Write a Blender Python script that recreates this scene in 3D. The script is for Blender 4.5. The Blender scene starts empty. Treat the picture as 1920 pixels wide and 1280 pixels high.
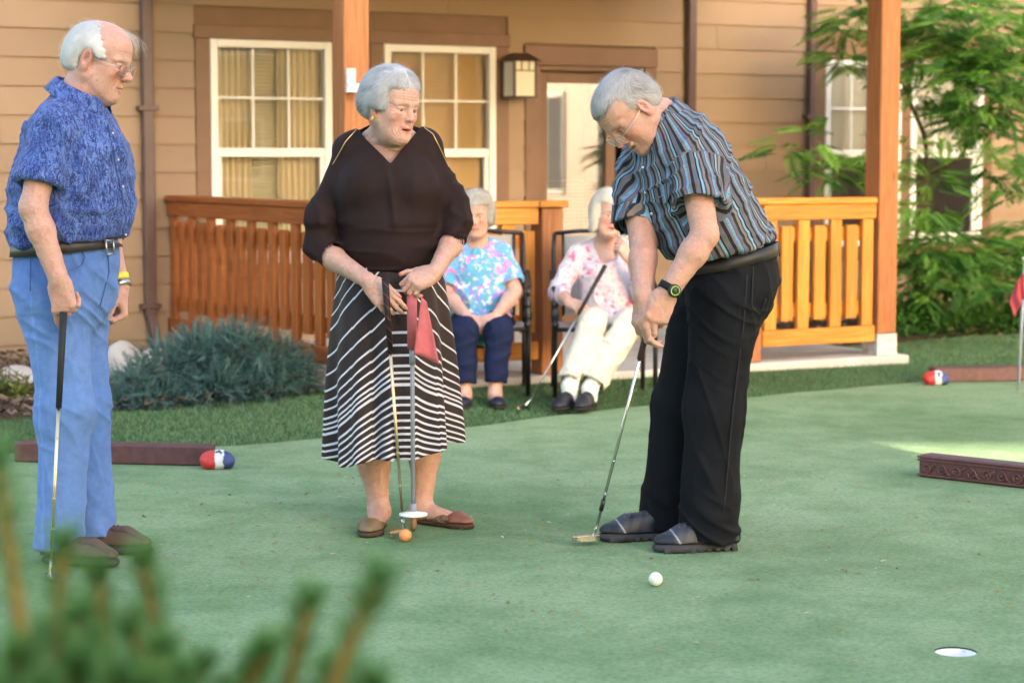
import bpy, math, random
import numpy as np
from mathutils import Vector, Matrix

rng = np.random.default_rng(7)
random.seed(7)
R = math.radians
SC = bpy.context.scene
COL = SC.collection

# ------------------------------------------------------------------ camera
CAM_H, FPX = 1.30, 3900.0
PITCH = math.atan(340.0 / FPX)
cam_data = bpy.data.cameras.new("camera")
cam_data.sensor_width = 36.0
cam_data.lens = FPX * 36.0 / 1920.0
cam_data.clip_start = 0.05
cam_data.clip_end = 1500.0
cam_data.dof.use_dof = True
cam_data.dof.focus_distance = 6.85
cam_data.dof.aperture_fstop = 3.6
cam = bpy.data.objects.new("camera", cam_data)
cam.location = (0, 0, CAM_H)
cam.rotation_euler = (math.pi / 2 - PITCH, 0, 0)
COL.objects.link(cam)
SC.camera = cam

# ------------------------------------------------------------------ sky, sun, exposure
SUN_AZ = (0.39, -0.92)          # horizontal direction towards the sun (behind and to the right)
SUN_EL = R(14.0)
world = bpy.data.worlds.new("World")
SC.world = world
world.use_nodes = True
wn = world.node_tree.nodes
sky = wn.new("ShaderNodeTexSky")
sky.sky_type = 'NISHITA'
sky.sun_disc = False
sky.sun_elevation = R(30)
sky.sun_elevation = SUN_EL
sky.sun_rotation = math.atan2(SUN_AZ[0], SUN_AZ[1])
sky.air_density = 1.0
sky.dust_density = 2.0
sky.ozone_density = 0.2
world.node_tree.links.new(sky.outputs[0], wn["Background"].inputs[0])
wn["Background"].inputs[1].default_value = 0.15
sun_data = bpy.data.lights.new("sun", 'SUN')
sun_data.energy = 5.0
sun_data.angle = R(0.2)
sun_data.color = (1.0, 0.86, 0.68)
sun = bpy.data.objects.new("sun", sun_data)
sd = Vector((SUN_AZ[0] * math.cos(SUN_EL), SUN_AZ[1] * math.cos(SUN_EL), math.sin(SUN_EL)))
sun.rotation_euler = sd.to_track_quat('Z', 'Y').to_euler()
sun.location = (10, -20, 12)
COL.objects.link(sun)
SC.view_settings.view_transform = 'Standard'
SC.view_settings.look = 'None'
SC.view_settings.exposure = 2.65
SC.view_settings.gamma = 1.0
SC.view_settings.use_curve_mapping = False
SC.render.engine = 'CYCLES'
SC.cycles.use_denoising = True
SC.cycles.max_bounces = 8
SC.cycles.transparent_max_bounces = 16
SC.cycles.caustics_reflective = False
SC.cycles.caustics_refractive = False

# ------------------------------------------------------------------ small helpers
def at(px, py, Y):
    """world point at distance Y (metres ahead) seen in direction of picture point px,py"""
    a = (640.0 - py) / FPX
    dy = math.cos(PITCH) + a * math.sin(PITCH)
    dz = -math.sin(PITCH) + a * math.cos(PITCH)
    k = Y / dy
    return np.array([(px - 960.0) / FPX * k, Y, CAM_H + dz * k])

def onz(px, py, z=0.0):
    a = (640.0 - py) / FPX
    dy = math.cos(PITCH) + a * math.sin(PITCH)
    dz = -math.sin(PITCH) + a * math.cos(PITCH)
    k = (z - CAM_H) / dz
    return np.array([(px - 960.0) / FPX * k, dy * k, z])

def v3(*a):
    return np.array(a, dtype=float)

def unit(a):
    a = np.asarray(a, float)
    return a / (np.linalg.norm(a) + 1e-12)

def tag(o, label=None, cat=None, group=None, kind=None):
    if label: o["label"] = label
    if cat: o["category"] = cat
    if group: o["group"] = group
    if kind: o["kind"] = kind
    return o

def link(o, parent=None):
    COL.objects.link(o)
    if parent is not None:
        o.parent = parent
    return o

def empty(name, loc=(0, 0, 0), rz=0.0):
    o = bpy.data.objects.new(name, None)
    o.empty_display_size = 0.1
    o.location = loc
    o.rotation_euler = (0, 0, rz)
    return link(o)

def mesh_np(name, verts, faces_list, smooth=True):
    """faces_list: list of int arrays (n,3) or (n,4)"""
    me = bpy.data.meshes.new(name)
    verts = np.ascontiguousarray(verts, dtype=np.float32)
    fl = [np.asarray(f, dtype=np.int32) for f in faces_list if len(f)]
    me.vertices.add(len(verts))
    me.vertices.foreach_set("co", verts.ravel())
    nl = sum(f.size for f in fl)
    npoly = sum(len(f) for f in fl)
    me.loops.add(nl)
    me.polygons.add(npoly)
    me.loops.foreach_set("vertex_index", np.concatenate([f.ravel() for f in fl]))
    tot = np.concatenate([np.full(len(f), f.shape[1], np.int32) for f in fl])
    start = np.concatenate([[0], np.cumsum(tot)[:-1]]).astype(np.int32)
    me.polygons.foreach_set("loop_start", start)
    me.polygons.foreach_set("loop_total", tot)
    me.polygons.foreach_set("use_smooth", np.full(npoly, smooth, dtype=bool))
    me.update(calc_edges=True)
    return me

def obj_np(name, verts, faces_list, mat, parent=None, smooth=True, col=None, attrs=None):
    me = mesh_np(name, verts, faces_list, smooth)
    if col is not None:
        ca = me.color_attributes.new("Col", 'FLOAT_COLOR', 'POINT')
        c4 = np.ones((len(verts), 4), np.float32)
        c4[:, :3] = col
        ca.data.foreach_set("color", c4.ravel())
    for k, val in (attrs or {}).items():
        a = me.attributes.new(k, 'FLOAT_VECTOR', 'POINT')
        a.data.foreach_set("vector", np.ascontiguousarray(val, np.float32).ravel())
    o = bpy.data.objects.new(name, me)
    if mat is not None:
        me.materials.append(mat)
    return link(o, parent)

class MB:
    """collects simple shapes; build() links them as ONE mesh object"""
    def __init__(s):
        s.v, s.f, s.sm = [], [], []
    def _add(s, verts, faces, smooth=False):
        b = len(s.v)
        s.v.extend([tuple(map(float, p)) for p in verts])
        s.f.extend([tuple(i + b for i in f) for f in faces])
        s.sm.extend([smooth] * len(faces))
        return s
    def box(s, lo, hi, bev=0.0, M=None):
        lo, hi = np.array(lo, float), np.array(hi, float)
        if bev <= 0:
            vs = [(x, y, z) for z in (lo[2], hi[2]) for y in (lo[1], hi[1]) for x in (lo[0], hi[0])]
            fs = [(0, 2, 3, 1), (4, 5, 7, 6), (0, 1, 5, 4), (2, 6, 7, 3), (0, 4, 6, 2), (1, 3, 7, 5)]
        else:
            b = min(bev, *((hi - lo) * 0.45))
            vs = []
            idx = {}
            for cx in (0, 1):
                for cy in (0, 1):
                    for cz in (0, 1):
                        c = [hi[0] if cx else lo[0], hi[1] if cy else lo[1], hi[2] if cz else lo[2]]
                        sg = [-1 if cx else 1, -1 if cy else 1, -1 if cz else 1]
                        for ax in range(3):
                            p = [c[k] + (0 if k == ax else sg[k] * b) for k in range(3)]
                            idx[(cx, cy, cz, ax)] = len(vs)
                            vs.append(p)
            fs = []
            def I(c, ax): return idx[(c[0], c[1], c[2], ax)]
            for ax in range(3):
                o1, o2 = (ax + 1) % 3, (ax + 2) % 3
                for sd_ in (0, 1):
                    q = []
                    for (a, b_) in ((0, 0), (1, 0), (1, 1), (0, 1)):
                        c = [0, 0, 0]; c[ax] = sd_; c[o1] = a; c[o2] = b_
                        q.append(I(c, ax))
                    fs.append(tuple(q if sd_ else q[::-1]))
            for ax in range(3):
                o1, o2 = (ax + 1) % 3, (ax + 2) % 3
                for a in (0, 1):
                    for b_ in (0, 1):
                        c0 = [0, 0, 0]; c1 = [0, 0, 0]
                        c0[o1] = c1[o1] = a; c0[o2] = c1[o2] = b_; c0[ax] = 0; c1[ax] = 1
                        q = (I(c0, o1), I(c1, o1), I(c1, o2), I(c0, o2))
                        fs.append(q if (a == b_) else q[::-1])
            for cx in (0, 1):
                for cy in (0, 1):
                    for cz in (0, 1):
                        t = (I((cx, cy, cz), 0), I((cx, cy, cz), 1), I((cx, cy, cz), 2))
                        fs.append(t if (cx + cy + cz) % 2 == 1 else t[::-1])
        if M is not None:
            vs = [tuple(M @ Vector(p)) for p in vs]
        return s._add(vs, fs)
    def obox(s, a, b, w, t, up=(0, 0, 1), bev=0.0):
        """bar from a to b, w wide across, t thick along 'up'"""
        a, b = np.array(a, float), np.array(b, float)
        d = b - a; L = np.linalg.norm(d); x = d / L
        y = np.cross(np.array(up, float), x); y = unit(y); z = np.cross(x, y)
        M = Matrix(((x[0], y[0], z[0], a[0]), (x[1], y[1], z[1], a[1]), (x[2], y[2], z[2], a[2]), (0, 0, 0, 1)))
        return s.box((0, -w / 2, -t / 2), (L, w / 2, t / 2), bev, M)
    def tube(s, pts, rad, n=10, caps=True, smooth=True):
        pts = [np.array(p, float) for p in pts]
        m = len(pts)
        if np.isscalar(rad): rad = [rad] * m
        tan = [unit(pts[min(i + 1, m - 1)] - pts[max(i - 1, 0)]) for i in range(m)]
        ref = np.array((0, 0, 1.0)) if abs(tan[0][2]) < 0.9 else np.array((1.0, 0, 0))
        N = unit(np.cross(tan[0], ref))
        vs, fs = [], []
        for i in range(m):
            N = unit(N - tan[i] * np.dot(N, tan[i]))
            B = np.cross(tan[i], N)
            for k in range(n):
                a = 2 * math.pi * k / n
                vs.append(pts[i] + (N * math.cos(a) + B * math.sin(a)) * rad[i])
        for i in range(m - 1):
            for k in range(n):
                k2 = (k + 1) % n
                fs.append((i * n + k, i * n + k2, (i + 1) * n + k2, (i + 1) * n + k))
        s._add(vs, fs, smooth)
        if caps:
            b0 = len(s.v) - m * n
            s.f.append(tuple(b0 + k for k in range(n))[::-1]); s.sm.append(False)
            s.f.append(tuple(b0 + (m - 1) * n + k for k in range(n))); s.sm.append(False)
        return s
    def lathe(s, prof, c=(0, 0, 0), n=24, smooth=True, axis=None):
        """prof: list of (r, z)"""
        vs, fs = [], []
        m = len(prof)
        if axis is None: X, Y, Z = np.eye(3)
        else:
            Z = unit(axis); X = unit(np.cross(Z, (0.3, 0.5, 0.81) if abs(Z[2]) > .6 else (0, 0, 1))); Y = np.cross(Z, X)
        c = np.array(c, float)
        for (r, z) in prof:
            for k in range(n):
                a = 2 * math.pi * k / n
                vs.append(c + X * r * math.cos(a) + Y * r * math.sin(a) + Z * z)
        for i in range(m - 1):
            for k in range(n):
                k2 = (k + 1) % n
                fs.append((i * n + k, i * n + k2, (i + 1) * n + k2, (i + 1) * n + k))
        fs.append(tuple(range(n))[::-1])
        fs.append(tuple((m - 1) * n + k for k in range(n)))
        return s._add(vs, fs, smooth)
    def prism(s, poly, M, thick):
        """poly in local xy, extruded along local z by thick; M 4x4"""
        n = len(poly)
        vs = [M @ Vector((p[0], p[1], 0)) for p in poly] + [M @ Vector((p[0], p[1], thick)) for p in poly]
        fs = [tuple(range(n))[::-1], tuple(range(n, 2 * n))]
        for k in range(n):
            k2 = (k + 1) % n
            fs.append((k, k2, n + k2, n + k))
        return s._add(vs, fs)
    def mesh(s, name):
        me = bpy.data.meshes.new(name)
        me.from_pydata(s.v, [], s.f)
        me.polygons.foreach_set("use_smooth", np.array(s.sm, dtype=bool))
        me.update()
        return me
    def build(s, name, mat, parent=None):
        me = s.mesh(name)
        if mat is not None: me.materials.append(mat)
        return link(bpy.data.objects.new(name, me), parent)

# ------------------------------------------------------------------ materials
class NT:
    def __init__(s, name):
        s.m = bpy.data.materials.new(name)
        s.m.use_nodes = True
        s.t = s.m.node_tree
        s.n = s.t.nodes
        s.b = s.n["Principled BSDF"]
        s.out = s.n["Material Output"]
    def node(s, typ, **kw):
        x = s.n.new(typ)
        for k, v in kw.items():
            setattr(x, k, v)
        return x
    def lk(s, a, b):
        s.t.links.new(a, b)
    def inp(s, node, key, val):
        if hasattr(val, "is_linked") or hasattr(val, "links"):
            s.lk(val, node.inputs[key])
        else:
            node.inputs[key].default_value = val
    def coord(s, which="Object", scale=None, rot=None):
        tc = s.node("ShaderNodeTexCoord")
        o = tc.outputs[which]
        if scale is not None or rot is not None:
            mp = s.node("ShaderNodeMapping")
            s.lk(o, mp.inputs[0])
            if scale is not None: mp.inputs["Scale"].default_value = scale
            if rot is not None: mp.inputs["Rotation"].default_value = rot
            o = mp.outputs[0]
        return o
    def attr(s, name, out="Vector"):
        a = s.node("ShaderNodeAttribute"); a.attribute_name = name
        return a.outputs[out]
    def noise(s, co, scale, detail=3.0, rough=.55, dist=0.0, out="Fac"):
        x = s.node("ShaderNodeTexNoise")
        s.lk(co, x.inputs["Vector"])
        x.inputs["Scale"].default_value = scale
        x.inputs["Detail"].default_value = detail
        x.inputs["Roughness"].default_value = rough
        x.inputs["Distortion"].default_value = dist
        return x.outputs[out]
    def vor(s, co, scale, feature='F1', out="Distance", rand=1.0):
        x = s.node("ShaderNodeTexVoronoi", feature=feature)
        s.lk(co, x.inputs["Vector"])
        x.inputs["Scale"].default_value = scale
        x.inputs["Randomness"].default_value = rand
        return x.outputs[out]
    def ramp(s, fac, stops, interp='LINEAR'):
        x = s.node("ShaderNodeValToRGB")
        x.color_ramp.interpolation = interp
        el = x.color_ramp.elements
        while len(el) < len(stops): el.new(0.5)
        for e, (p, c) in zip(el, stops):
            e.position = p
            e.color = (c, c, c, 1) if np.isscalar(c) else (*c, 1)
        s.lk(fac, x.inputs[0])
        return x.outputs[0]
    def math(s, op, a, b=0.0, c=0.0, clamp=False):
        x = s.node("ShaderNodeMath", operation=op)
        x.use_clamp = clamp
        s.inp(x, 0, a); s.inp(x, 1, b); s.inp(x, 2, c)
        return x.outputs[0]
    def mix(s, fac, a, b, blend='MIX'):
        x = s.node("ShaderNodeMix", data_type='RGBA', blend_type=blend)
        s.inp(x, 0, fac)
        for k, v in ((6, a), (7, b)):
            if isinstance(v, (tuple, list)): x.inputs[k].default_value = (*v[:3], 1)
            else: s.lk(v, x.inputs[k])
        return x.outputs[2]
    def sep(s, v):
        x = s.node("ShaderNodeSeparateXYZ"); s.lk(v, x.inputs[0]); return x.outputs
    def comb(s, a, b, c):
        x = s.node("ShaderNodeCombineXYZ")
        s.inp(x, 0, a); s.inp(x, 1, b); s.inp(x, 2, c)
        return x.outputs[0]
    def bump(s, h, strength=.3, dist=.01, normal=None):
        x = s.node("ShaderNodeBump")
        x.inputs["Strength"].default_value = strength
        x.inputs["Distance"].default_value = dist
        s.lk(h, x.inputs["Height"])
        if normal is not None: s.lk(normal, x.inputs["Normal"])
        return x.outputs[0]
    def set(s, color=None, rough=None, metal=None, normal=None, spec=None, sheen=None, coat=None, sss=None, trans=None, alpha=None):
        b = s.b.inputs
        def put(k, v):
            if v is None: return
            if isinstance(v, (tuple, list)): b[k].default_value = (*v[:3], 1)
            elif isinstance(v, (int, float)): b[k].default_value = v
            else: s.lk(v, b[k])
        put("Base Color", color); put("Roughness", rough); put("Metallic", metal); put("Normal", normal)
        put("Specular IOR Level", spec); put("Sheen Weight", sheen); put("Coat Weight", coat); put("Alpha", alpha)
        put("Transmission Weight", trans)
        if sss:
            b["Subsurface Weight"].default_value = sss
            b["Subsurface Radius"].default_value = (0.012, 0.005, 0.003)
            b["Subsurface Scale"].default_value = 0.6
        return s.m

def mat_plain(name, col, rough=.6, metal=0.0, var=.12, vs=20.0, bump=.0, bs=200.0, spec=.5, objrand=0.0, coat=0.0):
    t = NT(name)
    co = t.coord()
    c = tuple(col)
    n = t.noise(co, vs, 4.0)
    f = t.ramp(n, [(.25, 1 - var), (.75, 1 + var)])
    base = t.mix(1.0, c, f, 'MULTIPLY')
    if objrand:
        oi = t.node("ShaderNodeObjectInfo")
        r = t.ramp(oi.outputs["Random"], [(0, 1 - objrand), (1, 1 + objrand)])
        base = t.mix(1.0, base, r, 'MULTIPLY')
    nrm = t.bump(t.noise(co, bs, 3.0), bump, .002) if bump else None
    return t.set(base, rough, metal, nrm, spec, coat=coat or None)

def mat_wood(name, col, dark, axis=2, rough=.55, knots=True):
    """stained softwood, grain along local axis"""
    t = NT(name)
    sc = [26.0, 26.0, 26.0]; sc[axis] = 1.3
    oi = t.node("ShaderNodeObjectInfo")
    tc = t.node("ShaderNodeTexCoord")
    ad = t.node("ShaderNodeVectorMath", operation='ADD')
    t.lk(tc.outputs["Object"], ad.inputs[0])
    rv = t.comb(t.math('MULTIPLY', oi.outputs["Random"], 7.0), t.math('MULTIPLY', oi.outputs["Random"], 13.0), t.math('MULTIPLY', oi.outputs["Random"], 5.0))
    t.lk(rv, ad.inputs[1])
    mp = t.node("ShaderNodeMapping"); t.lk(ad.outputs[0], mp.inputs[0]); mp.inputs["Scale"].default_value = sc
    g = t.noise(mp.outputs[0], 2.2, 5.0, .6, .8)
    big = t.noise(ad.outputs[0], 3.0, 3.0)
    base = t.mix(t.ramp(g, [(.36, 0.0), (.7, 1.0)]), dark, col)
    base = t.mix(t.ramp(big, [(.3, .25), (.7, 0.0)]), base, dark)
    r = t.ramp(oi.outputs["Random"], [(0, .86), (1, 1.12)])
    base = t.mix(1.0, base, r, 'MULTIPLY')
    if knots:
        mk = t.node("ShaderNodeMapping"); t.lk(ad.outputs[0], mk.inputs[0])
        ks = [5.0, 5.0, 5.0]; ks[axis] = 2.2
        mk.inputs["Scale"].default_value = ks
        kd = t.vor(mk.outputs[0], 1.0)
        base = t.mix(t.ramp(kd, [(.05, .75), (.11, 0.0)]), base, tuple(x * .45 for x in dark))
    nrm = t.bump(g, .25, .002)
    return t.set(base, rough, 0, nrm, .35)
# ================================================================== SETTING
TH = R(29.2)
HA = (0.183, 11.93, 0.0)              # house frame: x along the wall, y into the house, z up
def hw(x, y, z=0.0):
    c, s = math.cos(TH), math.sin(TH)
    return np.array([HA[0] + c * x - s * y, HA[1] + s * x + c * y, z])
WY = 2.795                            # front of the wall

# ---- materials of the setting
def m_green():
    t = NT("putting_turf")
    co = t.coord("Object")
    big = t.noise(co, 1.1, 4.0, .6)
    mid = t.noise(co, 9.0, 4.0, .65)
    fine = t.noise(co, 420.0, 3.0, .7)
    f2 = t.noise(co, 130.0, 3.0, .7)
    gran = t.noise(co, 55.0, 4.0, .75)
    base = t.mix(t.ramp(big, [(.3, 0.0), (.72, 1.0)]), (.300, .400, .235), (.370, .460, .295))
    base = t.mix(t.ramp(mid, [(.35, .4), (.62, 0.0)]), base, (.225, .350, .150))
    base = t.mix(t.ramp(gran, [(.36, .8), (.52, 0.0)]), base, (.165, .285, .120))
    base = t.mix(t.ramp(gran, [(.56, 0.0), (.72, .6)]), base, (.50, .58, .40))
    base = t.mix(t.ramp(fine, [(.38, .5), (.6, 0.0)]), base, (.165, .285, .12))
    base = t.mix(t.ramp(f2, [(.56, 0.0), (.73, .55)]), base, (.50, .59, .40))
    brown = t.noise(co, 5.0, 5.0, .78)
    base = t.mix(t.ramp(brown, [(.60, 0.0), (.74, .55)]), base, (.30, .25, .10))
    mott = t.noise(co, .75, 5.0, .62, .5)
    base = t.mix(1.0, base, t.ramp(mott, [(.34, (.70, .78, .70)), (.52, (1.0, 1.0, 1.0)), (.68, (1.12, 1.10, 1.12))]), 'MULTIPLY')
    m2 = t.noise(co, 3.3, 5.0, .7, .3)
    base = t.mix(1.0, base, t.ramp(m2, [(.36, (.80, .86, .78)), (.55, (1.0, 1.0, 1.0)), (.7, (1.1, 1.08, 1.05))]), 'MULTIPLY')
    h = t.math('ADD', t.math('MULTIPLY', fine, .6), t.math('ADD', f2, gran))
    return t.set(base, .95, 0, t.bump(h, .8, .008), .1)

def m_fringe():
    t = NT("fringe_turf")
    co = t.coord()
    n = t.noise(co, 60, 4, .7); b = t.noise(co, 2.5, 3)
    base = t.mix(t.ramp(n, [(.3, 0), (.7, 1)]), (.025, .06, .02), (.075, .14, .05))
    base = t.mix(t.ramp(b, [(.3, .4), (.7, 0)]), base, (.05, .085, .03))
    return t.set(base, .95, 0, t.bump(n, .6, .01), .1)

def m_blades():
    t = NT("turf_blades")
    c = t.attr("Col", "Color")
    return t.set(c, .75, 0, None, .25)

def m_leaf(name="leaf", rough=.5, trans=.36):
    t = NT(name)
    c = t.attr("Col", "Color")
    t.set(c, rough, 0, None, .4)
    tr = t.node("ShaderNodeBsdfTranslucent")
    bc = t.mix(1.0, c, (1.3, 1.25, .6), 'MULTIPLY')
    t.lk(bc, tr.inputs[0])
    mx = t.node("ShaderNodeMixShader"); mx.inputs[0].default_value = trans
    t.lk(t.b.outputs[0], mx.inputs[1]); t.lk(tr.outputs[0], mx.inputs[2])
    t.lk(mx.outputs[0], t.out.inputs[0])
    return t.m

def m_mulch():
    t = NT("mulch_soil")
    co = t.coord()
    v = t.vor(co, 38, out="Color")
    n = t.noise(co, 20, 5, .7)
    base = t.mix(t.ramp(n, [(.3, 0), (.7, 1)]), (.035, .022, .015), (.12, .08, .055))
    return t.set(base, .95, 0, t.bump(n, .8, .03), .1)

def m_concrete():
    t = NT("porch_concrete")
    co = t.coord()
    n = t.noise(co, 4, 6, .65); f = t.noise(co, 150, 3, .7)
    base = t.mix(t.ramp(n, [(.3, 0), (.7, 1)]), (.50, .47, .43), (.64, .62, .58))
    base = t.mix(t.ramp(f, [(.35, .35), (.6, 0)]), base, (.25, .23, .2))
    return t.set(base, .9, 0, t.bump(f, .3, .003), .2)

def m_siding():
    t = NT("siding_paint")
    co = t.coord("Object", (1.2, 30, 14))
    g = t.noise(co, 4.0, 4, .6)
    co2 = t.coord()
    n = t.noise(co2, 1.5, 4, .6)
    base = t.mix(t.ramp(n, [(.3, 0), (.7, 1)]), (.290, .200, .132), (.322, .226, .152))
    oi = t.node("ShaderNodeObjectInfo")
    base = t.mix(1.0, base, t.ramp(oi.outputs["Random"], [(0, .94), (1, 1.05)]), 'MULTIPLY')
    return t.set(base, .62, 0, t.bump(g, .12, .004), .35)

def m_glass():
    t = NT("window_glass")
    gl = t.node("ShaderNodeBsdfGlossy"); gl.inputs["Roughness"].default_value = .02
    gl.inputs[0].default_value = (1, 1, 1, 1)
    tp = t.node("ShaderNodeBsdfTransparent"); tp.inputs[0].default_value = (.93, .95, .93, 1)
    fr = t.node("ShaderNodeFresnel"); fr.inputs[0].default_value = 1.5
    f = t.math('MULTIPLY_ADD', fr.outputs[0], 2.0, .10, clamp=True)
    mx = t.node("ShaderNodeMixShader")
    t.lk(f, mx.inputs[0]); t.lk(tp.outputs[0], mx.inputs[1]); t.lk(gl.outputs[0], mx.inputs[2])
    t.lk(mx.outputs[0], t.out.inputs[0])
    return t.m

M = {}
M['green'] = m_green(); M['fringe'] = m_fringe(); M['blades'] = m_blades(); M['mulch'] = m_mulch()
M['concrete'] = m_concrete(); M['siding'] = m_siding(); M['glass'] = m_glass()
M['leaf'] = m_leaf("leaf"); M['needle'] = m_leaf("needle", .55, .12)
M['trim'] = mat_plain("brown_trim_paint", (.17, .088, .05), .5, var=.12, vs=6, bump=.1, bs=60)
M['vinyl'] = mat_plain("white_vinyl", (.78, .78, .76), .35, var=.04, vs=5)
M['spout'] = mat_plain("downspout_metal", (.105, .06, .058), .4, var=.15, vs=6)
M['bronze'] = mat_plain("dark_bronze", (.06, .035, .028), .4, var=.2, vs=15)
M['wood_x'] = mat_wood("cedar_stain_long", (.70, .315, .055), (.48, .175, .028), 0)
M['wood_z'] = mat_wood("cedar_stain_upright", (.70, .315, .055), (.48, .175, .028), 2)
M['wood_shade_x'] = mat_wood("shade_stain_long", (.40, .115, .028), (.20, .05, .015), 1)  # same cedar stain, both copies darkened and reddened for the side away from light
M['wood_shade_z'] = mat_wood("shade_stain_upright", (.52, .165, .034), (.30, .08, .02), 2)
M['post'] = mat_wood("post_stain", (.46, .190, .072), (.29, .105, .038), 2)
M['ceil'] = mat_wood("ceiling_stain", (.72, .37, .05), (.56, .27, .03), 0, knots=False)
M['dark'] = mat_plain("dark_room", (.03, .025, .022), .9, var=.1)
M['bark'] = mat_plain("tree_bark", (.17, .10, .06), .85, var=.35, vs=25, bump=.6, bs=80)
M['galv'] = mat_plain("worn_white_metal", (.55, .54, .52), .5, var=.35, vs=30)
M['barrier'] = mat_plain("maroon_barrier", (.105, .042, .044), .55, var=.35, vs=30, bump=.3, bs=120)
M['rock'] = mat_plain("pale_boulder", (.48, .44, .41), .85, var=.22, vs=9, bump=.5, bs=40)
M['steel'] = mat_plain("polished_steel", (.62, .60, .57), .22, 1.0, var=.08, vs=30)
M['blackiron'] = mat_plain("black_iron", (.018, .018, .02), .38, var=.2, vs=30, bump=.15, bs=150)

# ---- ground
gr = MB()
gr._add([(-400, -400, -.12), (400, -400, -.12), (400, 400, -.12), (-400, 400, -.12)], [(0, 1, 2, 3)])
o = gr.build("ground", M['fringe']); tag(o, kind="structure")

EDGE = [(-9, 7.7), (-4, 8.65), (-2.4, 9.1), (-1.28, 9.42), (-.23, 10.1), (.706, 11.0), (1.275, 11.35), (2.25, 12.1), (3.2, 12.75), (5, 13.6), (9, 15)]
EX, EY = [e[0] for e in EDGE], [e[1] for e in EDGE]
def edge_y(x):
    return np.interp(x, EX, EY)
xs = np.linspace(-9, 9, 145)
ks = np.concatenate([np.linspace(0, .93, 40), [.96, .98, .99, .996, .9985, 1.0]])
ye = edge_y(xs) + .02 * np.sin(xs * 5) + .012 * np.sin(xs * 13)
gv = []
for k in np.linspace(-7, 6.8, 60):
    gv.append(np.stack([xs, np.full_like(xs, k), np.zeros_like(xs)], 1))
for k in ks[1:]:
    y = 6.8 + (ye - 6.8) * k
    z = np.zeros_like(xs)
    if k > .9985: z -= .05
    gv.append(np.stack([xs, y, z], 1))
nrow = len(gv)
gv = np.concatenate(gv)
nx = len(xs)
ii, jj = np.meshgrid(np.arange(nrow - 1), np.arange(nx - 1), indexing='ij')
a = (ii * nx + jj).ravel()
# the cup is a real hole in the sheet: cut the cells under it and close up to the cup's rim
HOLE = onz(1792, 1221)
gf = np.stack([a, a + 1, a + nx + 1, a + nx], 1)
cc = gv[gf].mean(1)
inside = (np.abs(cc[:, 0] - HOLE[0]) < .13) & (np.abs(cc[:, 1] - HOLE[1]) < .30)
cut = gf[inside]
gf = gf[~inside]
bx0, bx1 = gv[cut][:, :, 0].min(), gv[cut][:, :, 0].max()
by0, by1 = gv[cut][:, :, 1].min(), gv[cut][:, :, 1].max()
nseg = 48
rim, box_ = [], []
for k in range(nseg):
    an = 2 * math.pi * k / nseg
    c_, s_ = math.cos(an), math.sin(an)
    rim.append((HOLE[0] + .056 * c_, HOLE[1] + .056 * s_, 0))
    tx = ((bx1 if c_ > 0 else bx0) - HOLE[0]) / c_ if abs(c_) > 1e-6 else 1e9
    ty = ((by1 if s_ > 0 else by0) - HOLE[1]) / s_ if abs(s_) > 1e-6 else 1e9
    tt = min(tx, ty)
    box_.append((HOLE[0] + tt * c_, HOLE[1] + tt * s_, 0))
# corners of the box replace the nearest ray ends so that the patch closes square
for cx in (bx0, bx1):
    for cy in (by0, by1):
        k = min(range(nseg), key=lambda q: (box_[q][0] - cx) ** 2 + (box_[q][1] - cy) ** 2)
        box_[k] = (cx, cy, 0)
b0 = len(gv)
gv = np.concatenate([gv, np.array(rim), np.array(box_)])
k = np.arange(nseg); k2 = (k + 1) % nseg
hf = np.stack([b0 + k, b0 + nseg + k, b0 + nseg + k2, b0 + k2], 1)
o = obj_np("putting_green", gv, [gf, hf], M['green'], smooth=False); tag(o, kind="structure")

def fringe_z(x, y):
    return -.010 + .042 * np.clip((y - edge_y(x)) / 1.1, 0, 1)
fx, fy = np.meshgrid(np.linspace(-12, 12, 120), np.linspace(6.5, 19, 90))
fz = fringe_z(fx, fy); fz[fy < edge_y(fx) - .3] = -.05
fv = np.stack([fx, fy, fz], -1).reshape(-1, 3)
ii, jj = np.meshgrid(np.arange(89), np.arange(119), indexing='ij'); a = (ii * 120 + jj).ravel()
o = obj_np("fringe_lawn", fv, [np.stack([a, a + 1, a + 121, a + 120], 1)], M['fringe']); tag(o, kind="structure")

def scatter(tv, tf, rot, loc, scale, colors=None):
    """many copies of one small template as one vertex/face soup"""
    tv = np.asarray(tv, float); tf = np.asarray(tf)
    m = len(loc)
    sc_ = np.asarray(scale, float)
    if sc_.ndim == 1: sc_ = sc_[:, None]
    base = tv[None, :, :] * sc_[:, None, :] if sc_.shape[1] in (1, 3) else tv[None]
    v = np.einsum('mij,mnj->mni', rot, base) + np.asarray(loc)[:, None, :]
    f = tf[None] + (np.arange(m) * len(tv))[:, None, None]
    c = None
    if colors is not None:
        c = np.repeat(np.asarray(colors)[:, None, :], len(tv), 1).reshape(-1, 3)
    return v.reshape(-1, 3), f.reshape(-1, tf.shape[1]), c

def rots(dirs, roll=None):
    """rotation matrices whose x axis is dirs"""
    x = dirs / (np.linalg.norm(dirs, axis=1, keepdims=True) + 1e-9)
    ref = np.tile(np.array([0, 0, 1.0]), (len(x), 1))
    ref[np.abs(x[:, 2]) > .95] = (1, 0, 0)
    y = np.cross(ref, x); y /= np.linalg.norm(y, axis=1, keepdims=True)
    z = np.cross(x, y)
    if roll is not None:
        c, s = np.cos(roll)[:, None], np.sin(roll)[:, None]
        y, z = y * c + z * s, z * c - y * s
    return np.stack([x, y, z], 2)

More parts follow.
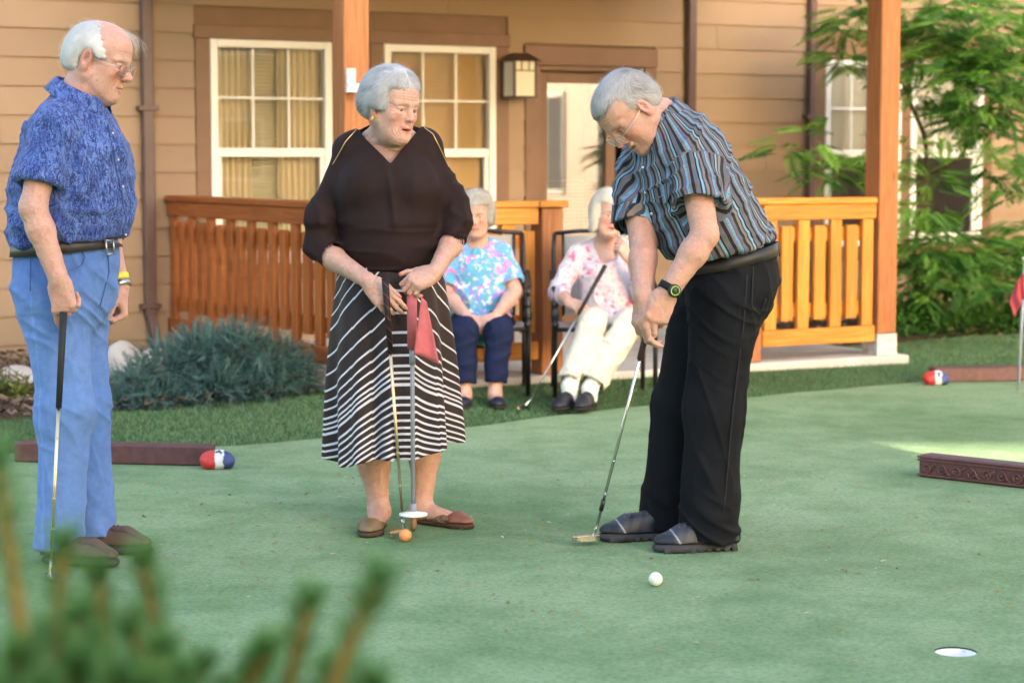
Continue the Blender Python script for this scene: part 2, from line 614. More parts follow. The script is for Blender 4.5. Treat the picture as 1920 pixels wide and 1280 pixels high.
# turf blades on the fringe between the green and the porch / beds
def in_poly(p, poly):
    x, y = p[:, 0], p[:, 1]; inside = np.zeros(len(p), bool); n = len(poly)
    for i in range(n):
        x0, y0 = poly[i]; x1, y1 = poly[(i + 1) % n]
        c = ((y0 > y) != (y1 > y)) & (x < (x1 - x0) * (y - y0) / (y1 - y0 + 1e-12) + x0)
        inside ^= c
    return inside
BED_L = [(-7, 8.9), (-3.4, 9.6), (-2.5, 10.05), (-1.75, 10.55), (-1.12, 11.12), tuple(hw(-1.36, -.12)[:2]), tuple(hw(-1.36, WY)[:2]), tuple(hw(-7, WY)[:2])]
BED_R = [tuple(hw(2.62, .75)[:2]), (2.9, 14.75), (3.75, 15.15), (6, 16.1), (9, 17.6), tuple(hw(9, WY)[:2]), tuple(hw(2.62, WY)[:2])]
SLAB = [tuple(hw(-1.34, -.13)[:2]), tuple(hw(2.6, -.13)[:2]), tuple(hw(2.6, 2.8)[:2]), tuple(hw(-1.34, 2.8)[:2])]
p = rng.uniform((-4.2, 8.2), (4.6, 16.3), (560000, 2))
keep = (p[:, 1] > edge_y(p[:, 0]) + .0) & (np.abs(p[:, 0]) < .262 * p[:, 1] + .15)
keep &= ~in_poly(p, BED_L) & ~in_poly(p, BED_R) & ~in_poly(p, SLAB)
p = p[keep]
p = p[:130000]
n = len(p)
d = np.stack([rng.normal(0, .55, n), rng.normal(0, .55, n), np.ones(n)], 1)
hgt = rng.uniform(.012, .026, n)
tv = [(0, -.5, 0), (0, .5, 0), (1, 0, 0)]
tone = rng.uniform(0, 1, n)[:, None]
patch = (.5 + .5 * np.sin(p[:, 0] * 2.1 + np.sin(p[:, 1] * 1.7) * 2) * np.sin(p[:, 1] * 2.7))[:, None]
colr = np.array([.055, .125, .055]) * (1 - tone) + np.array([.17, .285, .145]) * tone
colr = colr * (.8 + .4 * patch)
dry = rng.uniform(0, 1, n) < .035
colr[dry] = (.28, .22, .10)
v, f, c = scatter(tv, [(0, 1, 2)], rots(d, rng.uniform(0, 6.28, n)), np.column_stack([p, fringe_z(p[:, 0], p[:, 1])]), np.column_stack([hgt, np.full(n, .0032), hgt]), colr)
o = obj_np("fringe_grass", v, [f], M['blades'], smooth=False, col=c)
tag(o, "dense dark green turf blades of the collar round the putting green", "grass", kind="stuff")

# beds
def bed(name, poly, z, seed):
    r = np.random.default_rng(seed)
    P = np.array(poly)
    c = P.mean(0)
    mb = MB()
    vs = [(c[0], c[1], z + .05)] + [(x, y, z - .02) for x, y in poly]
    n = len(poly)
    mb._add(vs, [(0, 1 + i, 1 + (i + 1) % n) for i in range(n)], True)
    o = mb.build(name, M['mulch']); tag(o, kind="structure")
bed("mulch_bed", BED_L, .045, 1)
bed("mulch_bed", BED_R, .045, 2)
# wood chips
chips = []
for poly, cnt in ((BED_L, 4300), (BED_R, 1500)):
    P = np.array(poly)
    q = rng.uniform(P.min(0), P.max(0), (cnt * 3, 2)); q = q[in_poly(q, poly)][:cnt]
    chips.append(q)
q = np.concatenate(chips); n = len(q)
d = rng.normal(0, 1, (n, 3)); d[:, 2] *= .3
tv = np.array([(-.5, -.5, -.5), (.5, -.5, -.5), (.5, .5, -.5), (-.5, .5, -.5), (-.45, -.4, .5), (.4, -.5, .5), (.5, .35, .5), (-.5, .5, .5)])
tf = [(0, 3, 2, 1), (4, 5, 6, 7), (0, 1, 5, 4), (1, 2, 6, 5), (2, 3, 7, 6), (3, 0, 4, 7)]
tone = rng.uniform(0, 1, n)[:, None]
colr = np.array([.07, .04, .028]) * (1 - tone) + np.array([.30, .21, .15]) * tone ** 2
sz = np.column_stack([rng.uniform(.02, .06, n), rng.uniform(.01, .025, n), rng.uniform(.004, .012, n)])
v, f, c = scatter(tv, tf, rots(d, rng.uniform(0, .8, n)), np.column_stack([q, rng.uniform(.035, .095, n)]), sz, colr)
o = obj_np("wood_chips", v, [f], M['blades'], smooth=False, col=c)
tag(o, "scattered brown bark chips covering the planting beds", "mulch", kind="stuff")

# little dry leaf scraps blown on the green
n = 430
px = rng.uniform(180, 1900, n); py = 840 + 430 * rng.beta(1.2, 2.2, n)
clu = rng.uniform(0, 1, n) < .4
px[clu] = 560 + rng.normal(0, 260, clu.sum()); py[clu] = 930 + rng.normal(0, 60, clu.sum())
q = np.array([onz(a_, max(838, b_), .003) for a_, b_ in zip(px, py)])
q = q[q[:, 1] < edge_y(q[:, 0]) - .05]; n = len(q)
d = np.column_stack([rng.normal(0, 1, n), rng.normal(0, 1, n), rng.normal(0, .12, n)])
tv = [(-.5, 0, 0), (-.1, .25, .06), (.5, .03, .02), (.05, -.28, .08)]
colr = np.array([(.33, .17, .04), (.42, .22, .05), (.22, .11, .03), (.5, .44, .3)])[rng.integers(0, 4, n)]
v, f, c = scatter(tv, [(0, 3, 2, 1)], rots(d), q, rng.uniform(.009, .028, n), colr)
o = obj_np("leaf_litter", v, [f], M['blades'], smooth=False, col=c)
tag(o, "tiny rusty dry leaf scraps strewn over the putting green", "leaf litter", kind="stuff")

# ---- porch slab
mb = MB().box((-1.34, -.13, -.10), (2.6, WY + .05, .075), .012)
o = mb.build("porch_floor", M['concrete']); o.location = HA; o.rotation_euler = (0, 0, TH); tag(o, kind="structure")

# ================================================================== HOUSE
house = empty("house", HA, TH)
tag(house, "tan lap-sided house with brown trim and white windows behind the porch", "house")
WINS = [(-.95, -.07, .60, 2.10), (.326, 1.208, .60, 2.10), (4.15, 4.91, .62, 2.08), (5.01, 5.77, .62, 2.08)]
TRW = .105
OPEN = [(x0 - TRW, x1 + TRW, z0 - .10, z1 + .09) for x0, x1, z0, z1 in WINS[:2]]
OPEN.append((4.15 - TRW, 5.77 + TRW, .52, 2.17))
DOOR = (1.45, 2.566, .075, 2.12)
OPEN.append(DOOR)
X0, X1, ZTOP = -6.0, 9.5, 3.55
def free_spans(z0, z1):
    sp = [(X0, X1)]
    for (a, b, c, d_) in OPEN:
        if d_ <= z0 + .02 or c >= z1 - .02: continue
        out = []
        for (s, e) in sp:
            if b <= s or a >= e: out.append((s, e)); continue
            if a > s: out.append((s, a))
            if b < e: out.append((b, e))
        sp = out
    return sp
# rough wall behind the boards
wl = MB()
zs = sorted(set([-.1, ZTOP] + [c for o_ in OPEN for c in (o_[2] + .02, o_[3] - .02)]))
for za, zb in zip(zs[:-1], zs[1:]):
    for s, e in free_spans(za, zb):
        wl.box((s, WY + .012, za), (e, WY + .14, zb))
wl.build("wall", M['trim'], house)
EXPO = .183
row = 0
z = -.06
while z < ZTOP - .1:
    zb = min(z + EXPO + .012, ZTOP)
    spans = free_spans(z, z + EXPO)
    joints = [(-6 + ((row * 1.37) % 3.66)) + 3.66 * k_ for k_ in range(6)]
    for s, e in spans:
        cuts = [s] + [j for j in joints if s + .25 < j < e - .25] + [e]
        for a_, b_ in zip(cuts[:-1], cuts[1:]):
            L = b_ - a_ - .0025
            m_ = MB()
            yb, yt = WY - .020, WY - .006
            vs = [(0, yb, z), (L, yb, z), (L, yt, zb), (0, yt, zb), (0, WY + .010, z), (L, WY + .010, z), (L, WY + .010, zb), (0, WY + .010, zb)]
            vs = [(x_, y_, z_ - z) for x_, y_, z_ in vs]
            m_._add(vs, [(0, 1, 2, 3), (5, 4, 7, 6), (4, 5, 1, 0), (3, 2, 6, 7), (4, 0, 3, 7), (1, 5, 6, 2)])
            ob = m_.build("siding_board", M['siding'], house)
            ob.location = (a_, 0, z)
    z += EXPO
    row += 1

def blind(parent, x0, x1, z0, z1, y, col, pitch=.026, tilt=.35):
    mb = MB()
    zz = z0
    while zz < z1:
        mb._add([(x0, y - .011, zz - tilt * .011), (x1, y - .011, zz - tilt * .011), (x1, y + .011, zz + tilt * .022), (x0, y + .011, zz + tilt * .022)], [(0, 1, 2, 3)])
        zz += pitch
    o = mb.build("blind", col, parent)
    o["kind"] = "stuff"
    return o

def curtain(parent, x0, x1, z0, z1, y, mat, seed, amp=.022):
    r = np.random.default_rng(seed)
    n = 90
    xs_ = np.linspace(x0, x1, n)
    ph = np.cumsum(r.uniform(.25, .75, n))
    zz = np.linspace(z0, z1, 8)
    vv = np.array([(x_, y + amp * math.sin(p_) * (.6 + .4 * (z1 - z_) / (z1 - z0)), z_) for z_ in zz for x_, p_ in zip(xs_, ph)])
    i_, j_ = np.meshgrid(np.arange(7), np.arange(n - 1), indexing='ij'); a_ = (i_ * n + j_).ravel()
    return obj_np("curtain", vv, [np.stack([a_, a_ + 1, a_ + n + 1, a_ + n], 1)], mat, parent)

M['curt_w'] = mat_plain("cream_curtain", (.80, .68, .46), .9, var=.08, vs=4)
M['curt_g'] = mat_plain("sage_blind", (.62, .60, .44), .8, var=.06, vs=4)
M['blind_a'] = mat_plain("amber_blind", (.80, .58, .32), .6, var=.1, vs=3)
M['blind_k'] = mat_plain("grey_blind", (.16, .145, .12), .6, var=.1, vs=3)
M['screen'] = mat_plain("insect_screen", (.12, .12, .11), .8, var=.1)

def window(i, x0, x1, z0, z1, mode):
    fr_ = MB()
    y0, y1 = WY - .030, WY + .05
    w = .052
    fr_.box((x0, y0, z0), (x0 + w, y1, z1), .004)
    fr_.box((x1 - w, y0, z0), (x1, y1, z1), .004)
    fr_.box((x0 + w, y0 + .001, z1 - w), (x1 - w, y1, z1 - .001), .004)
    fr_.box((x0 + w, y0 - .01, z0 + .001), (x1 - w, y1, z0 + w), .004)
    zm = (z0 + z1) / 2 + .0
    f_ = fr_.build("window", M['vinyl'], house)
    ms = MB().box((x0 + w, y0 + .012, zm - .03), (x1 - w, y1 - .012, zm + .03), .005)
    ms.box((x0 + w, y0 + .028, z0 + w), (x0 + w + .03, y1 - .02, zm - .03), .003)
    ms.box((x1 - w - .03, y0 + .028, z0 + w), (x1 - w, y1 - .02, zm - .03), .003)
    ms.box((x0 + w + .03, y0 + .028, z0 + w), (x1 - w - .03, y1 - .02, z0 + w + .035), .003)
    ms.build("sash", M['vinyl'], f_)
    gx0, gx1, gz0, gz1 = x0 + w, x1 - w, zm + .03, z1 - w
    bx = [gx0 + (gx1 - gx0) * k_ / 3 for k_ in range(4)]
    bz = [gz0, (gz0 + gz1) / 2, gz1]
    yg = y0 + .030
    for k_ in (1, 2):
        MB().box((bx[k_] - .008, yg - .004, gz0), (bx[k_] + .008, yg + .012, gz1), .002).build("muntin", M['vinyl'], f_)
    for k_ in range(3):
        a_ = bx[k_] + (.008 if k_ else 0); b_ = bx[k_ + 1] - (.008 if k_ < 2 else 0)
        MB().box((a_, yg - .003, bz[1] - .008), (b_, yg + .011, bz[1] + .008), .002).build("muntin", M['vinyl'], f_)
    for k_ in range(3):
        for r_ in range(2):
            a_ = bx[k_] + (.008 if k_ else 0); b_ = bx[k_ + 1] - (.008 if k_ < 2 else 0)
            c_ = bz[r_] + (.008 if r_ else 0); d_ = bz[r_ + 1] - (0 if r_ else .008)
            MB()._add([(a_, yg + .006, c_), (b_, yg + .006, c_), (b_, yg + .006, d_), (a_, yg + .006, d_)], [(0, 1, 2, 3)]).build("pane", M['glass'], f_)
    MB()._add([(x0 + w + .03, y0 + .045, z0 + w + .035), (x1 - w - .03, y0 + .045, z0 + w + .035), (x1 - w - .03, y0 + .045, zm - .03), (x0 + w + .03, y0 + .045, zm - .03)], [(0, 1, 2, 3)]).build("pane", M['glass'], f_)
    # room side
    bk = MB()
    bk.box((x0 - .1, WY + .62, z0 - .2), (x1 + .1, WY + .64, z1 + .2))
    bk.build("room_back", M['dark'] if mode != 3 else M['dark'], f_)
    if mode == 0:
        curtain(f_, x0 + .02, x0 + .34, z0, z1, WY + .085, M['curt_w'], 3)
        curtain(f_, x1 - .36, x1 - .02, z0, z1, WY + .085, M['curt_w'], 4)
        blind(f_, x0 + .03, x1 - .03, z0 + .02, z1 - .02, WY + .125, M['curt_g'])
        MB().box((x0, WY + .14, z0), (x1, WY + .145, z1)).build("shade", M['curt_w'], f_)
    elif mode == 1:
        blind(f_, x0 + .03, x1 - .03, z0 + .02, z1 - .02, WY + .075, M['blind_a'], tilt=.7)
        MB().box((x0, WY + .095, z0), (x1, WY + .10, z1)).build("shade", M['blind_a'], f_)
    else:
        blind(f_, x0 + .03, x1 - .03, zm, z1 - .02, WY + .10, M['vinyl'], tilt=.7)
        MB().box((x0, WY + .14, zm + .02), (x1, WY + .145, z1)).build("shade", M['curt_w'], f_)
    return f_
for i, wv in enumerate(WINS):
    window(i, *wv, (0, 1, 2, 2)[i])
# brown casings (each its own piece)
def casing(x0, x1, z0, z1, sill=True):
    yb, yf = WY + .011, WY - .026
    tr = MB()
    tr.box((x0 - TRW, yf, z0 - .10), (x0 - .001, yb, z1), .003)
    tr.box((x1 + .001, yf, z0 - .10), (x1 + TRW, yb, z1), .003)
    tr.box((x0 - TRW - .012, yf - .008, z1 + .001), (x1 + TRW + .012, yb, z1 + .09), .004)
    if sill: tr.box((x0 - .001, yf - .012, z0 - .10), (x1 + .001, yb, z0 - .001), .004)
    return tr.build("window_casing", M['trim'], house)
casing(*WINS[0]); casing(*WINS[1])
casing(4.15, 5.77, .62, 2.08)
MB().box((4.911, WY - .024, .62), (5.009, WY + .011, 2.079), .003).build("mullion_trim", M['trim'], house)

# door with glass, standing a little open
dx0, dx1, dz0, dz1 = DOOR
cs = MB()
cs.box((dx0, WY - .028, dz0), (dx0 + .10, WY + .03, dz1 - .14), .003)
cs.box((dx1 - .10, WY - .028, dz0), (dx1, WY + .03, dz1 - .14), .003)
cs.box((dx0 - .012, WY - .036, dz1 - .139), (dx1 + .012, WY + .03, dz1), .004)
cs.build("door_casing", M['trim'], house)
jb = MB()
jb.box((dx0 + .10, WY - .012, dz0), (dx0 + .135, WY + .16, dz1 - .14), .003)
jb.box((dx1 - .135, WY - .012, dz0), (dx1 - .10, WY + .16, dz1 - .14), .003)
jb.box((dx0 + .135, WY - .012, dz1 - .175), (dx1 - .135, WY + .16, dz1 - .14), .003)
jb.build("door_jamb", M['trim'], house)
lx0, lx1 = dx0 + .14, dx1 - .29
lz0, lz1 = dz0 + .012, dz1 - .18
yd = WY + .075
dr = MB()
gx0, gx1, gz0, gz1 = lx0 + .10, lx1 - .085, .30, 1.86
dr.box((lx0, yd, lz0), (gx0, yd + .045, lz1), .003)
dr.box((gx1, yd, lz0), (lx1, yd + .045, lz1), .003)
dr.box((gx0, yd + .001, gz1), (gx1, yd + .044, lz1), .003)
dr.box((gx0, yd + .001, lz0), (gx1, yd + .044, gz0), .003)
door = dr.build("door", M['trim'], house)
MB()._add([(gx0, yd + .02, gz0), (gx1, yd + .02, gz0), (gx1, yd + .02, gz1), (gx0, yd + .02, gz1)], [(0, 1, 2, 3)]).build("pane", M['glass'], door)
blind(door, gx0, gx1, gz0 + .01, 1.16, yd + .06, M['blind_k'])
hd = MB().tube([(lx1 - .05, yd, 1.02), (lx1 - .05, yd - .045, 1.02), (lx1 - .14, yd - .05, 1.02)], .010, 8)
hd.build("handle", M['steel'], door)
MB().box((dx0 + .02, WY + .8, dz0), (dx1 + .3, WY + .82, dz1)).build("hall_back", M['dark'], house)
MB().box((dx1 - .13, WY + .17, dz0), (dx1 - .10, WY + .8, dz1 - .1)).build("hall_side", M['dark'], house)

# downspouts
def spout(x, mat, w=.075, zb=.05):
    m_ = MB().box((x - w / 2, WY - .085, zb + .22), (x + w / 2, WY - .03, ZTOP), .008)
    m_.obox((x, WY - .058, zb + .235), (x + .01, WY - .16, zb), w, .055, (1, 0, 0), .006)
    s_ = m_.build("downspout", mat, house)
    for zz in (.33, 1.62, 2.9):
        MB().box((x - w / 2 - .03, WY - .092, zz), (x + w / 2 + .03, WY - .02, zz + .03), .003).build("bracket", mat, s_)
spout(-1.40, M['spout']); spout(2.86, M['spout'], .07); spout(3.985, M['spout'], .06)
# the rest of the house body so that it is a house from any side
MB().box((X0, WY + .9, -.1), (X1, WY + 6, ZTOP)).build("house_core", M['trim'], house)
MB().box((X0 - .3, WY - .45, ZTOP), (X1 + .3, WY + 6.4, ZTOP + .18), .02).build("eaves", M['trim'], house)

# ---- porch roof and posts
pr = empty("porch_roof", HA, TH)
tag(pr, "flat porch roof with warm wooden ceiling above the glazed door", "porch roof")
for k_ in range(22):
    y0_ = -.35 + k_ * .143
    MB().box((-1.6, y0_, 2.88), (2.85, y0_ + .138, 2.905), .003).build("ceiling_board", M['ceil'], pr)
MB().box((-1.65, -.42, 2.906), (2.9, WY - .03, 3.06), .01).build("roof_deck", M['trim'], pr)
MB().box((-1.45, -.075, 2.66), (2.68, .075, 2.879), .01).build("beam", M['wood_x'], pr)
PW = .15
def post(x, label, base):
    e = empty("porch_post", hw(x, 0, 0), TH)
    tag(e, label, "post", "full-height porch posts")
    MB().box((-PW / 2, -PW / 2, .08 if not base else .21), (PW / 2, PW / 2, 2.659), .006).build("shaft", M['post'], e)
    b = MB().box((-PW / 2 - .006, -PW / 2 - .006, .0755), (PW / 2 + .006, PW / 2 + .006, .095), .002)
    if base: b.box((-PW / 2 - .004, -PW / 2 - .004, .096), (PW / 2 + .004, PW / 2 + .004, .2095), .003)
    b.build("post_base", M['galv'], e)
    return e
post(-1.207, "stained square porch post with a small lamp fixed to it", False)
post(2.455, "stained square porch post with pale metal foot beside the fern-leaved tree", True)

# ---- railings
def railing(name_label, p0, p1, n, mats, side, cap_over=(.0, .0)):
    """p0,p1: house-frame (x,y) ends; balusters alternate long and short on the outside and the inside"""
    mx, mz = mats
    a, b = np.array(p0, float), np.array(p1, float)
    L = np.linalg.norm(b - a); dx = (b - a) / L
    ang = math.atan2(dx[1], dx[0])
    e = empty("porch_railing", hw(a[0], a[1], 0), TH + ang)
    tag(e, name_label, "railing")
    s = side
    MB().box((-cap_over[0], -.075, 1.030), (L + cap_over[1], .075, 1.068), .006).build("cap_rail", mx, e)
    MB().box((.001, s * .045 - .019, .935), (L - .001, s * .045 + .019, 1.029), .004).build("top_rail", mx, e)
    MB().box((.001, s * .045 - .019, .165), (L - .001, s * .045 + .019, .265), .004).build("bottom_rail", mx, e)
    MB().box((.02, s * .006 - .018, .80), (L - .02, s * .006 + .018, .885), .004).build("inner_rail", mx, e)
    MB().box((.02, s * .006 - .018, .335), (L - .02, s * .006 + .018, .42), .004).build("inner_rail", mx, e)
    lg = MB().box((-.043, -.0175, .266), (.043, .0175, .934), .004).mesh("baluster"); lg.materials.append(mz)
    sh = MB().box((-.043, -.0175, .317), (.043, .0175, .898), .004).mesh("baluster"); sh.materials.append(mz)
    for k_ in range(n):
        x = (k_ + .5) * L / n
        o_ = bpy.data.objects.new("baluster", lg if k_ % 2 == 0 else sh)
        o_.location = (x, s * .0425, 0) if k_ % 2 == 0 else (x, s * .0425, 0)
        link(o_, e)
        if k_ % 2 == 1 and n < 12:          # inner row behind the gaps
            o2 = bpy.data.objects.new("baluster", sh); o2.location = (x - L / n, -s * .031, 0); link(o2, e)
    return e
railing("side railing with shade put into its stain, running from the wall to the post", (-1.207, WY - .03), (-1.207, .09), 16, (mat_wood("shade_stain_rail", (.50, .155, .034), (.28, .075, .02), 0), M['wood_shade_z']), -1)  # shade of this outward side is put into the stain colour
railing("short orange railing behind the seated women", (-1.12, 0), (-.07, 0), 8, (M['wood_x'], M['wood_z']), -1, (0, .0))
railing("bright orange railing between the opening and the post with the metal foot", (1.50, 0), (2.37, 0), 7, (M['wood_x'], M['wood_z']), -1)
def newel(x, label):
    e = empty("newel_post", hw(x, 0, 0), TH)
    tag(e, label, "post", "short newel posts at the porch opening")
    MB().box((-.07, -.07, .0755), (.07, .07, 1.029), .006).build("shaft", M['post'], e)
    MB().box((-.095, -.09, 1.031), (.095, .09, 1.069), .006).build("cap", M['wood_x'], e)
newel(.02, "short orange newel post between the two garden chairs")
newel(1.42, "short newel post behind the bending man's legs")

# ---- lantern on the wall and lamp on the post
ln = empty("wall_lantern", hw(1.335, WY - .02, 1.75), TH)
tag(ln, "bronze box lantern with frosted glass on the wall beside the door", "lantern")
lw = .085
MB().box((-.06, -.02, .03), (.06, .0, .27), .004).build("back_plate", M['bronze'], ln)
rf = MB()
rf._add([(-.125, -.235, .245), (.125, -.235, .245), (.125, .0, .245), (-.125, .0, .245), (-.045, -.16, .305), (.045, -.16, .305), (.045, -.07, .305), (-.045, -.07, .305)],
        [(0, 3, 2, 1), (4, 5, 6, 7), (0, 1, 5, 4), (1, 2, 6, 5), (2, 3, 7, 6), (3, 0, 4, 7)])
rf.build("roof", M['bronze'], ln)
fm = MB()
for sx in (-1, 1):
    for yy in (-.20, -.035):
        fm.box((sx * lw - .008, yy - .008, .0), (sx * lw + .008, yy + .008, .2445))
fm.box((-lw - .012, -.212, -.012), (lw + .012, -.023, -.0005))
for yy in (-.206,):
    fm.box((-lw + .008, yy - .003, .175), (lw - .008, yy + .003, .183))
    for xx in (-.03, .03):
        fm.box((xx - .003, yy - .003, .183), (xx + .003, yy + .003, .244))
fm.build("frame", M['bronze'], ln)
frost = NT("frosted_glass"); frost.set((.72, .68, .56), .5, 0, None, .4)
for (a_, b_) in (((-lw + .008, -.2), (lw - .008, -.196)), ((-lw, -.192), (-lw + .004, -.043)), ((lw - .004, -.192), (lw, -.043))):
    MB().box((a_[0], a_[1], .001), (b_[0], b_[1], .244)).build("glass_panel", frost.m, ln)

pl = empty("post_lamp", hw(-1.25, -PW / 2, -.04), TH)
tag(pl, "small white floodlight bracket fixed to the porch post", "lamp")
MB().box((-.028, -.025, 1.745), (.028, -.0005, 1.83), .006).build("bracket", M['galv'], pl)
hdm = MB(); hdm._add([(-.06, -.10, 1.700), (.06, -.10, 1.700), (.05, -.0505, 1.700), (-.05, -.0505, 1.700), (-.045, -.085, 1.745), (.045, -.085, 1.745), (.035, -.026, 1.748), (-.035, -.026, 1.748)],
    [(0, 3, 2, 1), (4, 5, 6, 7), (0, 1, 5, 4), (1, 2, 6, 5), (2, 3, 7, 6), (3, 0, 4, 7)])
hdm.build("head", M['vinyl'], pl)

# ================================================================== UNSEEN BUILDINGS (behind and beside the camera), shaped for shade, bounce and reflections
ob = empty("shade_building", (-2.5, -14.1, 0))  # never in view, put here to keep the sun off the court
tag(ob, "unseen tan building added to shade the court, with a gap for the sun patch", "building")
MB().box((-14, -1.5, -.1), (13.56, 1.5, 11.5)).build("wall", M['siding'], ob)
MB().box((13.56, -1.5, 6.79), (20.5, 1.5, 11.5)).build("sun_gap_top", M['siding'], ob)  # opening below is made up to let the sun patch through
MB().box((20.5, -1.5, -.1), (21.5, 1.5, 11.5)).build("sun_gap_pier", M['siding'], ob)
for fl in range(3):
    for k_ in range(9):
        MB().box((-12.5 + k_ * 2.9, 1.5, .9 + fl * 3.6), (-11.3 + k_ * 2.9, 1.53, 2.6 + fl * 3.6)).build("window", M['vinyl'], ob)
ew = empty("east_wing", (11.0, 10.2, 0), R(-45))
tag(ew, "two-storey tan wing with white windows set at an angle to the porch house", "building")
MB().box((-6, 0, -.1), (6, 4, 6.5)).build("wall", mat_plain('peach_siding', (.66, .40, .23), .6, var=.08, vs=3), ew)
for fl in range(2):
    for k_ in range(4):
        w_ = MB().box((-5.0 + k_ * 2.8, -.03, .8 + fl * 3.0), (-4.0 + k_ * 2.8, .0, 2.3 + fl * 3.0)).build("window", M['vinyl'], ew)
        MB().box((-4.93 + k_ * 2.8, -.034, .87 + fl * 3.0), (-4.07 + k_ * 2.8, -.0305, 2.23 + fl * 3.0)).build("pane", M['dark'], w_)

sh_ = empty("reflection_house", (26.5, -1.0, 0))  # added out of view to darken window reflections and cut the horizon glow
tag(sh_, "added unseen two-storey tan house with seven white windows to each floor", "building")
MB().box((0, -14, -.1), (5, 14, 6.6)).build("wall", M['siding'], sh_)
MB().box((-.5, -14.4, 6.6), (5.5, 14.4, 6.9)).build("roof", M['trim'], sh_)
for fl in range(2):
    for k_ in range(7):
        w_ = MB().box((-.03, -12.5 + k_ * 4, .8 + fl * 3.0), (.0, -11.2 + k_ * 4, 2.3 + fl * 3.0)).build("window", M['vinyl'], sh_)
        MB().box((-.034, -12.43 + k_ * 4, .87 + fl * 3.0), (-.0305, -11.27 + k_ * 4, 2.23 + fl * 3.0)).build("pane", M['dark'], w_)
# ================================================================== BODY MODELLING TOOLS (distance fields -> one continuous surface)
F4 = np.float32
def _smin(a, b, k):
    if k <= 0: return np.minimum(a, b)
    h = np.maximum(k - np.abs(a - b), 0) / k
    return np.minimum(a, b) - h * h * (k * .25)
def _smax(a, b, k):
    return -_smin(-a, -b, k)

def rc(a, b, ra, rb, n=None, q=1.0):
    """tapered capsule a->b; squashed by q along n"""
    a = np.asarray(a, F4); b = np.asarray(b, F4)
    ab = b - a; L2 = float(ab @ ab) + 1e-12
    c = (a + b) / 2; rad = math.sqrt(L2) / 2 + max(ra, rb) * max(1, q)
    if n is not None: n = unit(n).astype(F4)
    def fn(P):
        pa = P - a
        t = np.clip(pa @ ab / L2, 0, 1)
        v = pa - t[:, None] * ab
        if n is None:
            return np.sqrt(np.einsum('ij,ij->i', v, v)) - (ra + (rb - ra) * t)
        vn = v @ n
        l2 = np.einsum('ij,ij->i', v, v)
        side2 = np.maximum(l2 - vn * vn, 0)
        sn = vn / q
        m = np.sqrt(side2 + sn * sn) + 1e-9
        g = np.sqrt(side2 + (sn / q) ** 2) / m + 1e-9
        return (m - (ra + (rb - ra) * t)) / np.maximum(g, .35)
    return fn, c, rad

def el(c, r, ax=None):
    """ellipsoid; ax rows = its axes"""
    c = np.asarray(c, F4); r = np.asarray(r, F4)
    A = None if ax is None else np.asarray(ax, F4).T
    def fn(P):
        p = P - c
        if A is not None: p = p @ A
        a = p / r; b = a / r
        k0 = np.sqrt(np.einsum('ij,ij->i', a, a)); k1 = np.sqrt(np.einsum('ij,ij->i', b, b)) + 1e-9
        return k0 * (k0 - 1) / k1
    return fn, c, float(r.max())

def bx(c, h, ax=None, r=.005):
    c = np.asarray(c, F4); h = np.asarray(h, F4) - F4(r)
    A = None if ax is None else np.asarray(ax, F4).T
    def fn(P):
        p = P - c
        if A is not None: p = p @ A
        q = np.abs(p) - h
        return np.sqrt((np.maximum(q, 0) ** 2).sum(1)) + np.minimum(q.max(1), 0) - F4(r)
    return fn, c, float(np.linalg.norm(h) + r)

class Field:
    def __init__(s): s.ops = []
    def u(s, prim, k=.012): s.ops.append(('u', k) + prim); return s
    def s(s_, prim, k=.008): s_.ops.append(('s', k) + prim); return s_
    def cut(s, pt, n, k=.0):
        """keep the side the normal n points away from"""
        pt = np.asarray(pt, F4); n = unit(n).astype(F4)
        s.ops.append(('i', k, (lambda P: (P - pt) @ n), None, 0)); return s
    def chain(s, pts, rads, k=.012, n=None, q=1.0):
        for i in range(len(pts) - 1):
            s.u(rc(pts[i], pts[i + 1], rads[i], rads[i + 1], n, q), k)
        return s
    def merge(s, other, k=.01):
        """other's result united as one"""
        fn = lambda P: other.ev(P)
        c, r = other.bound()
        s.ops.append(('u', k, fn, c, r)); return s
    def bound(s):
        lo = np.min([o[3] - o[4] for o in s.ops if o[0] == 'u'], 0); hi = np.max([o[3] + o[4] for o in s.ops if o[0] == 'u'], 0)
        return (lo + hi) / 2, float(np.linalg.norm(hi - lo) / 2)
    def box(s):
        lo = np.min([o[3] - o[4] for o in s.ops if o[0] == 'u'], 0); hi = np.max([o[3] + o[4] for o in s.ops if o[0] == 'u'], 0)
        return lo, hi
    def ev(s, P, c=None, rad=0.0):
        P = np.asarray(P, F4)
        d = np.full(len(P), .5, F4)
        for kind, k, fn, pc, pr in s.ops:
            if c is not None and pc is not None and np.linalg.norm(c - pc) - pr - rad > .03 + k: continue
            e = fn(P)
            if kind == 'u': d = _smin(d, e, k)
            elif kind == 's': d = _smax(d, -e, k)
            else: d = _smax(d, e, k)
        return d
    def grad(s, P, e=.0015):
        P = np.asarray(P, F4)
        g = np.stack([s.ev(P + F4(e) * np.eye(3, dtype=F4)[i]) - s.ev(P - F4(e) * np.eye(3, dtype=F4)[i]) for i in range(3)], 1)
        return g / (np.linalg.norm(g, axis=1, keepdims=True) + 1e-9)
    def hit(s, p, d, maxd=1.0):
        """walk from p along d to the surface"""
        p = np.asarray(p, float).copy(); d = unit(d)
        t = 0
        for _ in range(160):
            e = float(s.ev(p[None])[0])
            if e < .0008: break
            p = p + d * max(e * .7, .0006); t += max(e * .7, .0006)
            if t > maxd: break
        return p

